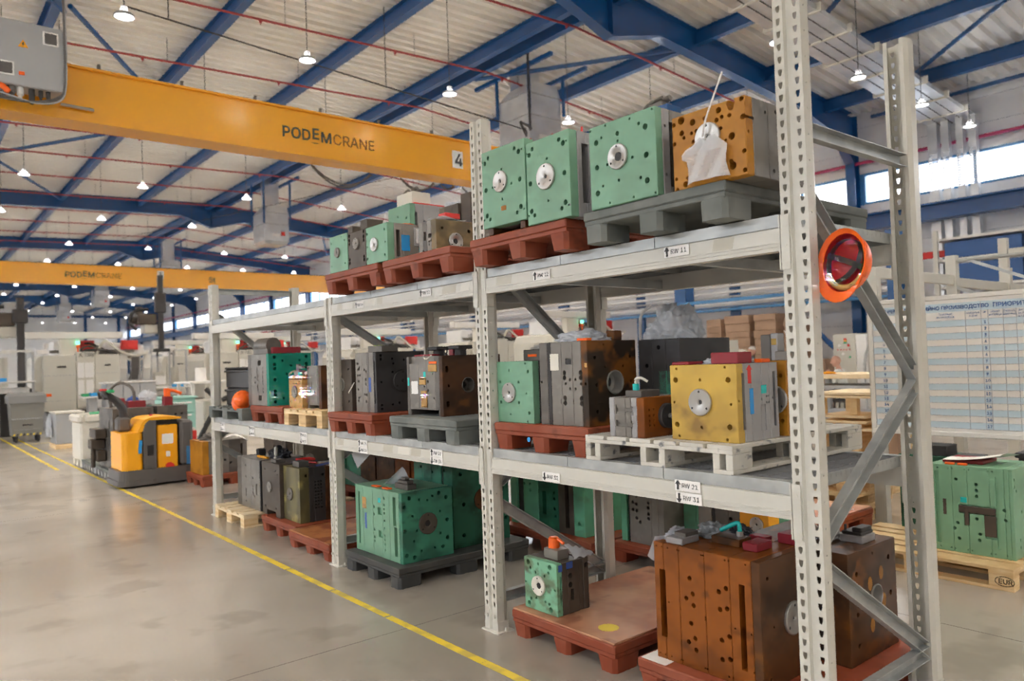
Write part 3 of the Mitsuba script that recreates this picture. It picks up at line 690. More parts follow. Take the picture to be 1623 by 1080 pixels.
def sheet(fn, nu=12, nv=12, th=.0012):
    """a thin sheet from fn(u, v) -> point, with thickness along z"""
    u, v = np.meshgrid(np.linspace(0, 1, nu), np.linspace(0, 1, nv), indexing='ij')
    p = np.array([[fn(a, b) for b in np.linspace(0, 1, nv)] for a in np.linspace(0, 1, nu)]).reshape(-1, 3); f = []
    for i in range(nu - 1):
        for j in range(nv - 1):
            a, b, c, d = i * nv + j, (i + 1) * nv + j, (i + 1) * nv + j + 1, i * nv + j + 1
            f += [[a, b, c], [a, c, d]]
    q = p + [0, 0, th]; m = len(p)
    return trimesh.Trimesh(np.vstack([p, q]), [[c, b, a] for a, b, c in f] + [[a + m, b + m, c + m] for a, b, c in f], process=False)
# ================================================================ what stands on the rack
D1, D2 = 1.0665, 2.1165              # tops of the two decks
T1, T2, T0 = D1 + .15, D2 + .15, .15
# ---- pallets
plastic_pallet('red plastic pallet on the top shelf under the two mint moulds', -1.885, -.12, D2, 'red_plastic')
plastic_pallet('grey plastic pallet at the right end of the top shelf', -.965, -.12, D2, 'grey_plastic', feet='straight')
plastic_pallet('red plastic pallet on the top shelf carrying the small brown moulds', -2.87, -.13, D2, 'red_plastic')
plastic_pallet('red plastic pallet at the left end of the top shelf', -3.72, -.14, D2, 'red_plastic')
p11 = plastic_pallet('red plastic pallet with a blue dot on the middle shelf', -1.893, .02, D1, 'red_plastic', w=.765)
part(p11, 'blue_dot', cyl((-1.585, .0215, D1 + .068), (-1.585, .019, D1 + .068), .0135, 18), 'sticker_blue', label='round blue sticker')
wooden_pallet('chipped white wooden pallet on the middle shelf at right', -1.125, .0, D1, 'white_wood', w=.86, L=1.12, h=.122, block='white_wood', n=6, split=True)
plastic_pallet('grey plastic pallet on the middle shelf left of the second post', -2.995, -.04, D1, 'grey_plastic', feet='straight')
plastic_pallet('bright red plastic pallet on the middle shelf beside the third post', -3.906, -.06, D1, 'red_plastic', w=.70)
wooden_pallet('small light wooden pallet on the middle shelf', -4.93, .01, D1, 'wood', h=.142, w=.77, L=1.15)
plastic_pallet('red plastic pallet under the teal mould on the middle shelf', -5.75, .01, D1, 'red_plastic', w=.78)
wooden_pallet('grey weathered wooden pallet at the left end of the middle shelf', -6.775, -.06, D1, 'grey_plastic', w=.985, h=.118, block='grey_plastic')
p = plastic_pallet('red plastic pallet on the floor at the right end of the rack', -.86, .03, 0, 'red_plastic', w=.855, L=1.1)
part(p, 'white_patch', box(-.845, -.70, .04, .20, .1502, .1512), 'paper')
plastic_pallet('red floor pallet with a pinkish board top and yellow dots', -1.825, .05, 0, 'red_plastic', top='plywood', discs=True, h=.157)
plastic_pallet('dark grey plastic floor pallet under the two big green moulds', -3.83, .02, 0, 'dark_plastic', feet='straight', h=.145)
plastic_pallet('empty red floor pallet with a worn brown board top', -4.88, .0, 0, 'red_plastic', top='plywood_worn', h=.145)
plastic_pallet('red floor pallet under the two dark moulds at left', -5.72, .08, 0, 'red_plastic', h=.147)
wooden_pallet('light wooden pallet on the floor at the far left of the rack', -6.75, -.03, 0, 'wood_pale', w=.86, h=.135, block='wood')
# ---- top shelf, right bay
m1h = [('h', 'F', .16, .91, .011), ('h', 'F', .08, .85, .013), ('h', 'F', .78, .91, .012), ('h', 'F', .87, .855, .014), ('h', 'F', .88, .51, .014), ('h', 'F', .09, .50, .014), ('h', 'F', .885, .17, .014),
       ('h', 'F', .80, .11, .011), ('h', 'F', .10, .165, .014), ('h', 'F', .17, .11, .011), ('h', 'F', .03, .12, .006), ('h', 'F', .95, .13, .006), ('h', 'F', .02, .87, .006), ('h', 'F', .94, .87, .006)]
k = mould('left mint green mould of the pair on the top shelf beside the second post', (-1.735, -1.366), (-.13, .34), (T2 + .04, 2.733), 'y',
          [(.055, 'green_light'), (.05, 'steel_light'), (.12, 'steel'), (.12, 'steel'), (.06, 'steel')],
          m1h + [('h', 'F', .47, .71, .007), ('h', 'F', .47, .33, .007), ('h', 'F', .69, .49, .007), ('h', 'F', .25, .51, .007), ('ring', 'F', .45, .555, .058), ('st', 'F', .44, .18, .56, .24, 'ochre', 'rub_mark', .0004)])
block(k, 'foot_bar', (-1.70, -1.66), (-.12, .3), (T2, T2 + .04), 'rust_dark'); block(k, 'foot_bar', (-1.43, -1.39), (-.12, .3), (T2, T2 + .04), 'rust_dark')
block(k, 'lock_pin', (-1.475, -1.462), (.0, .012), (2.733, 2.775), 'red')
k = mould('right mint green mould of the top shelf pair, blue label on its side', (-1.356, -1.033), (-.13, .30), (T2, 2.695), 'y',
          [(.05, 'green_light'), (.05, 'steel_light'), (.11, 'steel_light'), (.11, 'steel_light'), (.06, 'steel')],
          m1h + [('h', 'F', .5, .74, .007), ('h', 'F', .5, .24, .007), ('ring', 'F', .47, .53, .066), ('s', 'R', .20, .17, .31, .86, .04), ('st', 'R', .45, .42, .60, .69, 'sticker_blue'), ('h', 'R', .8, .8, .01), ('h', 'R', .8, .2, .01)])
block(k, 'lock_pin', (-1.10, -1.088), (.02, .03), (2.695, 2.745), 'red')
k = mould('large mint green mould with a funnel ring, on the grey pallet of the top shelf', (-.897, -.497), (-.13, .26), (T2, 2.655), 'y',
          [(.045, 'green_light'), (.05, 'steel_light'), (.10, 'steel'), (.12, 'steel'), (.06, 'steel')],
          H4('F', .115, .19, .014, .86, .80) + [('h', 'F', .115, .5, .013), ('h', 'F', .86, .48, .014), ('h', 'F', .45, .83, .011), ('h', 'F', .45, .74, .007), ('h', 'F', .2, .84, .007), ('h', 'F', .2, .26, .007), ('h', 'F', .77, .86, .008), ('h', 'F', .77, .24, .008),
           ('h', 'F', .28, .5, .007), ('h', 'F', .66, .5, .007), ('h', 'F', .45, .28, .007), ('h', 'F', .27, .97, .006), ('h', 'F', .64, .95, .006), ('h', 'F', .96, .97, .006), ('h', 'F', .97, .03, .006), ('h', 'F', .66, .04, .006), ('h', 'F', .3, .04, .006), ('h', 'F', .03, .96, .006),
           ('ring', 'F', .455, .555, .058, 'steel_bright', .55), ('s', 'R', .24, .12, .36, .86, .05), ('h', 'R', .17, .8, .008), ('h', 'R', .17, .25, .008), ('h', 'R', .45, .85, .01), ('h', 'R', .45, .12, .01)])
part(k, 'cable_bracket', cat(box(-.66, -.53, .0, .10, 2.655, 2.70, .004)), 'blue', label='blue bracket on top')
part(k, 'clamp_unit', cat(box(-.65, -.57, .01, .09, 2.70, 2.725, .004), cyl((-.64, .05, 2.725), (-.55, .05, 2.74), .014, 10), tube(spline([(-.67, .02, 2.655), (-.68, .02, 2.71), (-.63, .02, 2.735), (-.57, .02, 2.74)], 12), .008, 6)), 'steel_mid')
k = mould('ochre brown mould with a white cloth pouch hanging on its ring, top shelf at right', (-.42, -.065), (-.115, .36), (T2, 2.578), 'y',
          [(.05, 'ochre'), (.10, 'steel'), (.12, 'steel'), (.12, 'steel'), (.06, 'steel')],
          [('h', 'F', u, v, r) for u, v, r in ((.03, .90, .010), (.14, .93, .017), (.30, .86, .014), (.47, .86, .010), (.66, .91, .013), (.82, .90, .014), (.80, .80, .009), (.82, 1.0 - .05, .019), (.96, .96, .010), (.97, .73, .012),
            (.14, .76, .012), (.17, .69, .008), (.28, .72, .008), (.35, .73, .009), (.63, .79, .010), (.70, .81, .009), (.68, .67, .008), (.03, .64, .009), (.30, .60, .008), (.17, .41, .013), (.25, .43, .006), (.82, .53, .015), (.74, .5, .006),
            (.80, .21, .010), (.82, .15, .016), (.97, .30, .010), (.97, .06, .010), (.04, .16, .008), (.20, .14, .008), (.17, .06, .013), (.05, .02, .008))] +
          [('ring', 'F', .51, .60, .06), ('h', 'R', .30, .86, .007), ('h', 'R', .46, .90, .009), ('h', 'R', .5, .75, .018), ('h', 'R', .04, .55, .008), ('h', 'R', .55, .45, .008), ('h', 'R', .55, .38, .008), ('h', 'R', .4, .12, .009), ('h', 'R', .5, .13, .009)])
def pouch(u, v):
    w = .030 + .062 * min(1, v * 3.2) + .010 * v
    x = -.236 + (u - .5) * 2 * w - .012 * (1 - v) * 0 + .008 * math.sin(7 * v) * (u - .5) - (.02 if u < .15 and .2 < v < .45 else 0)
    return (x, -.134 - .020 * math.sin(math.pi * u) * (.3 + v) - .007 * math.sin(11 * u + 5 * v), 2.445 - v * .170 + .010 * math.cos(2 * math.pi * u) * (1 - v))
k = thing('cloth_pouch', 'white cloth pouch hanging by a stiff cord from the ring of the ochre mould', 'pouch')
part(k, 'cloth', cat(sheet(pouch, 22, 20, .002)), 'bag', smooth=True)
part(k, 'cord', tube(spline([(-.25, -.137, 2.455), (-.225, -.15, 2.51), (-.185, -.15, 2.59), (-.14, -.145, 2.685)], 16), .004, 6), 'rope', label='thin white cord sticking up')
# ---- top shelf, middle bay
mould('narrow mint green mould leftmost on the top shelf', (-3.647, -3.362), (-.13, .12), (T2, 2.54), 'y', [(.06, 'green_light'), (.08, 'steel_brown'), (.1, 'steel')],
      H4('F', .10, .2, .008, .85, .82) + [('ring', 'F', .46, .53, .038, 'steel'), ('h', 'F', .3, .93, .006), ('h', 'F', .7, .93, .006)])
k = mould('brown grey mould with two lifting lugs between the two small mint moulds', (-3.35, -3.09), (-.13, .20), (T2, 2.525), 'y', [(.1, 'steel_brown'), (.1, 'steel_mid'), (.1, 'steel')],
      H4('F', .08, .17, .014, .90, .80) + H4('F', .08, .26, .012, .90, .70) + [('h', 'F', .08, .93, .014), ('h', 'F', .9, .93, .014), ('ring', 'F', .5, .66, .042, 'steel')])
block(k, 'lifting_lug', (-3.35, -3.285), (-.128, -.02), (2.525, 2.575), 'steel_brown'); block(k, 'lifting_lug', (-3.16, -3.065), (-.128, .0), (2.525, 2.592), 'steel_brown')
k = mould('mint green mould with a grey panel, blue strip and screen on its side, top shelf', (-3.083, -2.793), (-.13, .42), (T2, 2.524), 'y', [(.05, 'green_light'), (.06, 'steel'), (.11, 'steel'), (.12, 'steel_mid'), (.15, 'steel_light')],
      H4('F', .06, .16, .010, .88, .83) + [('h', 'F', .08, .48, .007), ('h', 'F', .9, .5, .007), ('ring', 'F', .42, .50, .048), ('s', 'R', .13, .12, .18, .82, .03), ('st', 'R', .20, .28, .32, .70, 'sticker_blue'), ('st', 'R', .38, .42, .60, .92, 'machine_grey', 'cover_panel', .004),
       ('st', 'R', .41, .50, .57, .88, 'paper', 'label_plate', .006), ('st', 'R', .45, .27, .62, .40, 'sticker_teal'), ('s', 'R', .90, .15, .95, .82, .03), ('h', 'R', .5, .2, .006), ('h', 'R', .58, .2, .006), ('h', 'R', .74, .2, .006), ('h', 'R', .82, .2, .006)])
block(k, 'orange_tag', (-2.9, -2.82), (.02, .1), (2.524, 2.534), 'orange')
k = mould('mint green mould standing behind on the top shelf with a white cardboard box on it', (-3.675, -3.35), (.40, .78), (T2, 2.81), 'y', [(.05, 'green_light'), (.07, 'steel_light'), (.13, 'steel_light'), (.12, 'steel_light')],
      H4('F', .1, .55, .010, .84, .80) + [('h', 'F', .45, .85, .009), ('s', 'R', .12, .05, .18, .88, .03), ('h', 'R', .35, .75, .012), ('h', 'R', .55, .75, .012), ('h', 'R', .35, .6, .01), ('h', 'R', .55, .6, .01), ('s', 'R', .7, .68, .95, .74, .02), ('s', 'R', .7, .5, .95, .6, .02)])
block(k, 'red_strip', (-3.42, -3.36), (.45, .75), (2.81, 2.822), 'red')
solid('white_box', box(-3.62, -3.39, .45, .62, 2.8105, 2.915, .002), 'cream', 'cream cardboard box on the mould at the back of the top shelf', 'box')
solid('cable_coil', cat(tube(spline([(-3.60, .5, 2.93), (-3.55, .52, 2.96), (-3.5, .5, 2.93), (-3.45, .53, 2.965), (-3.41, .52, 2.93), (-3.46, .5, 2.925)], 30), .008, 6)), 'steel_mid', 'grey cable coil on the cream box of the top shelf', 'cable')
k = mould('dirty grey and brown mould with a red block on it, top shelf', (-2.60, -2.395), (-.005, .32), (T2, 2.492), 'x', [(.05, 'steel'), (.05, 'steel_mid'), (.05, 'steel'), (.06, 'grime')],
      [('s', 'F', .30, .45, .42, .7, .02), ('s', 'F', .55, .5, .75, .62, .02), ('h', 'F', .6, .4, .008), ('h', 'F', .7, .42, .008), ('h', 'F', .6, .3, .008), ('h', 'F', .25, .15, .01), ('ring', 'R', .46, .40, .055, 'steel_bright', .5), ('h', 'R', .15, .75, .01), ('h', 'R', .8, .72, .012), ('h', 'R', .85, .2, .01)])
part(k, 'white_film', sheet(lambda u, v: (-2.56 + .16 * u, .02 + .22 * v, 2.495 + .02 * math.sin(4 * u + 3 * v) ** 2), 8, 8), 'bag', smooth=True)
block(k, 'red_block', (-2.52, -2.44), (.10, .22), (2.516, 2.55), 'red')
k = mould('tall brown mould behind the dirty grey brown one on the top shelf', (-2.98, -2.74), (.42, .78), (T2, 2.70), 'x', [(.06, 'grime'), (.08, 'steel_brown'), (.06, 'steel_brown')],
      [('h', 'F', .3, .8, .012), ('h', 'F', .7, .82, .012)])
block(k, 'side_block', (-2.735, -2.62), (.44, .76), (T2, 2.76), 'steel_brown')
solid('plastic_bag', crumple(-2.93, .55, 2.701, .14, .12, .06, 3), 'bag', 'white crumpled plastic bag lying on the tall brown mould of the top shelf', 'bag', smooth=True)
# ---- middle shelf, right bay
k = mould('mint green square mould with a round ring on the red pallet of the middle shelf', (-1.978, -1.586), (.064, .36), (T1, 1.567), 'y', [(.05, 'green_light'), (.05, 'steel_dark'), (.12, 'steel_dark'), (.08, 'steel_dark')],
      H4('F', .06, .17, .010, .90, .83) + H4('F', .26, .33, .009, .68, .66) + [('h', 'F', .10, .96, .006), ('h', 'F', .84, .96, .006), ('h', 'F', .10, .03, .006), ('h', 'F', .86, .03, .006), ('h', 'F', .48, .13, .006), ('h', 'F', .11, .49, .006), ('h', 'F', .85, .48, .006), ('s', 'F', .465, .83, .48, .88, .01), ('ring', 'F', .47, .49, .058)])
block(k, 'lifting_block', (-1.82, -1.60), (.20, .34), (1.567, 1.632), 'steel_mid'); part(k, 'clip', cat(box(-1.78, -1.62, .22, .30, 1.632, 1.645, .003), box(-1.75, -1.65, .22, .30, 1.645, 1.66, .003)), 'steel_bright')
block(k, 'orange_tag', (-1.78, -1.70), (.199, .2), (1.59, 1.605), 'orange')
k = mould('big steel mould with a rusty brown side and sunk bushing, middle shelf', (-1.538, -1.165), (.075, .45), (T1, 1.663), 'x', [(.07, 'steel_mid'), (.03, 'steel_dark'), (.09, 'steel'), (.09, 'steel'), (.07, 'steel'), (.05, 'rust_patchy')],
      [('st', 'F', .24, .66, .42, .86, 'cream'), ('s', 'F', .56, .73, .68, .80, .01), ('st', 'F', .57, .735, .68, .79, 'black', 'cover_plate', .002)] + [('h', 'F', u, v, .0135) for u in (.53, .86) for v in (.63, .57, .33, .27)] + [('h', 'F', u, v, .008) for u, v in ((.64, .55), (.75, .55), (.55, .50), (.86, .50), (.95, .50), (.64, .44), (.75, .44), (.04, .52))] +
      [('s', 'F', .44, .26, .45, .31, .02), ('s', 'F', .69, .26, .70, .31, .02), ('st', 'F', .94, .69, .99, .74, 'tan', 'tan_spot', .0005), ('bore', 'R', .54, .50, .065), ('h', 'R', .15, .80, .01), ('h', 'R', .87, .80, .01), ('h', 'R', .35, .69, .007), ('h', 'R', .72, .69, .007), ('h', 'R', .17, .48, .01), ('h', 'R', .88, .50, .01), ('h', 'R', .33, .95, .006), ('h', 'R', .17, .17, .01)])
block(k, 'orange_tag', (-1.245, -1.17), (.08, .12), (1.663, 1.677), 'orange'); block(k, 'brown_stop', (-1.05 - .19, -1.05 - .13), (.30, .36), (1.663, 1.715), 'rust_dark')
k = mould('dark grey mould standing behind the rusty one on the middle shelf', (-1.155, -.875), (.46, .9), (T1, 1.66), 'x', [(.1, 'steel_dark'), (.1, 'steel_dark'), (.1, 'steel_dark')], [('h', 'F', .5, .9, .012), ('h', 'F', .2, .68, .012), ('h', 'F', .85, .7, .012)])
solid('plastic_bag', crumple(-1.36, .24, 1.664, .20, .13, .075, 11), 'bag', 'clear plastic bag lying flat on the big steel mould of the middle shelf', 'bag', smooth=True)
solid('plastic_bag', crumple(-1.03, .62, 1.661, .17, .16, .20, 24), 'bag', 'tall crumpled clear plastic bag on the dark grey mould', 'bag', smooth=True)
solid('pipe_fitting', cat(box(-1.10, -1.06, .5, .56, 1.66, 1.69, .003), cyl((-1.13, .55, 1.70), (-1.06, .55, 1.70), .022, 10)), 'black', 'small black fitting beside the tall plastic bag', 'fitting')
k = mould('small steel mould with rounded slots and a brown side, on the white pallet', (-.975, -.752), (.022, .34), (D1 + .122, 1.378), 'x', [(.045, 'steel_light'), (.09, 'steel'), (.045, 'steel'), (.045, 'steel_light'), (.06, 'rust')],
      [('s', 'F', .20, .64, .80, .74, .012), ('s', 'F', .20, .26, .80, .36, .012), ('s', 'F', .20, .58, .40, .82, .006), ('s', 'F', .66, .55, .80, .78, .008), ('s', 'F', .2, .3, .4, .42, .008), ('s', 'F', .62, .22, .80, .42, .006)] +
      [('h', 'R', u, v, .006) for u in (.12, .22) for v in (.3, .42, .55, .7)])
part(k, 'sleeve', cat(lathe([(.0, .02), (.055, .02), (.06, .015), (.06, 0)], (-.752, .18, 1.285), (1, 0, 0), 28)), 'steel_dark', smooth=35)
part(k, 'shaft', cyl((-.73, .18, 1.285), (-.655, .18, 1.285), .012, 14), 'steel_bright', smooth=35)
block(k, 'lifting_block', (-.90, -.80), (.06, .2), (1.378, 1.41), 'steel_mid')
part(k, 'air_fitting', cat(cyl((-.865, .1, 1.41), (-.865, .1, 1.44), .016, 12)), 'sticker_teal'); part(k, 'hose', tube(spline([(-.865, .1, 1.44), (-.865, .1, 1.462), (-.84, .11, 1.468), (-.815, .13, 1.45)], 12), .007, 8), 'cream', smooth=True)
k = mould('dark green glossy mould behind the small steel mould on the white pallet', (-1.02, -.70), (.46, .9), (D1 + .122, 1.492), 'x', [(.1, 'green'), (.1, 'green'), (.1, 'green')], [('h', 'F', .1, .9, .012), ('h', 'F', .85, .6, .012), ('h', 'F', .4, .55, .01)])
solid('film_wrap', crumple(-.84, .60, 1.493, .15, .10, .045, 31), 'bag_black', 'dark crumpled film on the dark green glossy mould', 'film', smooth=True)
k = mould('yellow mould with a silver side, red arrow and blue strip, on the white pallet', (-.642, -.287), (.082, .40), (D1 + .122, 1.527), 'y', [(.05, 'yellow'), (.055, 'steel_light'), (.08, 'steel_light'), (.06, 'steel_light'), (.07, 'steel_light')],
      H4('F', .09, .20, .013, .88, .80) + [('h', 'F', .47, .80, .007), ('h', 'F', .47, .18, .007), ('h', 'F', .11, .95, .006), ('h', 'F', .84, .96, .006), ('h', 'F', .06, .50, .006), ('h', 'F', .91, .49, .006), ('h', 'F', .12, .05, .006), ('h', 'F', .84, .04, .007), ('ring', 'F', .47, .51, .060),
       ('s', 'R', .12, .16, .185, .88, .03), ('s', 'R', .87, .16, .93, .88, .03), ('st', 'R', .29, .35, .38, .68, 'sticker_blue'), ('st', 'R', .57, .60, .70, .71, 'sticker_teal'), ('s', 'R', .54, .12, .68, .46, .006)] +
      [('h', 'R', u, v, .006) for u, v in ((.58, .53), (.70, .56), (.76, .56), (.70, .48), (.76, .48), (.85, .53), (.04, .53))])
ya = .082 + .32 * .30
part(k, 'red_arrow', prism([(ya - .013, 1.44), (ya + .013, 1.44), (ya + .013, 1.50), (ya + .024, 1.50), (ya, 1.522), (ya - .024, 1.50), (ya - .013, 1.50)][:], 'x', -.2868, -.2862), 'red', label='red arrow pointing up')
block(k, 'cover_strip', (-.635, -.54), (.09, .2), (1.527, 1.541), 'red_dark')
solid('red_box', box(-.47, -.33, .16, .27, 1.5275, 1.578, .003), 'red_dark', 'dark red metal box on top of the yellow mould', 'box')
solid('orange_block', box(-.335, -.295, .29, .36, 1.5275, 1.545, .003), 'orange', 'small orange block on top of the yellow mould', 'block')
solid('white_rag', crumple(-.58, .33, 1.5275, .05, .04, .03, 8, n=2), 'bag', 'small crumpled white rag behind the dark red strip on the yellow mould', 'rag', smooth=True)
solid('folded_paper', crumple(-.36, .31, 1.5275, .05, .03, .018, 15, n=2), 'paper', 'folded white paper between the red box and the orange block', 'paper', smooth=True)
k = mould('ochre mould with a large ring behind the right end post on the middle shelf', (-.56, -.275), (.45, .70), (D1 + .122, 1.532), 'y', [(.06, 'ochre'), (.1, 'steel'), (.1, 'steel')], [('ring', 'F', .78, .48, .066), ('h', 'F', .9, .8, .01), ('h', 'F', .9, .2, .01)])
block(k, 'steel_stand', (-.43, -.378), (.50, .60), (1.532, 1.655), 'steel_mid'); block(k, 'steel_stand', (-.34, -.28), (.47, .64), (1.532, 1.575), 'steel')
part(k, 'warning_plate', box(-.373, -.347, .4985, .4995, 1.605, 1.635), 'yellow'); block(k, 'upright_bracket', (-.377, -.342), (.50, .56), (1.532, 1.66), 'steel_light')
solid('paper_sheet', sheet(lambda u, v: (-.335 + .06 * u - .03 * v, .60 + .02 * u, 1.577 + .08 * v + .015 * math.sin(3 * u + 2 * v)), 8, 8), 'paper', 'white paper sheet stuck between the steel blocks behind the right post', 'paper', smooth=True)
# ---- middle shelf, middle bay
mould('dark grey mould with an oval bushing beside the third post, middle shelf', (-4.05, -3.752), (.074, .36), (T1, 1.622), 'y', [(.1, 'steel_brown'), (.1, 'steel_dark'), (.1, 'steel_dark')],
      H4('F', .14, .19, .010, .84, .81) + [('bore', 'F', .44, .51, .052)])
k = mould('grey steel mould with dark blue label on the bright red pallet', (-3.684, -3.362), (.075, .50), (T1, 1.668), 'x', [(.10, 'steel'), (.07, 'steel'), (.03, 'steel_mid'), (.06, 'steel'), (.04, 'steel_dark')],
      [('st', 'F', .64, .34, .75, .58, 'sticker_navy'), ('s', 'F', .90, .5, .94, .85, .02), ('s', 'F', .90, .15, .94, .45, .02)] + [('s', 'F', .08 + .02 * (j % 2), v, .16 + .05 * (j % 2), v + .035, .015) for j, v in enumerate((.80, .70, .60, .50, .36, .22, .17))] +
      [('h', 'F', u, v, .011) for u, v in ((.44, .71), (.52, .68), (.50, .55), (.50, .47), (.44, .30), (.53, .29), (.50, .18), (.20, .75), (.22, .62))] +
      [('h', 'R', u, v, .011) for u in (.10, .90) for v in (.94, .88, .12, .06)] + [('h', 'R', u, v, .009) for u, v in ((.33, .88), (.57, .86), (.7, .88), (.35, .80), (.68, .80), (.33, .66), (.62, .66), (.1, .5), (.9, .5), (.32, .12), (.45, .14), (.7, .12))] +
      [('ring', 'R', .53, .51, .085, 'steel_dark', .18)])
block(k, 'top_block', (-3.56, -3.35), (.12, .26), (1.668, 1.716), 'steel_mid')
part(k, 'lime_tag', box(-3.48, -3.42, .13, .17, 1.716, 1.719), 'lime'); part(k, 'white_tie', cyl((-3.70, .07, 1.44), (-3.76, .05, 1.36), .004, 6), 'white')
k = mould('steel mould with tan bars and rusty brown side, grey pallet of middle shelf', (-2.989, -2.545), (.11, .60), (T1, 1.62), 'x', [(.035, 'steel_mid'), (.12, 'steel'), (.10, 'steel'), (.10, 'steel'), (.05, 'steel_mid'), (.04, 'rust_dark')],
      [('s', 'F', .09, -.01, .88, .10, .3), ('st', 'F', .13, .36, .32, .58, 'paper'), ('st', 'F', .02, .50, .075, .64, 'sticker_teal', 'label_plate'), ('st', 'F', .38, .52, .55, .64, 'tan', 'tan_bar', .008), ('st', 'F', .42, .14, .58, .42, 'tan', 'tan_bar', .008), ('st', 'F', .64, .74, .86, .86, 'tan', 'tan_bar', .008), ('st', 'F', .66, .87, .86, .91, 'orange', 'orange_strip', .006),
       ('st', 'F', .48, .65, .55, .74, 'sticker_teal'), ('h', 'F', .60, .57, .012), ('h', 'F', .60, .42, .012), ('h', 'F', .5, .49, .007), ('h', 'F', .74, .70, .007), ('h', 'F', .76, .30, .007), ('s', 'F', .07, .88, .40, 1.01, .02), ('bore', 'R', .42, .50, .052, 'steel_mid')] +
      [('h', 'R', u, v, .013) for u in (.08, .68) for v in (.80, .75, .22, .18)] + [('h', 'R', .1, .5, .01), ('h', 'R', .66, .5, .01), ('s', 'R', .80, .05, .86, .85, .012)])
part(k, 'base_foot', cat(box(-2.985, -2.945, .112, .59, T1, T1 + .03, .002)), 'steel_mid')
for xx in (-2.83, -2.57):
    part(k, 'top_coupling', cat(cyl((xx, .28, 1.62), (xx, .28, 1.66), .04, 14), box(xx - .06, xx + .06, .22, .34, 1.66, 1.685, .004)), 'steel_dark')
block(k, 'red_knob', (-2.68, -2.63), (.26, .32), (1.62, 1.665), 'red_dark'); eyebolt(k, -2.60, .18, 1.62)
block(k, 'top_rail', (-2.92, -2.70), (.13, .2), (1.62, 1.632), 'red_dark')
part(k, 'cable_loop', tube(spline([(-2.80, .14, 1.632), (-2.78, .12, 1.615), (-2.72, .1, 1.60), (-2.68, .12, 1.625)], 12), .005, 6), 'cream')
# ---- middle shelf, left bay
k = mould('grey and teal mould on the middle shelf in the left bay', (-5.85, -5.32), (.034, .46), (T1, 1.71), 'x', [(.09, 'steel_mid'), (.21, 'steel'), (.20, 'steel'), (.06, 'teal')],
      [('s', 'F', .49, .78, .64, .88, .04), ('s', 'F', .49, .10, .64, .20, .04)] + [('h', 'F', .46, v, .010) for v in (.73, .69, .65, .6, .56, .5, .40, .36, .31, .26)] + [('h', 'F', .72, v, .011) for v in (.73, .65, .57, .53, .48, .42, .33, .27)] + [('h', 'F', .35, v, .014) for v in (.54, .45)] +
      [('h', 'R', .14, v, .017) for v in (.93, .79, .71, .50, .28, .21, .08)] + [('h', 'R', .88, v, .017) for v in (.93, .79, .72)] + [('h', 'R', .32, .86, .012), ('h', 'R', .72, .86, .012), ('h', 'R', .52, .76, .012), ('h', 'R', .33, .14, .012), ('h', 'R', .42, .60, .012)])
part(k, 'top_motor', cat(cyl((-5.72, .12, 1.79), (-5.40, .12, 1.79), .075, 18), box(-5.74, -5.38, .05, .2, 1.71, 1.76, .004)), 'steel_mid', smooth=35)
block(k, 'red_block', (-5.37, -5.33), (.08, .36), (1.71, 1.77), 'red_dark')
k = mould('tan orange mould with hoses on top, on the small light wooden pallet', (-5.02, -4.735), (.10, .40), (D1 + .142, 1.50), 'y', [(.06, 'tan'), (.1, 'steel_dark'), (.1, 'steel_dark')],
      H4('F', .13, .20, .009, .80, .82) + [('ring', 'F', .47, .50, .055, 'steel', .25)])
part(k, 'hose_fitting', cat(box(-4.97, -4.86, .13, .2, 1.50, 1.545, .004), cyl((-4.93, .16, 1.545), (-4.93, .16, 1.60), .022, 10), cyl((-4.87, .16, 1.56), (-4.87, .16, 1.585), .03, 10), tube(spline([(-5.03, .14, 1.44), (-5.05, .12, 1.50), (-5.0, .12, 1.53), (-4.95, .14, 1.54)], 14), .008, 6)), 'steel')
part(k, 'blue_cap', cyl((-4.83, .13, 1.50), (-4.83, .13, 1.53), .02, 10), 'sticker_teal'); part(k, 'white_cap', cyl((-4.79, .16, 1.515), (-4.74, .2, 1.53), .016, 10), 'white')
k = mould('dark steel mould standing between the tan mould and the third post, middle shelf', (-4.71, -4.43), (.14, .50), (D1 + .142, 1.582), 'x', [(.03, 'steel_mid'), (.16, 'steel'), (.03, 'steel_mid'), (.05, 'rust_dark')],
      [('s', 'F', .13, -.01, .80, .08, .2), ('s', 'F', .30, .45, .33, .62, .015), ('s', 'F', .20, .38, .27, .45, .015), ('s', 'F', .5, .36, .56, .42, .015), ('s', 'F', .06, .92, .8, .97, .006)])
solid('scrap_parts', cat(box(-4.95, -4.6, .44, .56, D1 + .142, 1.6, .004)), 'rust', 'rusty steel bar block behind the dark steel mould', 'steel block')
solid('white_rag', crumple(-4.78, .50, 1.601, .12, .06, .05, 44, n=2), 'bag', 'white rag on the rusty block near the third post', 'rag', smooth=True)
t = thing('stacked_crates', 'black plastic crates stacked at the left end of the middle shelf', 'crate')
for z0, z1 in ((D1 + .118, 1.37), (1.372, 1.575)):
    part(t, 'crate', cat(cut(box(-6.74, -5.98, .115, .62, z0, z1, .012), [box(-6.72, -6.0, .135, .60, z0 + .02, z1 + .05)]), box(-6.755, -5.965, .10, .635, z1 - .035, z1 - .012, .006)), 'black_plastic')
part(t, 'lid', box(-6.75, -5.97, .105, .63, 1.575, 1.595, .008), 'black_plastic')
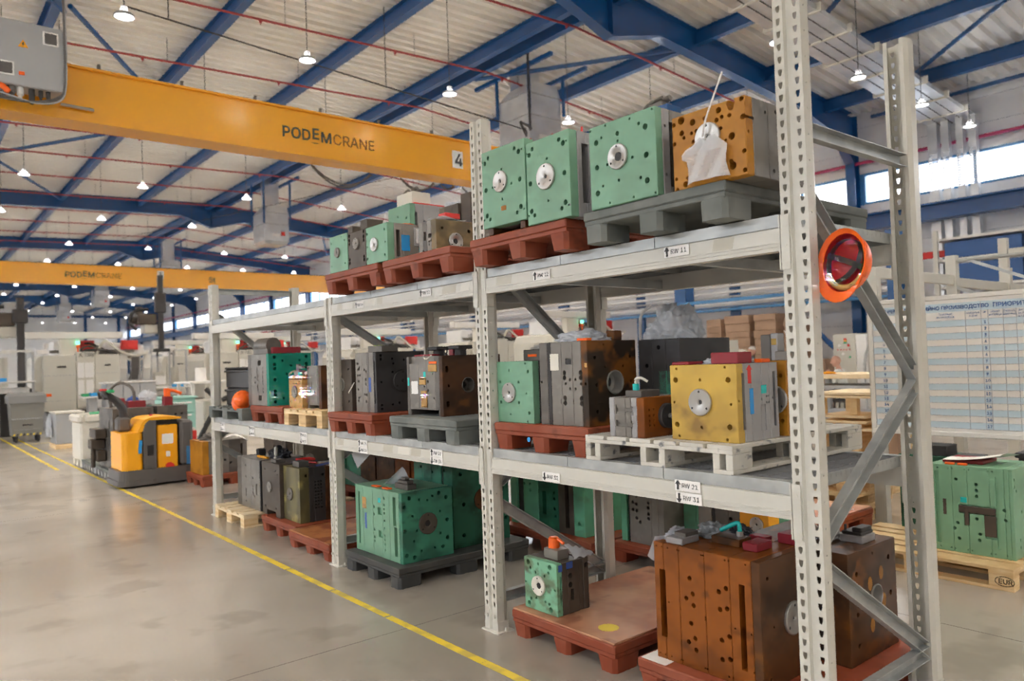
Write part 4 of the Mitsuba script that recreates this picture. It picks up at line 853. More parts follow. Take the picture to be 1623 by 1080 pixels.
# ================================================================ on the floor under the rack
k = mould('big rusty brown mould on the floor pallet at the right end of the rack', (-.797, -.228), (.104, .565), (T0, .693), 'x',
          [(.10, 'rust'), (.155, 'rust'), (.25, 'rust'), (.23, 'rust'), (.19, 'rust'), (.075, 'rust_dark')],
          [('s', 'F', .055, .19, .115, .77, .04), ('s', 'F', .815, .13, .865, .80, .04)] +
          [('h', 'F', u, v, .0115) for u, v in ((.36, .75), (.385, .625), (.32, .575), (.39, .53), (.36, .375), (.395, .26), (.33, .215), (.40, .165), (.635, .70), (.70, .74), (.64, .56), (.705, .58), (.645, .315), (.715, .36), (.645, .16), (.715, .18))] +
          [('h', 'F', u, v, .0045) for u in (.03, .085, .15, .245, .265, .48, .50, .70, .735, .88) for v in (.965, .04)] + [('h', 'F', u, v, .0045) for u, v in ((.14, .5), (.26, .47), (.5, .46), (.5, .44), (.77, .44), (.91, .43), (.92, .14))] +
          [('h', 'R', .12, .86, .009), ('h', 'R', .12, .08, .009), ('h', 'R', .2, .47, .006), ('h', 'R', .88, .86, .009), ('h', 'R', .88, .08, .009), ('ring', 'R', .52, .48, .072, 'steel_bright', .16)])
for X, Y, h, m, n in (((-.735, -.64), (.12, .25), .03, 'steel_light', 'spacer_block'), ((-.715, -.65), (.16, .26), .048, 'steel_mid', 'spacer_block'), ((-.58, -.43), (.26, .36), .035, 'rust_dark', 'stop_block'), ((-.40, -.325), (.24, .36), .035, 'red_dark', 'stop_block'),
                      ((-.49, -.40), (.43, .48), .022, 'red_dark', 'stop_block'), ((-.36, -.26), (.46, .55), .045, 'red_dark', 'stop_block')):
    block(k, n, X, Y, (.6935, .6935 + h), m)
part(k, 'air_fitting', cat(cyl((-.47, .33, .7285), (-.47, .33, .75), .016, 12)), 'steel_bright'); part(k, 'hose', tube(spline([(-.47, .33, .75), (-.475, .33, .785), (-.50, .325, .78), (-.56, .31, .745)], 14), .010, 8), 'sticker_teal', smooth=True)
solid('plastic_bag', crumple(-.66, .40, .694, .10, .10, .07, 51), 'bag_grey', 'greyish crumpled bag on the rusty brown mould behind the steel spacers', 'bag', smooth=True)
solid('plastic_bag', cat(sheet(lambda u, v: (-.80 - .05 * u + .02 * math.sin(5 * v), .12 + .16 * v, .71 - .10 * u * (1 + .3 * math.sin(7 * v))), 10, 10), crumple(-.765, .24, .695, .045, .09, .05, 53, n=2)), 'bag', 'clear plastic film hanging over the left edge of the rusty brown mould', 'bag', smooth=True)
solid('dark_rag', crumple(-.56, .46, .694, .09, .06, .06, 57), 'bag_black', 'dark rag on the rusty brown mould behind the teal hose', 'rag', smooth=True)
k = mould('dark rusty mould with orange spots behind the right end post, on the floor pallet', (-.66, -.102), (.60, 1.065), (T0, .655), 'x', [(.2, 'rust_dark'), (.16, 'rust_dark', .012), (.03, 'steel_brown', .004), (.10, 'rust_dark')],
          [('bore', 'R', .55, .53, .056), ('h', 'R', .16, .80, .012), ('h', 'R', .84, .84, .012), ('h', 'R', .86, .50, .013), ('h', 'R', .16, .44, .012), ('h', 'R', .16, .16, .012), ('h', 'R', .5, .93, .008)] +
          [('st', 'R', a, b, a + .09, b + .13, 'ochre', 'paint_spot', .0006) for a, b in ((.38, .60), (.62, .66), (.40, .22), (.66, .40))])
block(k, 'spacer_block', (-.25, -.14), (.82, .95), (.6555, .69), 'steel_light'); part(k, 'clamp', cat(box(-.245, -.15, .83, .95, .69, .705, .003), box(-.20, -.15, .84, .94, .705, .725, .004), cyl((-.24, .86, .69), (-.24, .86, .73), .006, 6)), 'steel_dark')
solid('plastic_bag', crumple(-.33, .86, .6555, .07, .08, .05, 61), 'bag_grey', 'crumpled film beside the steel clamp on the dark rusty mould', 'bag', smooth=True)
k = mould('small green mould with a worn ring on the board topped red pallet', (-1.774, -1.50), (.112, .36), (.158, .446), 'y', [(.05, 'mint_dirty'), (.05, 'steel_brown'), (.10, 'steel_brown'), (.04, 'steel_brown', .004), (.05, 'steel_brown')],
          H4('F', .13, .10, .015, .80, .91) + H4('F', .20, .20, .009, .76, .80) + [('h', 'F', .36, .74, .008), ('h', 'F', .64, .72, .008), ('h', 'F', .36, .24, .008), ('h', 'F', .64, .22, .008), ('h', 'F', .04, .5, .007), ('h', 'F', .94, .5, .007), ('h', 'F', .45, .92, .008), ('ring', 'F', .46, .50, .055, 'cream', .5),
           ('st', 'R', .06, .84, .18, .97, 'sticker_navy'), ('st', 'R', .30, .86, .50, .99, 'sticker_navy'), ('s', 'R', .10, .20, .15, .75, .03), ('h', 'R', .42, .72, .016), ('h', 'R', .42, .55, .016), ('s', 'R', .42, .24, .52, .46, .03), ('h', 'R', .92, .85, .015)])
block(k, 'lifting_block', (-1.665, -1.55), (.17, .26), (.4465, .502), 'steel')
solid('plastic_plug', cat(lathe([(0, .06), (.022, .06), (.03, .052), (.033, .0), (0, 0)], (-1.625, .215, .5025), n=18), tube([(-1.625, .215, .553), (-1.59, .22, .55), (-1.555, .225, .532)], .009, 8)), 'orange', 'bright orange plastic cap on the small green mould', 'cap', smooth=35)
solid('plastic_bag', sheet(lambda u, v: (-1.55 + .055 * u + .02 * math.sin(3 * v), .22 + .15 * v + .03 * u, .452 + .075 * (1 - u) * (1 - v * .7) + .012 * math.sin(9 * v + 3 * u) ** 2), 12, 14), 'bag', 'twisted clear plastic strip trailing from the orange cap over the small green mould', 'bag', smooth=True)
k = mould('big green mould with slots and a flanged ring on the dark grey floor pallet', (-3.795, -3.10), (.101, .54), (.1455, .648), 'x', [(.17, 'green_light'), (.21, 'green_light'), (.20, 'green_light'), (.14, 'green_light'), (.18, 'green_light'), (.06, 'green')],
      [('s', 'F', .07, .10, .105, .90, .03), ('s', 'F', .82, .52, .88, .93, .03), ('s', 'F', .84, .08, .90, .50, .03), ('st', 'F', .16, .66, .25, .83, 'tan', 'label_plate'), ('st', 'F', .215, .36, .255, .60, 'sticker_navy'), ('s', 'F', .50, .62, .59, .73, .02), ('s', 'F', .51, .29, .60, .39, .02), ('st', 'F', .51, .80, .57, .87, 'sticker_teal')] +
      [('h', 'F', .42, v, .011) for v in (.72, .61, .38, .27, .21)] + [('h', 'F', .64, v, .010) for v in (.88, .78, .72, .66, .55, .44, .33, .27, .21, .12)] +
      [('h', 'R', u, v, .016) for u, v in ((.15, .92), (.73, .93), (.05, .80), (.87, .85), (.05, .46), (.88, .52), (.07, .12), (.22, .07), (.78, .14), (.88, .26))] + [('h', 'R', u, v, .010) for u, v in ((.34, .88), (.6, .90), (.2, .66), (.28, .44), (.22, .3), (.74, .66), (.74, .34), (.50, .85), (.36, .14), (.62, .15))] + [('ring', 'R', .49, .52, .078, 'steel_brown', .45)])
part(k, 'connector_block', cat(box(-3.36, -3.18, .20, .28, .6485, .69, .004), box(-3.33, -3.20, .21, .27, .69, .715, .004), box(-3.30, -3.24, .22, .26, .715, .735, .004)), 'steel_mid')
for xx in (-3.58, -3.42): block(k, 'orange_tag', (xx, xx + .09), (.125, .165), (.6485, .658), 'orange')
solid('plastic_film', sheet(lambda u, v: (-3.56 + .22 * u, .22 + .10 * v + .04 * u, .65 + .15 * u * (1 - v) + .01 * math.sin(8 * v)), 10, 10), 'bag', 'grey folded film leaning on the connector of the big green mould', 'film', smooth=True)
k = mould('tall dark green mould behind the big green one, partly behind the second post', (-3.74, -3.19), (.607, 1.155), (.1455, .80), 'x', [(.13, 'green'), (.14, 'green'), (.14, 'green'), (.03, 'black', .01), (.13, 'green_dark')],
      [('h', 'F', .2, .9, .012), ('h', 'F', .5, .86, .012), ('h', 'F', .8, .9, .012)] + [('h', 'R', u, v, .016) for u, v in ((.14, .86), (.18, .5), (.17, .14), (.88, .62), (.93, .25), (.9, .86))] + [('ring', 'R', .52, .53, .085, 'rust_dark', .4)])
# middle and left bay on the floor
mould('grey steel mould on the light wooden pallet at floor level, far left', (-6.575, -5.925), (.158, .62), (.135, .645), 'x', [(.10, 'steel_mid'), (.24, 'steel'), (.20, 'steel'), (.02, 'black')],
      [('h', 'F', .38, v, .012) for v in (.85, .62, .36, .31, .24, .12)] + [('h', 'F', .68, v, .012) for v in (.62, .46, .40, .34, .30)] + [('s', 'F', .80, .30, .90, .52, .01), ('h', 'F', .74, .26, .012)])
k = mould('dark brown grey mould, left of the pair on the red floor pallet', (-5.80, -5.36), (.127, .52), (.148, .658), 'y', [(.12, 'steel_brown'), (.1, 'steel_dark'), (.1, 'steel_dark')],
      H4('F', .18, .16, .012, .78, .86) + [('s', 'F', .25, -.01, .76, .10, .2), ('ring', 'F', .45, .54, .052, 'steel', .3), ('h', 'F', .9, .8, .01)])
block(k, 'lifting_block', (-5.62, -5.5), (.15, .25), (.6585, .69), 'steel_mid')
k = mould('khaki greasy mould, right of the pair on the red floor pallet', (-5.355, -4.99), (.163, .62), (.148, .647), 'y', [(.12, 'khaki'), (.06, 'steel_dark'), (.14, 'steel_dark'), (.16, 'rust_dark'), (.1, 'steel_dark')],
      [('ring', 'F', .43, .50, .058, 'steel_mid', .3)] + [('h', 'R', u, v, .009) for u in (.34, .40, .46) for v in (.25, .31, .37, .43, .49, .55, .61, .67, .73)] + [('h', 'R', u, v, .01) for u in (.70, .76) for v in (.3, .4, .5, .6, .7)] + [('h', 'R', .14, .86, .014), ('h', 'R', .5, .85, .014)])
block(k, 'lifting_block', (-5.22, -5.08), (.2, .3), (.6475, .70), 'steel_mid')
solid('dark_bag', crumple(-6.05, .42, .646, .22, .12, .12, 71), 'bag_black', 'shiny dark blue bag lying on the grey steel mould at the left floor bay', 'bag', smooth=True)
solid('yellow_bar', box(-6.28, -6.02, .26, .29, .6455, .665, .004), 'truck_yellow', 'yellow bar in front of the dark bag on the grey steel mould', 'bar')
solid('dark_block', box(-6.40, -6.33, .30, .38, .6455, .72, .004), 'black', 'small black block beside the yellow bar on the grey steel mould', 'block')
solid('white_spray', lathe([(0, .12), (.012, .12), (.02, .09), (.022, 0), (0, 0)], (-5.90 - .06, .34, .646), n=14), 'cream', 'small white bottle beside the dark bag at floor level', 'bottle', smooth=35)
solid('tool_tray', cat(box(-5.52, -5.38, .36, .50, .659, .662), box(-5.52, -5.51, .36, .50, .662, .68), box(-5.39, -5.38, .36, .50, .662, .68), box(-5.51, -5.39, .36, .37, .662, .68), box(-5.51, -5.39, .49, .50, .662, .68)), 'red', 'flat red tray on the pair of dark floor moulds', 'tray')
solid('pink_marker', cyl((-5.35, .40, .655), (-5.22, .44, .655), .007, 8), 'red', 'pinkish red marker beside the flat red tray', 'marker')
solid('grey_sheet', sheet(lambda u, v: (-5.1 + .12 * u - .1 * v, .35 + .2 * v, .6485 + .006 * math.sin(5 * u)), 6, 6), 'sticker_navy', 'dark blue folder lying on the khaki mould', 'folder')
# the sheet hung under the beam beside the third post
solid('hanging_sheet', prism([(-4.29, .90), (-3.86, .90), (-3.88, .865), (-4.125, .715)], 'y', .30, .303), 'machine_grey', 'grey pointed plastic sheet hanging below the middle shelf beside the third post', 'sheet')
# ================================================================ the row of moulds on pallets behind the rack
plastic_pallet('red pallet behind the rack carrying the weathered green mould', -3.64, 1.42, 0, 'red_plastic', w=1.1, L=.85)
plastic_pallet('red pallet behind the rack carrying the grey perforated mould', -2.50, 1.60, 0, 'red_plastic', w=1.32, L=.80)
mould('weathered green mould with dark slots behind the rack, seen under the middle shelf', (-3.62, -2.70), (1.52, 2.0), (T0, .66), 'x', [(.10, 'mint'), (.10, 'black', .02), (.22, 'mint'), (.28, 'green_dark'), (.20, 'steel_brown'), (.14, 'mint')],
      [('h', 'F', .21, .70, .014), ('h', 'F', .29, .70, .014), ('h', 'F', .29, .60, .014), ('s', 'F', .46, .25, .51, .62, .04), ('h', 'F', .62, .62, .014), ('h', 'F', .62, .52, .014), ('h', 'F', .62, .36, .014), ('h', 'F', .63, .24, .014), ('s', 'F', .76, .1, .81, .8, .04), ('h', 'F', .93, .20, .016)])
mould('grey mould with rings of holes behind the rack, right of the weathered green one', (-2.46, -2.04), (1.68, 2.15), (T0, .66), 'x', [(.06, 'mint'), (.03, 'black', .02), (.22, 'steel'), (.07, 'steel'), (.05, 'steel')],
      [('h', 'F', u, v, .014) for u, v in ((.38, .70), (.46, .72), (.30, .60), (.38, .58), (.30, .49), (.38, .48), (.38, .37), (.46, .32), (.66, .62), (.66, .55), (.66, .46), (.66, .39))])
mould('turquoise mould behind the grey perforated one', (-2.03, -1.80), (1.9, 2.3), (T0, .72), 'x', [(.1, 'mint'), (.1, 'mint')], [('h', 'F', u, v, .01) for u in (.3, .6) for v in (.6, .7, .8, .88)])
mould('grey brown mould behind the rusty brown one', (-1.78, -1.42), (1.75, 2.2), (T0, .62), 'x', [(.1, 'steel'), (.03, 'black', .01), (.1, 'steel_mid'), (.1, 'steel_mid')], [('h', 'F', .3, .8, .014), ('h', 'F', .75, .75, .014), ('h', 'F', .75, .6, .014)])
mould('bright yellow orange mould behind the right end of the rack', (-1.42, -1.20), (1.72, 2.1), (T0, .62), 'y', [(.1, 'truck_yellow'), (.1, 'mint'), (.1, 'steel')], [('h', 'F', .2, .85, .009), ('h', 'F', .5, .87, .009), ('h', 'F', .8, .8, .009), ('ring', 'F', .6, .6, .05)])
for (X, Y, z1, m, lab) in (((-6.2, -5.45), (1.42, 2.0), .66, 'rust_dark', 'dark brown mould behind the left floor bay of the rack'), ((-5.4, -4.75), (1.40, 2.0), .70, 'rust', 'reddish brown mould behind the empty board topped pallet'), ((-4.7, -4.15), (1.3, 1.9), .66, 'rust_dark', 'dark brown mould behind the third post, beside the hanging sheet'),
                           ((-7.05, -6.35), (1.5, 2.1), .62, 'green', 'dark green mould behind the left end of the rack'), ((-8.0, -7.3), (1.0, 1.6), .72, 'steel_brown', 'brown grey mould beyond the left end of the rack')):
    mould(lab, X, Y, (T0, z1), 'x', [(.1, m), (.1, m), (.12, m), (.05, m)], H4('F', .12, .15, .012) + [('ring', 'R', .5, .5, .06, 'steel'), ('s', 'F', .45, .3, .5, .8, .02)] + H4('R', .15, .15, .012))
    plastic_pallet('pallet under the ' + lab, X[0] - .02, Y[0] - .04, 0, 'red_plastic', w=X[1] - X[0] + .04, L=Y[1] - Y[0] + .2)
# ================================================================ helmets
def helmet(label, o, ax, fwd, m, inner=True, R=.115, peak=.055):
    """hard hat: shell turned about ax (crown direction), peak towards fwd, webbing inside"""
    t = thing('hard_hat', label, 'helmet')
    ax = np.array(ax, float); ax /= np.linalg.norm(ax); fw = np.array(fwd, float); fw -= ax * (fw @ ax); fw /= np.linalg.norm(fw); sd = np.cross(ax, fw)
    o = np.array(o, float); na, nb = 40, 12
    def shell(k, rim):
        v, f = [], []
        for i in range(nb + 1):
            b = i / nb * math.pi / 2
            for j in range(na):
                a = 2 * math.pi * j / na
                r = R * k * math.cos(b) * (1 + .10 * math.cos(a) ** 2) ; 
                ridge = 1 + .03 * max(0, 1 - abs(math.sin(a)) * 5) * math.cos(b)
                v.append(o + fw * r * math.cos(a) * ridge * 1.08 + sd * r * math.sin(a) + ax * R * 1.02 * k * math.sin(b))
        for i in range(nb):
            for j in range(na):
                p, q = i * na + j, i * na + (j + 1) % na
                f += [[p, q, q + na], [p, q + na, p + na]]
        return trimesh.Trimesh(v, f, process=False)
    part(t, 'shell', shell(1.0, 0), m, smooth=True)
    part(t, 'lining', shell(.96, 0), 'lining_red' if inner else m, smooth=True)
    br = []
    for j in range(na):
        a = 2 * math.pi * j / na
        c = math.cos(a); ext = .012 + (peak * c ** 2 if c > 0 else 0)
        br.append((a, ext))
    v, f = [], []
    for a, e in br:
        r0 = R * (1 + .10 * math.cos(a) ** 2)
        for k, (rr, zz) in enumerate(((r0 * .96, 0.004), (r0 + e, -.012 if e < .013 else -.018), (r0 + e, -.016 if e < .013 else -.022), (r0 * .96, -.004))):
            v.append(o + fw * rr * 1.08 * math.cos(a) + sd * rr * math.sin(a) + ax * zz)
    for j in range(na):
        for k in range(4):
            p, q = j * 4 + k, ((j + 1) % na) * 4 + k; p2, q2 = j * 4 + (k + 1) % 4, ((j + 1) % na) * 4 + (k + 1) % 4
            f += [[p, q, q2], [p, q2, p2]]
    part(t, 'brim', trimesh.Trimesh(v, f, process=False), m, smooth=40)
    if inner:
        def strap(a0, w=.011):
            pts = []
            for s in np.linspace(-1, 1, 15):
                b = (1 - abs(s)) * math.pi / 2
                r = R * .86 * math.cos(b)
                d = (fw * math.cos(a0) + sd * math.sin(a0)) * (1 if s > 0 else -1)
                pts.append(o + d * r + ax * R * .72 * math.sin(b))
            pts = np.array(pts); side = np.cross(ax, fw * math.cos(a0) + sd * math.sin(a0)); v = np.vstack([pts - side * w, pts + side * w]); n = len(pts)
            return trimesh.Trimesh(v, [q for i in range(n - 1) for q in ([i, i + 1, n + i + 1], [i, n + i + 1, n + i])], process=False)
        for a in (.5, 1.9):
            part(t, 'strap', strap(a), 'black', smooth=True, label='black webbing strap')
        a = np.linspace(0, 2 * np.pi, 33)
        band = [o + fw * R * .93 * math.cos(q) + sd * R * .84 * math.sin(q) + ax * .008 for q in a]
        bv = np.array(band); v = np.vstack([bv - ax * .004, bv + ax * .022]); n = len(bv)
        part(t, 'head_band', trimesh.Trimesh(v, [q for i in range(n - 1) for q in ([i, i + 1, n + i + 1], [i, n + i + 1, n + i])], process=False), 'black', smooth=True)
        pad = [o + fw * R * .96 * math.cos(q) + sd * R * .90 * math.sin(q) + ax * .014 for q in np.linspace(-math.pi * .34, math.pi * .34, 14)]
        part(t, 'sweat_pad', tube(pad, .012, 8), 'tan', smooth=True, label='tan sweat pad')
        for a0, s0 in ((.5, .55), (1.9, .5)):
            d = fw * math.cos(a0) + sd * math.sin(a0); b = s0
            p = o + d * R * .85 * math.cos(b) + ax * R * .71 * math.sin(b) - ax * .002
            out = np.cross(ax, d)
            tang = d * -math.sin(b) + ax * math.cos(b)
            part(t, 'strap_mark', text('uvex', .012, p - out * .006 , tang, out * 1.0 if np.dot(np.cross(tang, out), -ax + -d) > 0 else -out, .0008), 'white')
    return t
helmet('orange hard hat hanging upside on the right end post, its black webbing showing', (.20, .082, 1.90), (.22, .95, -.08), (-.10, .1, -1), 'orange', R=.097, peak=.022)
helmet('orange hard hat lying beside the black crates on the middle shelf', (-6.00, .022, D1 + .205), (.72, -.15, .35), (-.3, -.3, -.9), 'orange', inner=False, R=.078, peak=.02)
# ================================================================ overhead cranes
def crane(label, X, zt, zb, y0, y1, sign, txt, name_h, y_txt, z_txt, y_sign, z_sign, h_sign, extra=None):
    t = thing('crane_girder', label, 'crane')
    part(t, 'web', box(X - .38, X - .02, y0, y1, zb + .025, zt - .03), 'orange_crane')
    part(t, 'bottom_flange', box(X - .42, X + .02, y0, y1, zb, zb + .025), 'orange_crane')
    part(t, 'top_flange', box(X - .42, X + .03, y0, y1, zt - .03, zt), 'orange_crane')
    part(t, 'rail', box(X - .24, X - .18, y0, y1, zt, zt + .05), 'steel_dark')
    y = y0 + .6
    while y < y1:
        part(t, 'cable_clip', cat(box(X + .01, X + .03, y - .02, y + .02, zt, zt + .05), box(X + .01, X + .05, y - .02, y + .02, zt + .05, zt + .06)), 'steel_mid'); y += 1.05
    for y in np.arange(y0 + 2.2, y1, 5.1): part(t, 'weld_seam', box(X - .0202, X - .019, y - .006, y + .006, zb + .03, zt - .04), 'orange_crane')
    xs = X - .0185
    k = part(t, 'lettering', cat(text(txt[0], name_h, (xs, y_txt, z_txt), (0, 1, 0), (0, 0, 1), .002, bold=True)), 'ink', label='bold black maker lettering')
    def width(s, b): return meshkit.text_mesh(s, name_h, .001, b).bounds[1][0]
    w1 = width(txt[0], True) + name_h * .10
    part(t, 'lettering', cat(text(txt[1], name_h, (xs, y_txt + w1, z_txt + name_h * .22), (0, 1, 0), (0, 0, 1), .002, bold=True), box(xs, xs + .002, y_txt + w1, y_txt + w1 + name_h * .7, z_txt - name_h * .22, z_txt - name_h * .16)), 'ink')
    w2 = w1 + width(txt[1], True) + name_h * .10
    part(t, 'lettering', text(txt[2], name_h, (xs, y_txt + w2, z_txt), (0, 1, 0), (0, 0, 1), .002, bold=True), 'ink')
    w3 = w2 + width(txt[2], True) + name_h * .14
    m = meshkit.text_mesh(txt[3], name_h, .0008, False)
    part(t, 'lettering', text(txt[3], name_h, (xs, y_txt + w3, z_txt), (0, 1, 0), (0, 0, 1), .002), 'rust', label='thin brown lettering')
    s = part(t, 'sign', box(xs, xs + .004, y_sign, y_sign + h_sign * .74, z_sign, z_sign + h_sign), 'white', label='white number sign ' + sign)
    part(s, 'digit', text(sign, h_sign * .68, (xs + .0045, y_sign + h_sign * .12, z_sign + h_sign * .15), (0, 1, 0), (0, 0, 1), .002, bold=True), 'ink')
    if extra: part(t, 'lettering', text(extra[0], extra[3], (xs, extra[1], extra[2]), (0, 1, 0), (0, 0, 1), .002, bold=True), 'ink', label='black lettering reading ' + extra[0])
    for y in (y0 - .27, y1 + .27):
        part(t, 'end_carriage', box(X - 1.3, X + .9, y - .16, y + .16, 5.165, 5.52, .01), 'orange_crane')
    return t
c4 = crane('near orange yellow crane girder with the number 4 sign, crossing the hall above the rack', -9.5, 5.61, 4.88, -8.48, 17.48, '4', ('POD', 'E', 'M', 'CRANE'), .165, 1.985, 5.145, 5.185, 5.085, .315)
c5 = crane('far orange yellow crane girder with the number 5 sign, beyond the second roof frame', -31.0, 5.75, 5.0, -8.48, 17.48, '5', ('POD', 'E', 'M', 'CRANE'), .20, 2.36, 5.27, 5.63, 5.31, .34, ('5t', 7.64, 5.25, .22))
# festoon cables under crane 4
for li, (a, b) in enumerate(((2.66, 3.75), (4.35, 5.05), (5.2, 5.5), (5.7, 6.8))):
    for d in (0, .06):
        y = np.linspace(a, b, 14); u = (y - a) / (b - a) * 2 - 1
        solid('festoon_cable', tube(np.c_[np.full(14, -9.95 - d), y + d, 4.878 - (.30 - d) * (1 - u ** 2) * (b - a) / 1.1], .014, 6), 'pipe_cable' if False else 'truck_grey', f'dark {["outer", "inner"][d > 0]} festoon cable loop under the near crane, {ORD[li]} loop from the left', 'cable', 'festoon cable loops', smooth=True)
# control cabinet
t = thing('control_cabinet', 'grey electrical cabinet hanging at the left end of the near crane girder', 'cabinet')
cx0, cx1 = -9.42, -9.1
part(t, 'body', box(cx0, cx1, -1.80, -.985, 5.09, 5.885, .012), 'machine_grey')
for y, z in ((-1.13, 5.73), (-1.60, 5.28)):
    f = part(t, 'vent_frame', box(cx1, cx1 + .012, y - .085, y + .085, z - .085, z + .085, .004), 'paper', label='white framed vent')
    part(f, 'vent_grille', cat([box(cx1 + .012, cx1 + .016, y - .062, y + .062, z - .064 + j * .013, z - .056 + j * .013) for j in range(10)], box(cx1 + .012, cx1 + .013, y - .064, y + .064, z - .066, z + .066)), 'truck_grey')
part(t, 'warning_sign', prism([(-1.475, 5.565), (-1.365, 5.565), (-1.42, 5.66)], 'x', cx1 + .001, cx1 + .003), 'truck_yellow', label='yellow warning triangle with a black flash')
part(t, 'warning_flash', prism([(-1.425, 5.63), (-1.408, 5.63), (-1.416, 5.606), (-1.404, 5.606), (-1.428, 5.575), (-1.42, 5.598), (-1.432, 5.598)], 'x', cx1 + .0032, cx1 + .0042), 'ink')
part(t, 'orange_button', box(cx1, cx1 + .012, -1.47, -1.41, 5.22, 5.265, .005), 'orange')
part(t, 'orange_strip', box(cx1, cx1 + .003, -1.79, -1.66, 5.82, 5.835), 'orange')
for y, r, h, m in ((-1.62, .035, .10, 'truck_grey'), (-1.54, .045, .09, 'truck_grey'), (-1.45, .04, .09, 'white'), (-1.33, .034, .15, 'black'), (-1.235, .026, .08, 'black'), (-1.155, .026, .08, 'black')):
    part(t, 'cable_gland', cat(cyl((-9.18, y, 5.09), (-9.18, y, 5.09 - h), r, 12), cyl((-9.18, y, 5.09 - h), (-9.18, y, 5.09 - h - .03), r * .6, 10)), m)
part(t, 'red_plug', tube([(-9.15, -1.72, 5.12), (-9.13, -1.63, 5.06), (-9.12, -1.57, 5.0)], .035, 8), 'orange')
for d in (0, .03, .055):
    part(t, 'cable', tube(spline([(-9.12, -1.95, 5.03 - d), (-9.1, -1.6, 4.96 - d), (-9.08, -1.3, 4.90 + d * .3), (-9.08, -1.05, 4.97 + d), (-9.07, -.975 - d * .3, 5.2), (-9.07, -.972 - d * .3, 5.9), (-9.08, -.98 - d * .3, 6.4)], 40), .012, 6), 'truck_grey' if d else 'machine_grey', smooth=True)
part(t, 'hanger_bar', box(-9.465, -9.422, -1.6, -1.5, 5.2, 5.55), 'steel_dark')
solid('bracket_rod', cyl((-9.46, -.98, 5.055), (-9.46, -.60, 5.045), .022, 8), 'steel_bright', 'short steel rod on the side of the near crane girder beside the cabinet', 'rod')
# ================================================================ ventilation units under the ridge
def vent_unit(label, X, y0, z0, z1, w=1.0, d=1.15):
    t = thing('ventilation_unit', label, 'ventilation unit')
    y1 = y0 + w
    part(t, 'body', hull([(x, y, z) for x in (X - d, X) for y in (y0, y1) for z in (z0 + .12, z1 - .3)] + [(x, y, z1) for x in (X - d + .18, X - .05) for y in (y0 + .22, y1 - .05)] + [(x, y, z0) for x in (X - d + .15, X - .1) for y in (y0 + .06, y1 - .06)]), 'duct')
    part(t, 'seam', cat(box(X - d - .004, X + .004, y0 - .004, y1 + .004, (z0 + z1) / 2 - .015, (z0 + z1) / 2 + .015), box(X - d - .004, X + .004, y0 - .004, y1 + .004, z1 - .33, z1 - .30)), 'machine_grey')
    part(t, 'foil_duct', hull([(x, y, z) for x in (X - d + .12, X - d + .50) for y in (y0 + .3, y1 - .1) for z in (z1 + .002, ztop(y0) - .02)]), 'foil')
    for x in (X - d - .05, X + .03):
        for y in (y0 - .06, y1 + .02):
            part(t, 'hanger_post', box(x, x + .06, y, y + .06, z1 - .75, ztop(y) - .33), 'blue')
    for y in (y0 - .06, y1 + .02):
        part(t, 'hanger_beam', box(X - d - .9, X + .9, y - .01, y + .07, ztop(y) - .345, ztop(y) - .25), 'blue')
    part(t, 'red_mark', box(X + .0005, X + .003, y0 + w * .68, y0 + w * .84, z0 + .32, z0 + .48), 'red')
    part(t, 'type_plate', box(X + .0005, X + .003, y0 + w * .3, y0 + w * .62, z0 + .28, z0 + .4), 'paper')
    return t
vent_unit('grey ventilation unit hanging above the near mint moulds of the top shelf', -12.0, 9.25, 6.65, 8.35, 1.05)
vent_unit('grey ventilation unit hanging above the far crane girder, left of the top shelf', -26.0, 8.15, 6.25, 7.75, .95)
vent_unit('grey ventilation unit far down the hall, just behind the far crane girder', -41.6, 8.5, 6.2, 7.6, 1.0)
vent_unit('grey ventilation unit far down the hall below the far crane girder', -60.0, 8.7, 6.45, 7.95, 1.0)
vent_unit('grey ventilation unit deepest in the hall, near the white gable wall', -76.0, 8.8, 6.3, 8.0, 1.0)
t = thing('cable_loop_arm', 'black folded cable arm hanging beside the near ventilation unit', 'cable arm')
part(t, 'drop_pole', cyl((-11.75, 9.05, 8.965), (-11.75, 9.05, 7.0), .03, 8), 'black')
part(t, 'arm_loop', tube(spline([(-11.75, 9.05, 7.0), (-11.4, 8.75, 6.92), (-10.9, 8.05, 6.78), (-10.85, 8.0, 6.72), (-11.2, 8.4, 6.72), (-11.6, 8.8, 6.84), (-11.3, 8.5, 6.80), (-10.95, 8.15, 6.66), (-11.2, 8.45, 6.62)], 40), .028, 6), 'black', smooth=True)
t = thing('conductor_rail', 'thin dark conductor rails hung under the roof around the near ventilation unit', 'rail')
part(t, 'hanger', cat(cyl((-11.8, 1.0, 7.55), (-11.8, 1.0, ztop(1.0)), .01, 6), cyl((-11.8, 5.2, 7.25), (-11.8, 5.2, ztop(5.2)), .01, 6)), 'black')
part(t, 'rail', cyl((-11.8, .3, 7.6), (-11.8, 8.9, 7.0), .014, 6), 'black'); part(t, 'rail', cyl((-11.8, 9.6, 6.95), (-16.5, 5.0, 6.4), .012, 6), 'black') if False else None

solid('tension_wire', cyl((-33, 4.8, 7.2), (-14.5, 13, 8.1), .010, 5), 'black', 'thin dark wire slanting under the roof past the second ventilation unit', 'wire')
solid('tension_wire', cyl((-30, 3.0, 7.3), (-12, 11.0, 8.0), .008, 5), 'black', 'thin dark wire slanting under the roof above the near crane', 'wire') if False else None
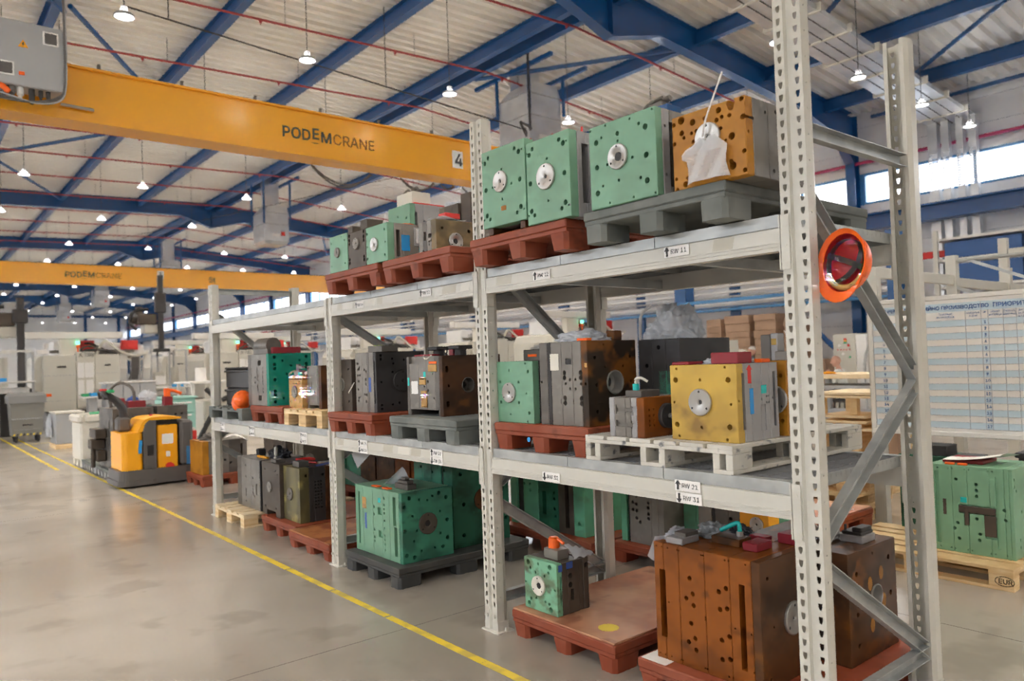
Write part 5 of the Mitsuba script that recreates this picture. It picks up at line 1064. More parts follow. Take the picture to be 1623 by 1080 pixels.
# ================================================================ the aisle end at left: truck, bins, moulds on dark pallets
t = thing('pallet_truck', 'yellow and grey electric pallet truck standing on the yellow line at left', 'pallet truck')
def rpoly(x0, x1, y0, y1, r, n=5, which=(1, 1, 1, 1)):
    out = []
    for k, (cx, cy, a0) in enumerate(((x1 - r, y1 - r, 0), (x0 + r, y1 - r, 90), (x0 + r, y0 + r, 180), (x1 - r, y0 + r, 270))):
        if which[k]: out += [(cx + r * math.cos(math.radians(a0 + 90 * j / n)), cy + r * math.sin(math.radians(a0 + 90 * j / n))) for j in range(n + 1)]
        else: out.append(((x1, y1), (x0, y1), (x0, y0), (x1, y0))[k])
    return out
part(t, 'chassis', prism(rpoly(-10.47, -9.66, -.34, .64, .12), 'z', .035, .235), 'truck_grey')
part(t, 'bumper', prism(rpoly(-10.49, -9.65, -.36, .2, .13), 'z', .03, .10), 'truck_grey')
part(t, 'front_cover', prism(rpoly(-10.44, -9.70, -.30, -.03, .07), 'z', .237, .745), 'truck_yellow')
sd = [(-.03, .237), (.135, .237), (.135, .90), (.05, .905), (-.005, .86), (-.03, .76)]
part(t, 'side_panel', prism(sd, 'x', -9.735, -9.70), 'truck_grey', label='grey side panel'); part(t, 'side_panel', prism(sd, 'x', -10.44, -10.40), 'truck_grey')
part(t, 'body_core', box(-10.40, -9.735, -.03, .135, .237, .88), 'truck_grey')
hood = [(-.10, .745), (-.06, .84), (-.01, .915), (.07, .945), (.30, .95), (.47, .925), (.475, .90), (.10, .90), (.03, .86), (-.02, .76)]
part(t, 'hood', prism(hood, 'x', -10.42, -9.705), 'truck_yellow', label='yellow top hood')
part(t, 'battery_bay', box(-10.40, -9.80, .137, .44, .237, .895), 'black')
part(t, 'battery_door', box(-9.795, -9.725, .155, .425, .19, .825, .012), 'truck_yellow', label='yellow battery door')
part(t, 'paper_label', box(-9.7245, -9.7235, .215, .365, .56, .70), 'paper'); part(t, 'paper_label', box(-9.7245, -9.7235, .265, .32, .38, .455), 'paper')
part(t, 'red_plug', cat(cyl((-9.724, .31, .245), (-9.70, .31, .245), .055, 16), box(-9.724, -9.703, .27, .40, .195, .225, .006)), 'red')
part(t, 'rear_housing', box(-10.42, -9.70, .455, .63, .237, .875, .035), 'truck_grey')
part(t, 'sticker', box(-9.6995, -9.6985, .53, .59, .20 + .05, .50), 'blue_pale', label='pale blue sticker'); part(t, 'sticker', prism([(-.10, .46), (-.055, .46), (-.045, .64), (-.085, .64)], 'x', -9.6995, -9.6985), 'sticker_blue')
part(t, 'vent_grille', box(-9.6995, -9.697, .02, .10, .42, .56), 'black')
part(t, 'hazard_light', cyl((-10.02, .15, .95), (-10.02, .15, .97), .02, 12), 'red')
part(t, 'tiller_base', box(-10.28, -10.06, -.27, -.10, .747, .95, .03), 'truck_grey')
part(t, 'tiller_arm', cat(tube(spline([(-10.17, -.16, .93), (-10.17, -.19, 1.08), (-10.18, -.27, 1.19), (-10.20, -.38, 1.27), (-10.20, -.44, 1.30)], 24), np.linspace(.062, .045, 24), 12)), 'black_plastic', smooth=True)
part(t, 'tiller_head', tube(spline([(-10.38, -.42, 1.22), (-10.34, -.44, 1.30), (-10.20, -.45, 1.325), (-10.06, -.44, 1.30), (-10.02, -.42, 1.22)], 18), .026, 8), 'black_plastic', smooth=True)
part(t, 'red_button', cyl((-10.13, -.43, 1.33), (-10.13, -.43, 1.36), .045, 12), 'red'); part(t, 'teal_button', cat(box(-10.16, -10.05, -.40, -.30, 1.30, 1.345, .02)), 'green_plastic', label='green rocker buttons')
for yy in (-.2, .2): part(t, 'fork', box(-11.45, -10.47, .02 + yy, .18 + yy, .06, .12, .01), 'truck_grey') if False else None
for xx, yy in ((-9.78, -.1), (-10.3, -.1), (-9.78, .5), (-10.3, .5)): part(t, 'wheel', cyl((xx - .03, yy, .05), (xx + .03, yy, .05), .05, 16), 'rubber')
# dark pallets with heavy grey moulds
for j, (a, b) in enumerate(((-11.72, -10.56), (-12.80, -11.74))):
    q = thing('pallet', ['dark ribbed pallet under the grey moulds directly behind the pallet truck', 'dark ribbed pallet next to the cream bin at left'][j], 'pallet')
    part(q, 'deck', box(a, b, -.26, .94, .105, .15, .006), 'grey_plastic')
    part(q, 'base_rail', cat(box(a, b, -.26, -.12, .0, .02, .004), box(a, b, .27, .41, 0, .02, .004), box(a, b, .80, .94, 0, .02, .004)), 'dark_plastic')
    n = 6
    for k in range(n):
        xx = a + (b - a - .07) * k / (n - 1)
        for yy in (-.26, .27, .80): part(q, 'rib', box(xx, xx + .07, yy, yy + .14, .02, .105), 'machine_grey')
k = mould('big grey brown mould on the dark pallet right behind the truck tiller', (-11.65, -10.72), (-.20, .36), (.1505, 1.045), 'x', [(.1, 'steel_mid'), (.1, 'steel_mid'), (.12, 'steel_mid'), (.08, 'steel_mid')],
      H4('R', .12, .12, .018) + [('h', 'R', .35, .8, .014), ('s', 'F', .7, .3, .75, .8, .03)])
k2 = part(k, 'clamp_arm', cat(box(-11.55, -11.1, -.36, -.21, .60, .74, .01), box(-11.45, -11.2, -.40, -.21, .44, .58, .01), box(-11.5, -11.15, -.33, -.21, .25, .42, .01), cyl((-11.3, -.36, .16), (-11.3, -.36, .44), .03, 10)), 'steel_brown')
part(k, 'hose_loop', tube(spline([(-11.3, -.1, 1.045), (-11.3, -.12, 1.30), (-11.15, .0, 1.42), (-11.0, .14, 1.32), (-11.0, .16, 1.045)], 24), .022, 8), 'steel_mid', smooth=True)
block(k, 'red_block', (-11.1, -10.95), (-.05, .02), (1.0455, 1.19), 'red_dark'); block(k, 'red_block', (-11.2, -10.9), (.06, .30), (1.0455, 1.14), 'red_dark')
k = mould('grey mould with maroon blocks on the dark pallet behind the truck', (-11.6, -10.75), (.42, .86), (.1505, 1.05), 'x', [(.1, 'steel_mid'), (.1, 'green_dark'), (.12, 'steel_mid')], H4('R', .2, .15, .018) + [('h', 'R', .6, .85, .02)])
block(k, 'red_block', (-10.95, -10.8), (.54, .66), (1.0505, 1.185), 'red_dark')
solid('plastic_plug', cat(cyl((-10.88, .60, 1.1855), (-10.88, .60, 1.31), .05, 14), tube([(-10.88, .60, 1.29), (-10.86, .70, 1.27), (-10.84, .80, 1.22)], .024, 8)), 'orange', 'orange plastic cap on the maroon block of the grey mould behind the truck', 'cap', smooth=35)
solid('white_bag', crumple(-11.05, .36, 1.142, .16, .15, .16, 81), 'bag', 'white crumpled bag on the grey moulds behind the truck', 'bag', smooth=True)
solid('blue_rag', crumple(-11.35, .22, 1.0455, .10, .12, .17, 83), 'sticker_navy', 'dark blue rag beside the white bag on the grey moulds', 'rag', smooth=True)
t = thing('plastic_bin', 'big cream plastic bin with a rounded lip beside the dark pallets at left', 'bin')
part(t, 'body', cut(box(-13.66, -12.86, -.26, .62, .1, .80, .03), [box(-13.62, -12.90, -.22, .58, .2, 1.0)]), 'cream')
part(t, 'lip', cat(*[box(a, b, c, d, .74, .885, .035) for a, b, c, d in ((-13.70, -12.83, -.30, -.2, ), (-13.70, -12.83, .56, .66), (-13.70, -13.60, -.2, .56), (-12.93, -12.83, -.2, .56))]), 'cream')
for xx in (-13.64, -13.35, -13.0):
    part(t, 'foot', cat(box(xx, xx + .14, -.25, -.11, 0, .102, .008), box(xx, xx + .14, .46, .60, 0, .102, .008)), 'cream')
solid('green_tray', box(-13.55, -13.0, .0, .5, .20, .90, .01), 'green_plastic', 'green plastic tray standing in the cream bin', 'tray')
# red pallet with a brown steel mould between truck and rack
plastic_pallet('red pallet between the pallet truck and the rack', -9.64, .50, 0, 'red_plastic', w=.72, L=.95)
k = mould('brown and steel mould on the red pallet between the truck and the rack', (-9.56, -9.02), (.54, 1.15), (T0, .60), 'y', [(.09, 'ochre'), (.12, 'steel'), (.16, 'steel'), (.16, 'steel_mid'), (.10, 'steel')],
      [('s', 'R', .28, .15, .33, .85, .03), ('s', 'R', .85, .2, .9, .85, .03), ('h', 'R', .5, .7, .02), ('h', 'R', .62, .55, .02), ('h', 'R', .5, .4, .02), ('h', 'R', .62, .3, .02)])
solid('scrap_parts', crumple(-9.32, .78, .601, .16, .2, .12, 85), 'steel', 'loose hoses and fittings on the brown and steel mould', 'fittings', smooth=True)
solid('paper_sheet', sheet(lambda u, v: (-9.1 + .25 * u - .05 * v, .85 + .28 * v, .615 + .05 * math.sin(3 * v + u)), 8, 8), 'paper', 'white paper draped on the brown and steel mould left of the rack', 'paper', smooth=True)
# bin on castors with a liner bag
t = thing('waste_trolley', 'grey waste trolley on castors with a grey liner bag and a yellow black stripe', 'trolley')
part(t, 'body', hull([(x, y, .16) for x in (-20.2, -19.62) for y in (-.53, .08)] + [(x, y, .95) for x in (-20.25, -19.58) for y in (-.57, .12)]), 'trolley_grey')
part(t, 'rib', cat(box(-19.60, -19.575, -.55, .10, .55, .57), box(-19.60, -19.58, -.50, .05, .30, .31)), 'machine_grey')
part(t, 'liner_bag', cat(hull([(x, y, z) for x in (-20.28, -19.54) for y in (-.61, .16) for z in (.93, 1.10)] + [(x, y, 1.17) for x in (-20.2, -19.62) for y in (-.55, .1)])), 'bag_grey')
for j in range(9): part(t, 'stripe', hull([(-19.612 + .001, -.52 + j * .066 + d, z) for d, z in ((0, .165), (.033, .165), (.05, .215), (.017, .215))] + [(-19.606, -.52 + j * .066 + d, z) for d, z in ((0, .165), (.033, .165), (.05, .215), (.017, .215))]), 'tape' if j % 2 == 0 else 'black')
for xx in (-20.1, -19.7):
    for yy in (-.45, .0): part(t, 'castor', cat(cyl((xx, yy - .02, .06), (xx, yy + .02, .06), .06, 14), box(xx - .02, xx + .02, yy - .035, yy + .035, .06, .16)), 'black')
part(t, 'lettering', text('CONTAINER', .035, (-19.598, -.38, .40), (0, 1, 0), (0, 0, 1), .002), 'ink') if False else part(t, 'nameplate', box(-19.606, -19.598, -.33, -.12, .40, .43), 'ink', label='dark name strip')
t = thing('film_container', 'grey container wrapped in clear film on a wooden base at left', 'container')
part(t, 'body', box(-17.7, -16.95, -.03, .5, .10, .74, .01), 'machine_grey'); part(t, 'wooden_base', box(-17.75, -16.92, -.04, .5, 0, .098, .004), 'wood'); part(t, 'film', crumple(-17.4, -.10, .25, .25, .06, .50, 87), 'bag', smooth=True)
part(t, 'lid', box(-17.72, -16.93, -.05, .52, .742, .78, .008), 'cream')
solid('floor_tape', box(-22, -12.9, -.62, -.56, 0, .0012), 'tape', 'yellow tape line on the floor at the far left', 'floor tape')
solid('floor_tape', box(-19.0, -18.94, -.56, .2, 0, .0012), 'tape', 'short yellow tape piece turning off by the waste trolley', 'floor tape')
# guard cell at the far left with clear panes
def cell(label, x, y0, y1, z0, z1, d, shelf=None):
    t = thing('guard_cell', label, 'guard cell')
    for xx in (x - d, x - .05):
        for yy in (y0, y1 - .05, (y0 + y1) / 2):
            part(t, 'post', box(xx, xx + .05, yy, yy + .05, 0, z1), 'machine_grey')
        part(t, 'rail', box(xx, xx + .05, y0, y1, z1, z1 + .05), 'cream_light'); part(t, 'rail', box(xx, xx + .05, y0 + .05, y1 - .05, z0, z0 + .05), 'cream_light')
    for yy in (y0, y1 - .05): part(t, 'rail', box(x - d, x, yy, yy + .05, z1, z1 + .05), 'cream_light')
    def quad(p): return (np.array(p, float), np.array([[0, 1, 2], [0, 2, 3]]))
    m_ = (y0 + y1) / 2
    for a, b in ((y0 + .05, m_), (m_ + .05, y1 - .05)):
        part(t, 'pane', quad([(x - .025, a, z0 + .05), (x - .025, b, z0 + .05), (x - .025, b, z1), (x - .025, a, z1)]), 'clear')
    part(t, 'pane', quad([(x - d + .05, y0 + .025, z0), (x - .05, y0 + .025, z0), (x - .05, y0 + .025, z1), (x - d + .05, y0 + .025, z1)]), 'clear')
    part(t, 'conveyor', box(x - d + .1, x - .06, y0 + .1, y1 - .1, z0 - .25, z0 - .1, .01), 'machine_white')
    part(t, 'inner_tank', cat(box(x - d + .2, x - .4, y0 + .2, (y0 + y1) / 2 - .05, z0 - .09, z0 + .5, .02), cyl((x - d * .5, m_ + .35, z0 - .09), (x - d * .5, m_ + .35, z0 + .65), .14, 16)), 'machine')
    if shelf: part(t, 'shelf_plate', box(x + .002, x + .25, y0, y1, shelf, shelf + .03, .005), 'white'); part(t, 'blue_box', box(x + .05, x + .2, m_ + .05, m_ + .38, shelf + .03, shelf + .12, .01), 'sticker_blue'); part(t, 'notice', box(x + .001, x + .003, y0 + .15, y0 + .45, shelf + .12, shelf + .40), 'paper')
    return t
cell('guard cell with clear panes at the far left edge, above the waste trolley', -20.6, -1.9, .05, 1.40, 2.17, 1.4, 1.42)
cell('guard cell with clear panes between the two big moulding machines at left', -24.3, 3.65, 4.78, 1.05, 2.26, 1.5, 1.03)
def robot(label, x, y, z, h, tall):
    t = thing('takeout_robot', label, 'robot')
    part(t, 'carriage', box(x - .45, x + .1, y - .25, y + .25, z, z + .28, .02), 'machine')
    part(t, 'drive_unit', cat(box(x - .3, x + .15, y - .45, y + .12, z + .28, z + .62, .03), cyl((x - .1, y - .35, z + .6), (x - .1, y - .35, z + .85), .11, 14), cyl((x - .2, y - .62, z + .42), (x - .2, y - .2, z + .42), .12, 14)), 'steel_brown')
    part(t, 'cable_chain', tube(spline([(x, y - .45, z + .1), (x, y - .65, z + .35), (x, y - .5, z + .7), (x, y - .1, z + .78)], 20), .05, 6), 'black', smooth=True)
    part(t, 'vertical_arm', box(x + .12, x + .24, y + .14, y + .30, z - h, z + tall, .01), 'black_plastic')
    part(t, 'arm_motor', box(x + .10, x + .26, y + .05, y + .38, z + tall * .35, z + tall * .70, .02), 'steel_dark')
    part(t, 'gripper', cat(box(x + .05, x + .3, y + .0, y + .45, z - h - .1, z - h, .01), cyl((x + .18, y + .1, z - h - .25), (x + .18, y + .1, z - h - .1), .03, 8)), 'black')
    return t
robot('dark takeout robot above the guard cell at the far left edge', -21.0, -.42, 2.55, 1.3, 1.0)
robot('dark takeout robot with a tall black arm between the machines at left', -24.4, 3.75, 2.80, .5, 1.85)
def machine(label, x, y0, y1, code, z0=.55, z1=2.13, seed=0, beam=True, papers=True, barrel=True):
    """injection moulding machine: bed, two doors, centre post with notices, barrel unit with a red panel, robot beam"""
    t = thing('moulding_machine', label, 'moulding machine')
    w = y1 - y0
    part(t, 'bed', cat(box(x - 2.6, x - .25, y0 + .1, y1 - .1, 0, z0 - .02, .02)), 'truck_grey')
    part(t, 'side_cover', prism([(y0 - .18, z0 + .1), (y0, z0), (y0, z1), (y0 - .10, z1 - .05), (y0 - .2, z1 - .25)], 'x', x - 2.2, x - .12), 'machine')
    d1 = y0 + w * .42; d2 = y0 + w * .66
    k = part(t, 'door', box(x - .12, x, y0, d1, z0, z1, .015), 'machine'); part(k, 'handle', box(x, x + .02, y0 + w * .18, y0 + w * .29, z1 - .36, z1 - .31, .004), 'black'); part(k, 'door_line', cat(box(x, x + .003, y0 + .02, d1 - .02, z1 - .58, z1 - .57), box(x, x + .003, y0 + .02, d1 - .02, z0 + .28, z0 + .29)), 'machine_grey')
    part(k, 'orange_sticker', box(x, x + .003, y0 + .06, y0 + .20, z0 + .42, z0 + .50), 'orange')
    c = part(t, 'centre_post', box(x - .16, x + .02, d1 + .005, d2, z0 + .05, z1 + .08, .015), 'machine')
    if code: part(c, 'lettering', text(code, .10, (x + .0205, d1 + .06, z1 - .06), (0, 1, 0), (0, 0, 1), .002, bold=True), 'ink', label='black machine number ' + code)
    if papers:
        for (a, b, q, r) in ((.06, .42, .50, .92), (.46, .94, .50, .92), (.08, .40, .02, .44), (.52, .92, .06, .44)):
            hh = z1 - .20 - (z0 + .35)
            part(c, 'notice', box(x + .021, x + .024, d1 + (d2 - d1) * a, d1 + (d2 - d1) * b, z0 + .4 + hh * q, z0 + .4 + hh * r), 'paper', label='white notice sheet')
    k = part(t, 'door', box(x - .12, x, d2 + .005, y1, z0 + .55, z1, .015), 'machine'); part(k, 'handle', box(x, x + .02, d2 + (y1 - d2) * .4, d2 + (y1 - d2) * .62, z1 - .34, z1 - .29, .004), 'black'); part(k, 'door_line', box(x, x + .003, d2 + .02, y1 - .02, z1 - .55, z1 - .54), 'machine_grey')
    part(t, 'rear_cover', box(x - 2.3, x - .17, y0 + .02, y1 - .02, z0, z1 - .02, .03), 'machine_white')
    if barrel: part(t, 'barrel_unit', cat(box(x - 2.0, x - .5, y1 + .02, y1 + 1.0, .5, 1.2, .02), cyl((x - 1.2, y1 + .02, 1.35), (x - 1.2, y1 + 1.1, 1.35), .16, 14)), 'machine_grey')
    part(t, 'hopper', cat(box(x - 2.2, x - 1.3, y0 + .45, y0 + 1.2, z1 - .02, z1 + .45, .02)), 'machine_white')
    for a in (.50, 1.12): part(t, 'red_panel', cat(box(x - 1.0, x - .9, y0 + w * a, y0 + w * a + .48, z1 + .14, z1 + .44, .01), box(x - .9, x - .87, y0 + w * a + .02, y0 + w * a + .2, z1 + .30, z1 + .36)), 'red')
    part(t, 'red_panel_bracket', box(x - 1.1, x - 1.001, y0 + .6, y1 + .9, z1 - .02, z1 + .3, .01), 'machine_white')
    part(t, 'top_hose', tube(spline([(x - .6, y1 - .5, z1), (x - .5, y1 - .3, z1 + .4), (x - .4, y1 + .1, z1 + .1), (x - .4, y1 + .5, z1 - .05), (x - .5, y1 + .9, z1 + .05)], 26), .04, 8), 'cream', smooth=True)
    part(t, 'top_frame', cat(box(x - 1.0, x - .9, y0 + .3, y1 + .6, z1 + .08, z1 + .16), box(x - .7, x - .62, y0 + 1.0, y1 + .4, z1 + .02, z1 + .10)), 'steel_mid')
    for q in range(3): part(t, 'top_cable', tube(spline([(x - .5 - .25 * q, y1 - 1.1, z1), (x - .5 - .2 * q, y1 - .7, z1 + .16 + .1 * q), (x - .4 - .1 * q, y1 - .2, z1 + .1), (x - .5, y1 + .1, z1 - .02)], 20), .03, 6), 'black' if q % 2 == 0 else 'steel_mid', smooth=True)
    s = part(t, 'signal_lamp', cat(cyl((x - .4, y0 + w * .48, z1 + .0), (x - .4, y0 + w * .48, z1 + .22), .02, 8), cyl((x - .4, y0 + w * .48, z1 + .22), (x - .4, y0 + w * .48, z1 + .30), .05, 12)), 'orange')
    part(s, 'green_light', cyl((x - .4, y0 + w * .48, z1 + .305), (x - .4, y0 + w * .48, z1 + .40), .05, 12), 'green_plastic', emitter={'type': 'area', 'radiance': rgb(.35, 2.4, 1.3)})
    if beam:
        part(t, 'robot_beam', box(x - .75, x - .45, y0 - .4, y1 + .2, z1 + .48, z1 + .68, .01), 'cream_light'); part(t, 'beam_post', box(x - .72, x - .48, y0 + .5, y0 + 1.0, z1 - .02, z1 + .48, .01), 'cream')
    return t
machine('cream moulding machine with pinned notices at left, behind the pallet truck', -23.0, .55, 2.50, 'A 788', barrel=False)
machine('second cream moulding machine with notices, seen beside the left rack post', -24.0, 5.45, 7.6, 'A 781')
for j, (x, y, lab) in enumerate(((-21.0, 9.2, 'white moulding machine seen through the rack left of the third post'), (-18.3, 12.0, 'white moulding machine seen through the rack between the third and second posts'), (-14.5, 12.6, 'white moulding machine seen through the rack behind the second post'),
                               (-31.5, 2.2, 'moulding machine in the second row behind the machine with notices'), (-32, 6.2, 'moulding machine in the second row near its middle'), (-31.5, 10.2, 'moulding machine in the second row towards the wall'), (-40, 3.0, 'moulding machine in the third row at left'), (-40, 8.2, 'moulding machine in the third row towards the wall'), (-48, 4.5, 'moulding machine far down the hall at left'), (-48, 10, 'moulding machine far down the hall towards the wall'))):
    machine(lab, x, y, y + 2.2, None, seed=j, papers=j % 2 == 0, z1=2.1 + .1 * (j % 3))
t = thing('workbench', 'white topped bench with grey drawers under the machine at left', 'workbench')
part(t, 'top_board', box(-20.7, -19.98, 1.5, 2.75, 1.30, 1.34, .005), 'white')
for j in range(3): k = part(t, 'drawer', box(-20.6, -20.0, 1.54 + j * .40, 1.93 + j * .40, .55, 1.29, .006), 'machine_grey'); part(k, 'handle', box(-20.0, -19.985, 1.66 + j * .40, 1.80 + j * .40, .70, .73), 'black')
part(t, 'base', box(-20.6, -20.05, 1.54, 2.73, 0, .54), 'truck_grey')
solid('parts_tray', box(-20.4, -20.1, 1.2, 1.46, 1.0, 1.08, .008), 'sticker_blue', 'blue tray on the small stand below the notices', 'tray')
t = thing('small_stand', 'small white stand below the notices of the moulding machine', 'stand'); part(t, 'top', box(-20.6, -19.95, 1.0, 1.48, .96, .998, .004), 'white'); part(t, 'leg', box(-20.4, -20.1, 1.15, 1.35, 0, .958), 'machine_grey')
solid('green_crate', box(-20.4, -20.1, 1.03, 1.17, 1.0, 1.07, .008), 'green_plastic', 'green crate beside the blue tray on the small stand', 'crate')
t = thing('aqua_cabinet', 'aqua green tool cabinet behind the pallet truck, left of the rack', 'cabinet')
part(t, 'body', box(-13.7, -13.03, 1.12, 1.66, .05, 1.06, .01), 'aqua'); part(t, 'top', box(-13.75, -13.0, 1.08, 1.70, 1.062, 1.10, .006), 'aqua')
for j in range(2): k = part(t, 'drawer', box(-13.03, -13.0, 1.16, 1.62, .58 + j * .23, .79 + j * .23, .004), 'aqua'); part(k, 'handle', box(-13.0, -12.98, 1.2, 1.58, .74 + j * .23, .77 + j * .23, .004), 'white')
part(t, 'plinth', box(-13.6, -13.1, 1.2, 1.6, 0, .048), 'black')
t = thing('granulator', 'white topped beige granulator with black hoses between cabinet and rack', 'granulator')
part(t, 'body', box(-15.2, -14.3, 2.2, 3.1, .05, .95, .03), 'machine'); part(t, 'table', box(-15.3, -14.2, 1.9, 2.9, 1.30, 1.345, .008), 'white')
part(t, 'leg', cat(*[box(x, x + .06, y, y + .06, 0, 1.298) for x in (-15.25, -14.3) for y in (1.95, 2.8)]), 'white'); part(t, 'hose', cat(tube(spline([(-14.15, 2.2, 1.2), (-14.1, 2.4, .9), (-14.1, 2.2, .5), (-14.12, 2.0, .1)], 20), .05, 8), tube(spline([(-14.1, 2.5, .95), (-14.05, 2.8, 1.05), (-14.05, 3.0, .8)], 20), .05, 8)), 'black', smooth=True)
part(t, 'yellow_valve', cyl((-14.1, 2.45, .62), (-14.0, 2.5, .62), .07, 12), 'lime'); part(t, 'white_cylinder', cyl((-14.8, 2.3, 1.3455), (-14.8, 2.3, 1.62), .11, 18), 'paper')
t = thing('red_bin', 'small red canister beside the aqua cabinet', 'canister'); part(t, 'body', box(-11.95, -11.85, 1.2, 1.32, 0, .55, .01), 'red'); part(t, 'cap', box(-11.94, -11.86, 1.22, 1.30, .551, .60, .008), 'white')

for j, (y, lab) in enumerate(((2.62, 'left'), (2.95, 'middle'), (3.28, 'right'))):
    solid('chute', prism([(-24.0, 1.35), (-23.7, 1.35), (-23.55, 1.7), (-23.5, 2.12), (-23.62, 2.12), (-23.68, 1.72), (-23.9, 1.45), (-24.0, 1.45)], 'y', y, y + .2), 'cream_light' if j != 1 else 'truck_grey', lab + ' one of three curved chutes between the machine with notices and the guard cell', 'chute')
solid('chute_table', box(-24.4, -23.3, 2.6, 3.5, 1.26, 1.349, .006), 'machine_grey', 'grey table carrying the curved chutes between machine and guard cell', 'table')
solid('table_base', box(-24.3, -23.4, 2.65, 3.45, 0, 1.259, .006), 'truck_grey', 'dark base cabinet under the grey chute table', 'cabinet')
t = thing('dark_machine', 'dark open machine frame at the far left edge beside the waste trolley', 'machine')
part(t, 'housing', box(-20.5, -20.08, -1.7, -.74, .05, 1.05, .02), 'truck_grey'); part(t, 'hose', tube(spline([(-20.06, -1.2, .9), (-20.0, -1.0, .75), (-20.0, -.9, .4), (-20.02, -.85, .05)], 18), .05, 8), 'black', smooth=True); part(t, 'frame', cat(box(-20.075, -20.02, -1.7, -1.64, 0, 1.15), box(-20.075, -20.02, -.79, -.73, 0, 1.15), box(-20.075, -20.02, -1.64, -.79, 1.09, 1.15)), 'machine_grey')
solid('dark_rack', box(-22.75, -22.06, -.6, .3, .0, 1.15, .02), 'black_plastic', 'dark box in the gap between the waste trolley and the machine with notices', 'box')
# ================================================================ right: board, moulds on euro pallets, second rack, people
t = thing('planning_board', 'large white planning board with blue striped rows and Cyrillic headings at right', 'board')
BX0, BX1, BY = -1.55, .95, 4.0
part(t, 'panel', box(BX0, BX1, BY, BY + .03, .845, 1.965, .004), 'white')
part(t, 'frame', cat(box(BX0 - .02, BX1 + .02, BY - .008, BY + .035, 1.945, 1.985, .004), box(BX0 - .02, BX1 + .02, BY - .008, BY + .035, .825, .865, .004), box(BX0 - .02, BX0 + .015, BY - .008, BY + .035, .865, 1.945, .004), box(BX1 - .015, BX1 + .02, BY - .008, BY + .035, .865, 1.945, .004)), 'cream_light')
z_top, rh = 1.775, (1.775 - .895) / 17
part(t, 'title_band', box(BX0 + .02, BX1 - .02, BY - .002, BY - .0004, 1.845, 1.915), 'paper_blue')
for r in range(17):
    if r % 2 == 0: part(t, 'row_band', box(BX0 + .02, BX1 - .02, BY - .002, BY - .0004, z_top - (r + 1) * rh, z_top - r * rh), 'paper_blue')
cols = [BX0 + .02, -1.32, -1.087, -.785, -.671, -.622, -.517, -.428, -.33, -.12, .2, .55, .8, BX1 - .02]
for x in cols: part(t, 'column_line', box(x - .0022, x + .0022, BY - .0032, BY - .0021, .895, 1.845 if x != -.671 else 1.915), 'line_grey')
for r in range(18): part(t, 'row_line', box(BX0 + .02, BX1 - .02, BY - .0043, BY - .0033, z_top - r * rh - .0012, z_top - r * rh + .0012), 'line_grey')
def btext(s, h, x, z, mat_='ink_blue', bold=False):
    m = meshkit.text_mesh(s, h, .001, bold); w = m.bounds[1][0]
    return text(s, h, (x - w / 2, BY - .0045, z - h / 2), (1, 0, 0), (0, 0, 1), .001, bold)
part(t, 'heading', btext('СРОЧНИ РЕМОНТИ СЕРИЙНО ПРОИЗВОДСТВО', .030, -1.10, 1.88, bold=True), 'ink_blue', label='blue Cyrillic heading')
part(t, 'heading', btext('ПРИОРИТЕТ ЗА РЕМОНТ', .034, -.30, 1.88, bold=True), 'ink_blue', label='blue Cyrillic heading')
for s, x in ((('ТИП', 'РЕМОНТ'), -1.2), (('ОПИСАНИЕ', 'НА ПРОБЛЕМА'), -.935), (('ПОКРИТИЕ', 'В ДНИ'), -.728), (('№',), -.646), (('НОМЕР', 'МАТРИЦА'), -.57), (('РАЗХОД.', 'ЕДИНИЦА'), -.472), (('ВРЕМЕ', 'ЗА РЕМ.', 'В ЧАСА'), -.379)):
    part(t, 'column_heading', cat(*[btext(q, .0135, x, 1.826 - .024 * j) for j, q in enumerate(s)]), 'ink_blue')
for r in range(17):
    [part(t, 'row_number', btext(str(r + 1), .022, q, z_top - (r + .5) * rh, bold=True), 'ink_blue') for q in (-.646, -1.44)]
for x in (-1.35, .4): part(t, 'leg', cat(box(x, x + .06, BY + .031, BY + .08, 0, 1.9), box(x - .02, x + .08, BY - .05, BY + .35, 0, .03)), 'white')
# euro pallet with the pale green mould
q = wooden_pallet('wooden pallet with a branded block at the right edge under the pale green mould', -1.34, 2.76, 0, 'wood', w=.8, L=1.2, along='x', block='wood', n=5)
kk = part(q, 'stamp', cat(text('EUR', .030, (-.245 + .015, 2.7595, .045), (1, 0, 0), (0, 0, 1), .0008, bold=True), tube([(-.1925 + .055 * math.cos(a), 2.759, .060 + .030 * math.sin(a)) for a in np.linspace(0, 6.2832, 25)], .002, 4)), 'rust_dark', label='branded oval mark')
k = mould('pale green mould with many bolts and a steel inlay at right', (-.715, -.192), (2.99, 3.46), (.1445, .742), 'x', [(.06, 'green_pale'), (.25, 'green_pale'), (.20, 'green_pale'), (.28, 'green_pale'), (.18, 'green_pale'), (.06, 'green_pale'), (.05, 'green_pale')],
      [('s', 'F', .075, .08, .13, .92, .02), ('st', 'F', .17, .42, .21, .60, 'steel_brown', 'type_plate'), ('s', 'F', .80, .10, .83, .90, .01), ('st', 'F', .385, .58, .46, .64, 'sticker_teal')] +
      [('h', 'F', u, v, .0115) for u, v in ((.34, .84), (.58, .80), (.58, .73), (.58, .665), (.34, .34), (.30, .27), (.35, .16), (.57, .41), (.60, .24), (.59, .17), (.77, .52), (.78, .44), (.89, .54), (.90, .43))] + [('h', 'F', u, v, .005) for u in (.03, .12, .25, .30, .45, .50, .72, .77, .90) for v in (.96, .04)] +
      [('s', 'F', .36, .46, .80, .56, .012), ('s', 'F', .66, .20, .80, .48, .012), ('s', 'F', .42, .32, .49, .5, .012)] + [('h', 'R', u, v, .012) for u, v in ((.06, .88), (.06, .8), (.12, .75), (.3, .5), (.2, .2), (.2, .12))])
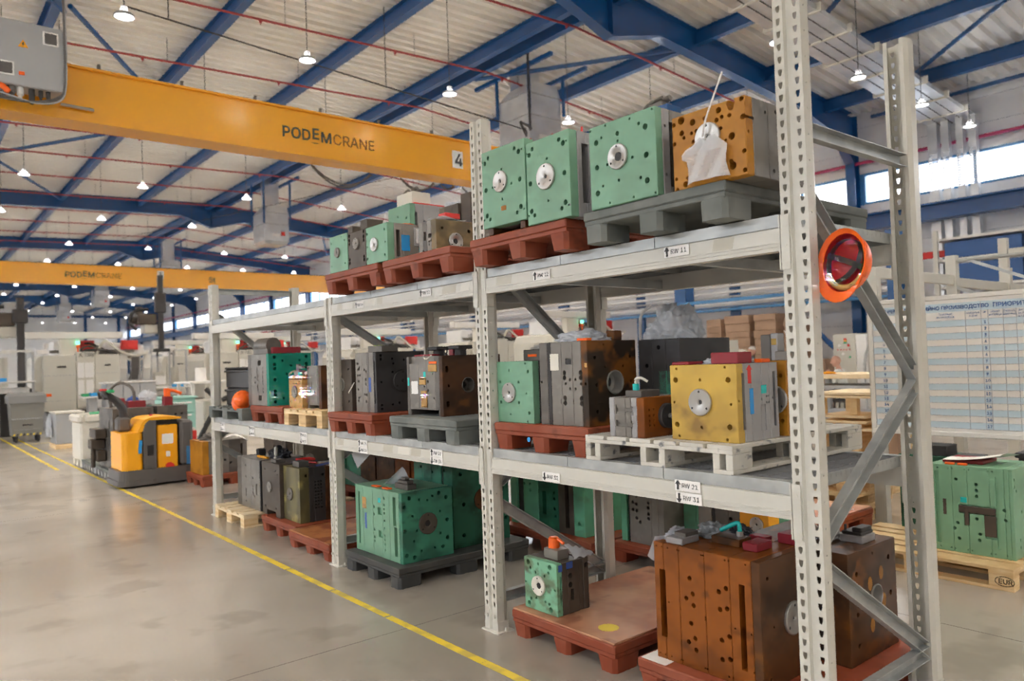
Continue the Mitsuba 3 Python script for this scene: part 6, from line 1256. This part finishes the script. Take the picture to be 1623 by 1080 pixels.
part(k, 'slide_inlay', cat(box(-.525, -.30, 2.984, 2.994, .425, .47, .002), box(-.37, -.30, 2.985, 2.995, .28, .42, .002), box(-.49, -.465, 2.983, 2.993, .34, .46, .002)), 'steel_brown', label='brown steel slide inlay')
for xx in (-.61, -.53): part(k, 'orange_tag', box(xx, xx + .06, 3.0, 3.03, .7425, .757, .004), 'orange')
solid('red_folder', box(-.66, -.40, 3.1, 3.36, .7425, .765, .003), 'red_dark', 'dark red folder under the papers on the pale green mould', 'folder')
solid('paper_sheet', sheet(lambda u, v: (-.64 + .36 * u + .05 * v, 3.05 + .28 * v, .767 + .05 * u * u + .012 * math.sin(5 * v)), 10, 10), 'paper', 'curling white papers on the red folder of the pale green mould', 'paper', smooth=True)
k = mould('dark green mould with papers behind the pale green one at right', (-1.15, -.62), (3.52, 3.85), (.0, .72), 'x', [(.1, 'green_dark'), (.1, 'green_dark'), (.1, 'steel_dark')], [('h', 'F', .1, .85, .01), ('h', 'F', .1, .3, .01)])
block(k, 'black_block', (-1.0, -.80), (3.55, 3.75), (.7205, .80), 'black')
solid('paper_sheet', sheet(lambda u, v: (-1.12 + .5 * u, 3.54 + .25 * v, .7215 + .01 * math.sin(4 * u)), 6, 6), 'paper_blue', 'bluish paper under the black block on the dark green mould', 'paper') if False else None
t = thing('parts_cart', 'dark steel cart with frames and tubes below the planning board', 'cart')
part(t, 'top', box(-.55, .6, 4.2, 4.9, .66, .70, .005), 'steel_dark'); part(t, 'leg', cat(*[box(x, x + .05, y, y + .05, 0, .659) for x in (-.53, .53) for y in (4.22, 4.83)]), 'steel_dark')
part(t, 'wire_frame', cat(*[tube([(-.3 + j * .06, 4.25, .70), (-.3 + j * .06, 4.25, .79), (-.3 + j * .06, 4.6, .79), (-.3 + j * .06, 4.6, .70)], .004, 5) for j in range(12)]), 'steel_bright'); part(t, 'tube', cyl((-.5, 4.3, .80), (.1, 4.4, .71), .018, 8), 'steel_bright')
# stacked wooden pallets, a board topped pallet and timber
for j in range(3):
    wooden_pallet(['lowest', 'middle', 'topmost'][j] + ' wooden pallet of the stack behind the right end of the rack', -2.91 + .02 * j, 3.78, .1445 * j, 'wood', along='x', block='wood_block')
plastic_pallet('red pallet with a board top and yellow dots behind the right end of the rack', -2.16, 2.50, 0, 'red_plastic', top='plywood', discs=True, h=.28, w=.8, L=1.0)
solid('loose_rope', cyl((-1.95, 2.8, .284), (-1.4, 3.25, .284), .004, 6), 'rope', 'white cord lying across the board topped pallet behind the rack', 'cord')
solid('post_block', box(-1.07, -.93, 3.55, 3.7, 0, .28), 'wood_block', 'rough wooden block beside the board topped pallet', 'wooden block') if False else None
t = thing('timber_stack', 'stack of light timber boards on a frame behind the right post', 'timber stack')
for j, (z, x0, x1, d) in enumerate(((1.055, -2.95, -2.1, .8), (1.02, -2.95, -2.1, .8), (.80, -2.9, -2.35, .6), (.74, -2.9, -2.35, .6), (.66, -2.95, -2.1, .8))):
    for i in range(4):
        part(t, 'timber_board', box(x0, x1, 5.5 + i * d / 4, 5.5 + (i + .92) * d / 4, z, z + .028, .003), 'wood_pale')
for xx in (-2.93, -2.55, -2.2): part(t, 'bearer', cat(box(xx, xx + .08, 5.5, 6.3, .69, .74, .004), box(xx, xx + .08, 5.55, 5.63, .83, 1.018, .004), box(xx, xx + .08, 6.2, 6.28, .69, 1.018, .004), box(xx, xx + .08, 5.55, 6.25, 0, .658)), 'wood')
solid('plywood_sheet', box(-2.2, -1.98, 5.4, 5.48, .4, 1.1, .004), 'card', 'brown chipboard sheet leaning by the timber stack', 'board')
t = thing('work_table', 'pale work table with yellow film in front of the seated man', 'table')
part(t, 'top', box(-4.6, -3.2, 8.0, 8.9, 1.13, 1.20, .006), 'wood_pale'); part(t, 'shelf', box(-4.5, -3.3, 8.05, 8.85, .98, 1.03), 'machine_grey'); part(t, 'leg', cat(*[box(x, x + .08, y, y + .08, 0, 1.128) for x in (-4.55, -3.35) for y in (8.05, 8.75)]), 'machine_grey')
part(t, 'lower_shelf', box(-4.5, -3.3, 8.05, 8.85, .60, .63), 'machine_grey')
solid('yellow_film', crumple(-4.12, 8.1, 1.201, .12, .10, .04, 91), 'lime' if False else 'truck_yellow', 'yellow film lying on the pale work table', 'film', smooth=True)
t = thing('desk_lamp', 'white desk lamp clamped to the pale work table', 'lamp')
part(t, 'stem', cat(cyl((-3.25, 8.4, 1.2005), (-3.25, 8.4, 1.42), .02, 8), cyl((-3.25, 8.4, 1.2), (-3.25, 8.4, 1.22), .07, 12)), 'white'); part(t, 'arm', tube([(-3.25, 8.4, 1.41), (-3.15, 8.35, 1.40), (-3.02, 8.3, 1.36)], .018, 8), 'white'); part(t, 'head', lathe([(.0, .08), (.05, .07), (.09, 0), (0, .01)], (-3.28, 8.4, 1.42), n=16), 'cream_light', smooth=35)
t = thing('control_cabinet', 'beige control cabinet with buttons and coloured sign behind the seated man', 'control cabinet')
part(t, 'body', box(-6.71, -6.215, 13.2, 13.8, 0, 1.885, .01), 'machine'); part(t, 'side_door', box(-6.21, -5.975, 13.2, 13.8, 0, 1.86, .01), 'machine_white')
for x, z, m in ((-6.57, 1.63, 'white'), (-6.49, 1.45, 'white')): part(t, 'lamp_button', cyl((x, 13.2, z), (x, 13.185, z), .03, 12), m)
for j, (m, z) in enumerate((('red', 1.77), ('truck_yellow', 1.73), ('green_plastic', 1.69))): part(t, 'colour_sign', box(-6.47, -6.40, 13.196, 13.199, z - .018, z + .018), m)
for j in range(5): part(t, 'button', cyl((-6.6 + j * .065, 13.2, 1.54), (-6.6 + j * .065, 13.188, 1.54), .014, 8), 'red')
part(t, 'button', cyl((-6.36, 13.2, 1.63), (-6.36, 13.185, 1.63), .028, 10), 'red'); part(t, 'button', cyl((-6.34, 13.2, 1.38), (-6.34, 13.185, 1.38), .022, 10), 'green_plastic')
t = thing('handrail', 'bent grey steel handrail in front of the beige control cabinet', 'handrail')
part(t, 'tube', tube(spline([(-4.95, 11.0, .0), (-4.95, 11.0, 1.45), (-4.55, 11.1, 1.72), (-4.0, 11.2, 1.75)], 20), .022, 8), 'machine_grey', smooth=True); part(t, 'tube', tube(spline([(-4.65, 11.3, .0), (-4.65, 11.3, 1.42), (-4.3, 11.4, 1.6), (-3.9, 11.5, 1.62)], 20), .022, 8), 'machine_grey', smooth=True)
t = thing('white_machine', 'cream angular machine cover with a grey hose, right of the dark grey mould', 'machine')
part(t, 'cover', hull([(x, y, z) for x, z in ((-8.6, 0), (-8.6, 1.66), (-8.42, 1.79), (-7.55, 1.82), (-7.5, 0)) for y in (10.0, 10.9)]), 'machine'); part(t, 'groove', box(-8.45, -7.65, 9.992, 9.999, 1.58, 1.62), 'machine_grey'); part(t, 'hose', tube(spline([(-8.2, 9.95, 1.1), (-8.18, 9.93, 1.5), (-8.08, 9.94, 1.66), (-7.98, 9.97, 1.72)], 16), .025, 8), 'machine_grey', smooth=True)
# cardboard stacks at the wall
for j, (x0, x1, z1, lab) in enumerate(((-11.70, -11.20, 2.50, 'left'), (-11.08, -10.27, 2.55, 'middle'), (-10.15, -9.45, 2.57, 'right'))):
    t = thing('cardboard_stack', f'{lab} one of three tall stacks of flat brown cardboard at the wall', 'cardboard stack')
    z = .15; i = 0
    part(t, 'pallet_base', box(x0, x1, 15.5, 16.4, 0, .148), 'wood_block')
    while z < z1:
        h = min(.17 + .05 * ((i * 7 + j) % 3), z1 - z + .03)
        part(t, 'bundle', box(x0 + .012 * ((i * 5 + j) % 3), x1 - .015 * ((i * 3 + j) % 3), 15.5 + .02 * (i % 2), 16.4, z + .001, z + h, .008), 'card'); z += h; i += 1
for j, (x0, x1, z1, lab) in enumerate(((-9.2, -8.85, 2.35, 'narrow stack of brown cardboard with a ragged edge, right of the tall stacks'), (-8.6, -8.05, 1.30, 'low stack of brown cardboard behind the seated man'))):
    t = thing('cardboard_stack', lab, 'cardboard stack'); z = 0; i = 0
    while z < z1: part(t, 'bundle', box(x0 + .03 * (i % 2), x1 - .02 * (i % 3), 15.4, 16.2, z + .001, z + .11, .006), 'card'); z += .11; i += 1
for j, (x0, x1, lab) in enumerate(((-21.0, -20.2, 'pinkish cardboard pile far behind the rack, left of the orange lamp'), (-20.1, -18.9, 'pinkish cardboard pile far behind the rack, right of the orange lamp'))):
    t = thing('cardboard_stack', lab, 'cardboard stack'); z = 0; i = 0
    while z < 2.3: part(t, 'bundle', box(x0 + .02 * (i % 2), x1, 15.6, 16.6, z + .001, z + .19, .008), 'card_pink'); z += .19; i += 1
t = thing('signal_tower', 'slim signal tower with an orange top between the pinkish piles', 'signal lamp'); part(t, 'pole', cyl((-20.15, 15.3, 0), (-20.15, 15.3, 2.25), .03, 8), 'machine_grey'); part(t, 'orange_light', cyl((-20.15, 15.3, 2.25), (-20.15, 15.3, 2.5), .05, 10), 'orange'); part(t, 'green_light', cyl((-20.15, 15.3, 2.1), (-20.15, 15.3, 2.248), .055, 10), 'green_plastic')
solid('red_cabinet', box(-22.8, -22.1, 15.2, 15.6, 1.5, 2.55, .02), 'red', 'red wall box far behind the rack, beside the second post', 'box'); solid('cabinet_stand', box(-22.7, -22.2, 15.25, 15.55, 0, 1.499, .01), 'machine_white', 'white stand under the red box far behind the rack', 'stand')
# the second rack, empty
t = thing('pallet_rack', 'empty cream pallet rack behind the planning board at right', 'pallet rack')
for (x, y, h) in ((-1.63, 5.9, 2.51), (-1.63, 7.5, 2.46), (-.45, 5.9, 2.51), (-.45, 7.5, 2.46)):
    part(t, 'upright', cat(box(x, x + .10, y, y + .004, 0, h), box(x, x + .004, y + .004, y + .09, 0, h), box(x + .096, x + .10, y + .004, y + .09, 0, h)), 'rack')
for x in (-1.60,):
    part(t, 'beam', box(x, x + .05, 4.2, 5.898, 2.20, 2.30, .004), 'rack'); part(t, 'beam', box(x, x + .05, 5.995, 7.498, 2.18, 2.28, .004), 'rack'); part(t, 'beam', box(x, x + .05, 4.2, 5.898, 1.1, 1.2, .004), 'rack'); part(t, 'beam', box(x, x + .05, 7.595, 12.0, 2.18, 2.28, .004), 'rack')
part(t, 'upright', box(-1.63, -1.53, 12.0, 12.09, 0, 2.46), 'rack'); part(t, 'upright', box(-1.63, -1.53, 4.105, 4.195, 0, 2.3), 'rack')
for a, b in (((-2.1, 5.92, 2.40), (-1.0, 5.92, 1.95)), ((-1.45, 5.95, 2.46), (-.5, 5.95, 2.02))): part(t, 'diagonal', beam2(a, b, .03, .03), 'galv')
part(t, 'cross_rail', cyl((-1.52, 5.95, 2.45), (-.46, 5.95, 2.45), .018, 8), 'galv')
t = thing('pallet_rack', 'tall empty pallet rack further back at right, below the blue runway beam', 'pallet rack')
for (x, y, h) in ((-2.12, 9.0, 3.0), (.3, 9.0, 3.0), (-2.12, 10.1, 3.0), (.3, 10.1, 3.0)): part(t, 'upright', cat(box(x, x + .11, y, y + .005, 0, h), box(x, x + .005, y + .005, y + .09, 0, h), box(x + .105, x + .11, y + .005, y + .09, 0, h), *[box(x + .03, x + .08, y - .002, y, z, z + .03) for z in np.arange(1.9, h - .05, .15)]), 'rack')
for z in (2.75, 2.0, 1.4): part(t, 'beam', box(-2.0, .295, 9.005, 9.05, z, z + .10, .004), 'rack'); part(t, 'beam', box(-2.0, .295, 10.1, 10.15, z, z + .10, .004), 'rack')
part(t, 'top_rail', cyl((-6.0, 6.4, 2.82), (1.0, 6.4, 2.80), .018, 8), 'steel_mid') if False else None
solid('hand_rail', cyl((-2.1, 6.05, 2.745), (1.2, 6.05, 2.735), .02, 8), 'machine_grey', 'long grey rail above the empty rack at right', 'rail') if False else None
for j, (x0, x1, z, m) in enumerate(((-6.6, -5.4, 3.7, 'red'), (-5.2, -4.1, 3.72, 'pipe_red'))):
    solid('wall_light_bar', box(x0, x1, 17.0, 17.1, z, z + .16, .01), m, ['bright red bar', 'darker red bar'][j] + ' fixed on the far wall beside the slatted riser', 'bar') if j == 0 else None
t = thing('wall_shelving', 'dark blue shelving against the wall at the right', 'shelving')
for x in (-5.9, -4.0, -2.1, -.2): part(t, 'post', box(x, x + .1, 16.6, 16.7, 0, 4.3), 'cream')
for z in (2.0, 2.9, 3.55, 4.05): part(t, 'shelf_board', box(-5.9, -.1, 16.705, 17.3, z, z + .06), 'cream_light')
for j, (x, z, w, h) in enumerate(((-5.7, 3.62, 1.6, .38), (-3.8, 3.62, 1.6, .4), (-1.9, 3.62, 1.6, .4), (-5.7, 2.97, 1.6, .5), (-3.8, 2.97, 1.6, .5), (-1.9, 2.97, 1.6, .5))): part(t, 'blue_box', box(x, x + w, 16.75, 17.25, z, z + h, .01), 'ink_blue')
part(t, 'red_box', box(-3.7, -2.3, 16.72, 17.2, 2.07, 2.45, .01), 'pipe_red')
solid('blue_stay', cyl((-9.6, 16.9, 2.55), (-7.1, 15.0, 1.1), .07, 10), 'blue', 'blue diagonal stay in front of the tall cardboard stacks', 'brace')
solid('blue_post', box(-12.55, -12.15, 15.2, 15.6, 0, 4.4), 'blue', 'blue steel column left of the tall cardboard stacks', 'column')
solid('blue_post', box(-6.7, -6.4, 15.9, 16.2, 0, 4.4), 'blue', 'blue steel column behind the beige control cabinet', 'column')
solid('blue_edge_beam', box(-13, -6.9, 15.2, 15.35, 2.98, 3.06), 'blue_pale', 'light blue edge beam above the cardboard stacks', 'beam')
k = thing('cable_reel', 'cream reel on a stand behind the man in the grey shirt', 'reel')
part(k, 'stand', box(-9.4, -9.2, 13.5, 13.7, 0, 1.19), 'machine_grey')
part(k, 'reel', cat(lathe([(.10, -.05), (.22, -.05), (.22, .05), (.10, .05), (.10, -.05)], (-9.3, 13.6, 1.42), (.3, -1, 0), 24)), 'cream', smooth=35)
# people
def person(label, J, shirt, face, hair=True, hat=None):
    """body from joints (name -> (point, radius)); clothes and hair are children"""
    t = thing('person', label, 'person')
    def bones(pairs, extra=0.0, ref=.03):
        ms = []
        for a, b in pairs:
            pa, ra = J[a]; pb, rb = J[b]
            sp = []
            for p_, r_ in ((pa, ra), (pb, rb)):
                s = trimesh.creation.icosphere(2, r_ + extra); sp.append(s.vertices + np.array(p_))
            ms.append(man(hull(np.vstack(sp))))
        M = m3.Manifold.batch_boolean(ms, m3.OpType.Add).refine_to_length(ref)
        m = unman(M); trimesh.smoothing.filter_taubin(m, iterations=6); return m
    skel = [('pelvis', 'chest'), ('chest', 'neck'), ('neck', 'head'), ('shl', 'shr'), ('chest', 'shl'), ('chest', 'shr'), ('shl', 'ell'), ('ell', 'wrl'), ('wrl', 'hal'), ('shr', 'elr'), ('elr', 'wrr'), ('wrr', 'har'), ('hipl', 'hipr'), ('hipl', 'knl'), ('knl', 'anl'), ('anl', 'tol'), ('hipr', 'knr'), ('knr', 'anr'), ('anr', 'tor'), ('pelvis', 'hipl'), ('pelvis', 'hipr')]
    hp, hr = J['head']; hp = np.array(hp); f = np.array(face, float); f /= np.linalg.norm(f)
    s = np.cross([0, 0, 1], f); s /= np.linalg.norm(s); u = np.cross(f, s)
    hd = trimesh.creation.icosphere(3, 1.0); v = hd.vertices
    loc = np.c_[v[:, 0] * .098, v[:, 1] * .076, v[:, 2] * .118]
    jaw = np.clip(-v[:, 2], 0, 1); loc[:, 1] *= 1 - .25 * jaw; loc[:, 0] = np.where(loc[:, 0] > 0, loc[:, 0] * (1 - .06 * jaw), loc[:, 0] * (1 - .25 * jaw))
    head = trimesh.Trimesh(hp + loc[:, :1] * f + loc[:, 1:2] * s + loc[:, 2:] * u, hd.faces)
    nose = hull([hp + f * .095 + u * .02, hp + f * .122 - u * .022, hp + f * .09 - u * .032 + s * .018, hp + f * .09 - u * .032 - s * .018])
    ears = [hull([hp + s * (k * .072) + f * a + u * b for a, b in ((-.015, .03), (.012, .025), (.008, -.03), (-.012, -.025))] + [hp + s * (k * .088) + f * a + u * b for a, b in ((-.02, .03), (-.01, -.02))]) for k in (-1, 1)]
    body = bones(skel, -.012, .04)
    fingers = []
    for side, w in (('hal', 'wrl'), ('har', 'wrr')):
        p = np.array(J[side][0]); d = p - np.array(J[w][0]); d /= np.linalg.norm(d); q = np.cross(d, [0, 0, 1]); q /= np.linalg.norm(q)
        for i, L in enumerate((.07, .08, .075, .06)):
            a = p + d * .02 + q * (i - 1.5) * .019
            fingers.append(tube([a, a + d * L * .55 - np.array([0, 0, .004]), a + d * L - np.array([0, 0, .018])], .009, 6))
        fingers.append(tube([p - q * .03, p - q * .055 + d * .02, p - q * .06 + d * .05], .010, 6))
    add(t, cat(body, head, nose, *ears, *fingers), 'skin', 50)
    part(t, 'shirt', bones([('pelvis', 'chest'), ('chest', 'shl'), ('chest', 'shr'), ('shl', 'shr'), ('shl', 'ell'), ('shr', 'elr'), ('pelvis', 'hipl'), ('pelvis', 'hipr')], .008, .04), shirt, 60)
    part(t, 'trousers', bones([('hipl', 'hipr'), ('hipl', 'knl'), ('knl', 'anl'), ('hipr', 'knr'), ('knr', 'anr')], .010, .05), 'trousers', 60)
    for a, b in (('anl', 'tol'), ('anr', 'tor')): part(t, 'shoe', bones([(a, b)], .016, .03), 'black', 60)
    if hair:
        hv = trimesh.creation.icosphere(3, 1.0); keep = hv.vertices[:, 2] > (.12 + .45 * np.clip(hv.vertices[:, 0], 0, 1)) if hair == 'full' else (np.abs(hv.vertices[:, 2] - .05) < .38) & (hv.vertices[:, 0] < .25)
        l2 = np.c_[hv.vertices[:, 0] * .103, hv.vertices[:, 1] * .082, hv.vertices[:, 2] * .124]
        fk = keep[hv.faces].all(1)
        part(t, 'hair', trimesh.Trimesh(hp + l2[:, :1] * f + l2[:, 1:2] * s + l2[:, 2:] * u, hv.faces[fk]), 'hair', True)
    part(t, 'eye', cat(*[trimesh.creation.icosphere(1, .011).apply_translation(hp + f * .088 + s * k * .032 + u * .012) for k in (-1, 1)]), 'ink')
    part(t, 'mouth', hull([hp + f * .0965 + s * a - u * b for a in (-.022, .022) for b in (.052, .058)] + [hp + f * .090 + s * a - u * b for a in (-.022, .022) for b in (.052, .058)]), 'red_dark')
    return t
def seated(x, y, zs, fdir, lean, dz=0):
    f = np.array([fdir[0], fdir[1], 0.]); f /= np.linalg.norm(f); s = np.array([-f[1], f[0], 0]); o = np.array([x, y, 0.])
    P = lambda a, b, c: tuple(o + f * a + s * b + np.array([0, 0, c]))
    return {'pelvis': (P(0, 0, zs + .10), .125), 'chest': (P(lean * .6, 0, zs + .42), .125), 'neck': (P(lean, 0, zs + .60), .055), 'head': (P(lean + .05, 0, zs + .74), .07), 'shl': (P(lean * .8, .18, zs + .52), .06), 'shr': (P(lean * .8, -.18, zs + .52), .06),
            'ell': (P(lean * .8 + .10, .22, zs + .26), .046), 'wrl': (P(lean + .32, .14, zs + .28), .034), 'hal': (P(lean + .40, .12, zs + .29), .036), 'elr': (P(lean * .8 + .10, -.22, zs + .26), .046), 'wrr': (P(lean + .25, -.12, zs + .42), .034), 'har': (P(lean + .24, -.09, zs + .50), .036),
            'hipl': (P(0, .09, zs + .08), .095), 'hipr': (P(0, -.09, zs + .08), .095), 'knl': (P(.44, .10, zs + .07), .065), 'knr': (P(.44, -.10, zs + .07), .065), 'anl': (P(.42, .10, zs - .36), .042), 'anr': (P(.42, -.10, zs - .36), .042), 'tol': (P(.58, .11, zs - .405), .033), 'tor': (P(.58, -.11, zs - .405), .033)}
person('seated man in a white shirt seen from the side, hand raised to his chest', seated(-6.2, 12.5, .565, (-1, -.25), .04), 'shirt_white', (-1, -.25, -.08), hair=None)
t = thing('stool', 'dark stool under the seated man in the white shirt', 'stool'); part(t, 'seat', cyl((-6.2, 12.5, .465), (-6.2, 12.5, .52), .2, 20), 'black'); part(t, 'leg', cat(*[cyl((-6.2 + .14 * math.cos(a), 12.5 + .14 * math.sin(a), .465), (-6.2 + .22 * math.cos(a), 12.5 + .22 * math.sin(a), 0), .015, 6) for a in (0.8, 2.4, 3.9, 5.5)]), 'steel_dark')
def standing(x, y, fdir, bend):
    f = np.array([fdir[0], fdir[1], 0.]); f /= np.linalg.norm(f); s = np.array([-f[1], f[0], 0]); o = np.array([x, y, 0.])
    P = lambda a, b, c: tuple(o + f * a + s * b + np.array([0, 0, c]))
    return {'pelvis': (P(0, 0, .95), .125), 'chest': (P(bend * .6, 0, 1.27), .13), 'neck': (P(bend, 0, 1.45), .055), 'head': (P(bend + .09, 0, 1.58), .07), 'shl': (P(bend * .8, .19, 1.39), .06), 'shr': (P(bend * .8, -.19, 1.39), .06),
            'ell': (P(bend + .06, .25, 1.12), .046), 'wrl': (P(bend + .30, .18, 1.08), .034), 'hal': (P(bend + .38, .16, 1.08), .036), 'elr': (P(bend + .06, -.25, 1.12), .046), 'wrr': (P(bend + .30, -.18, 1.08), .034), 'har': (P(bend + .38, -.16, 1.08), .036),
            'hipl': (P(0, .09, .92), .095), 'hipr': (P(0, -.09, .92), .095), 'knl': (P(.02, .10, .50), .062), 'knr': (P(.0, -.10, .50), .062), 'anl': (P(0, .11, .09), .042), 'anr': (P(-.03, -.11, .09), .042), 'tol': (P(.15, .13, .05), .033), 'tor': (P(.12, -.13, .05), .033)}
person('man with grey hair in a dark grey shirt, back turned and bent over a table', standing(-8.82, 13.0, (.5, .9), .12), 'shirt_grey', (.5, .9, -.35), hair='full')
t = thing('side_table', 'grey work table that the man in the grey shirt bends over', 'table'); part(t, 'top', box(-9.1, -7.6, 13.45, 14.2, .98, 1.03, .005), 'machine_grey'); part(t, 'leg', cat(*[box(x, x + .06, y, y + .06, 0, .979) for x in (-9.05, -7.7) for y in (13.5, 14.1)]), 'steel_mid')
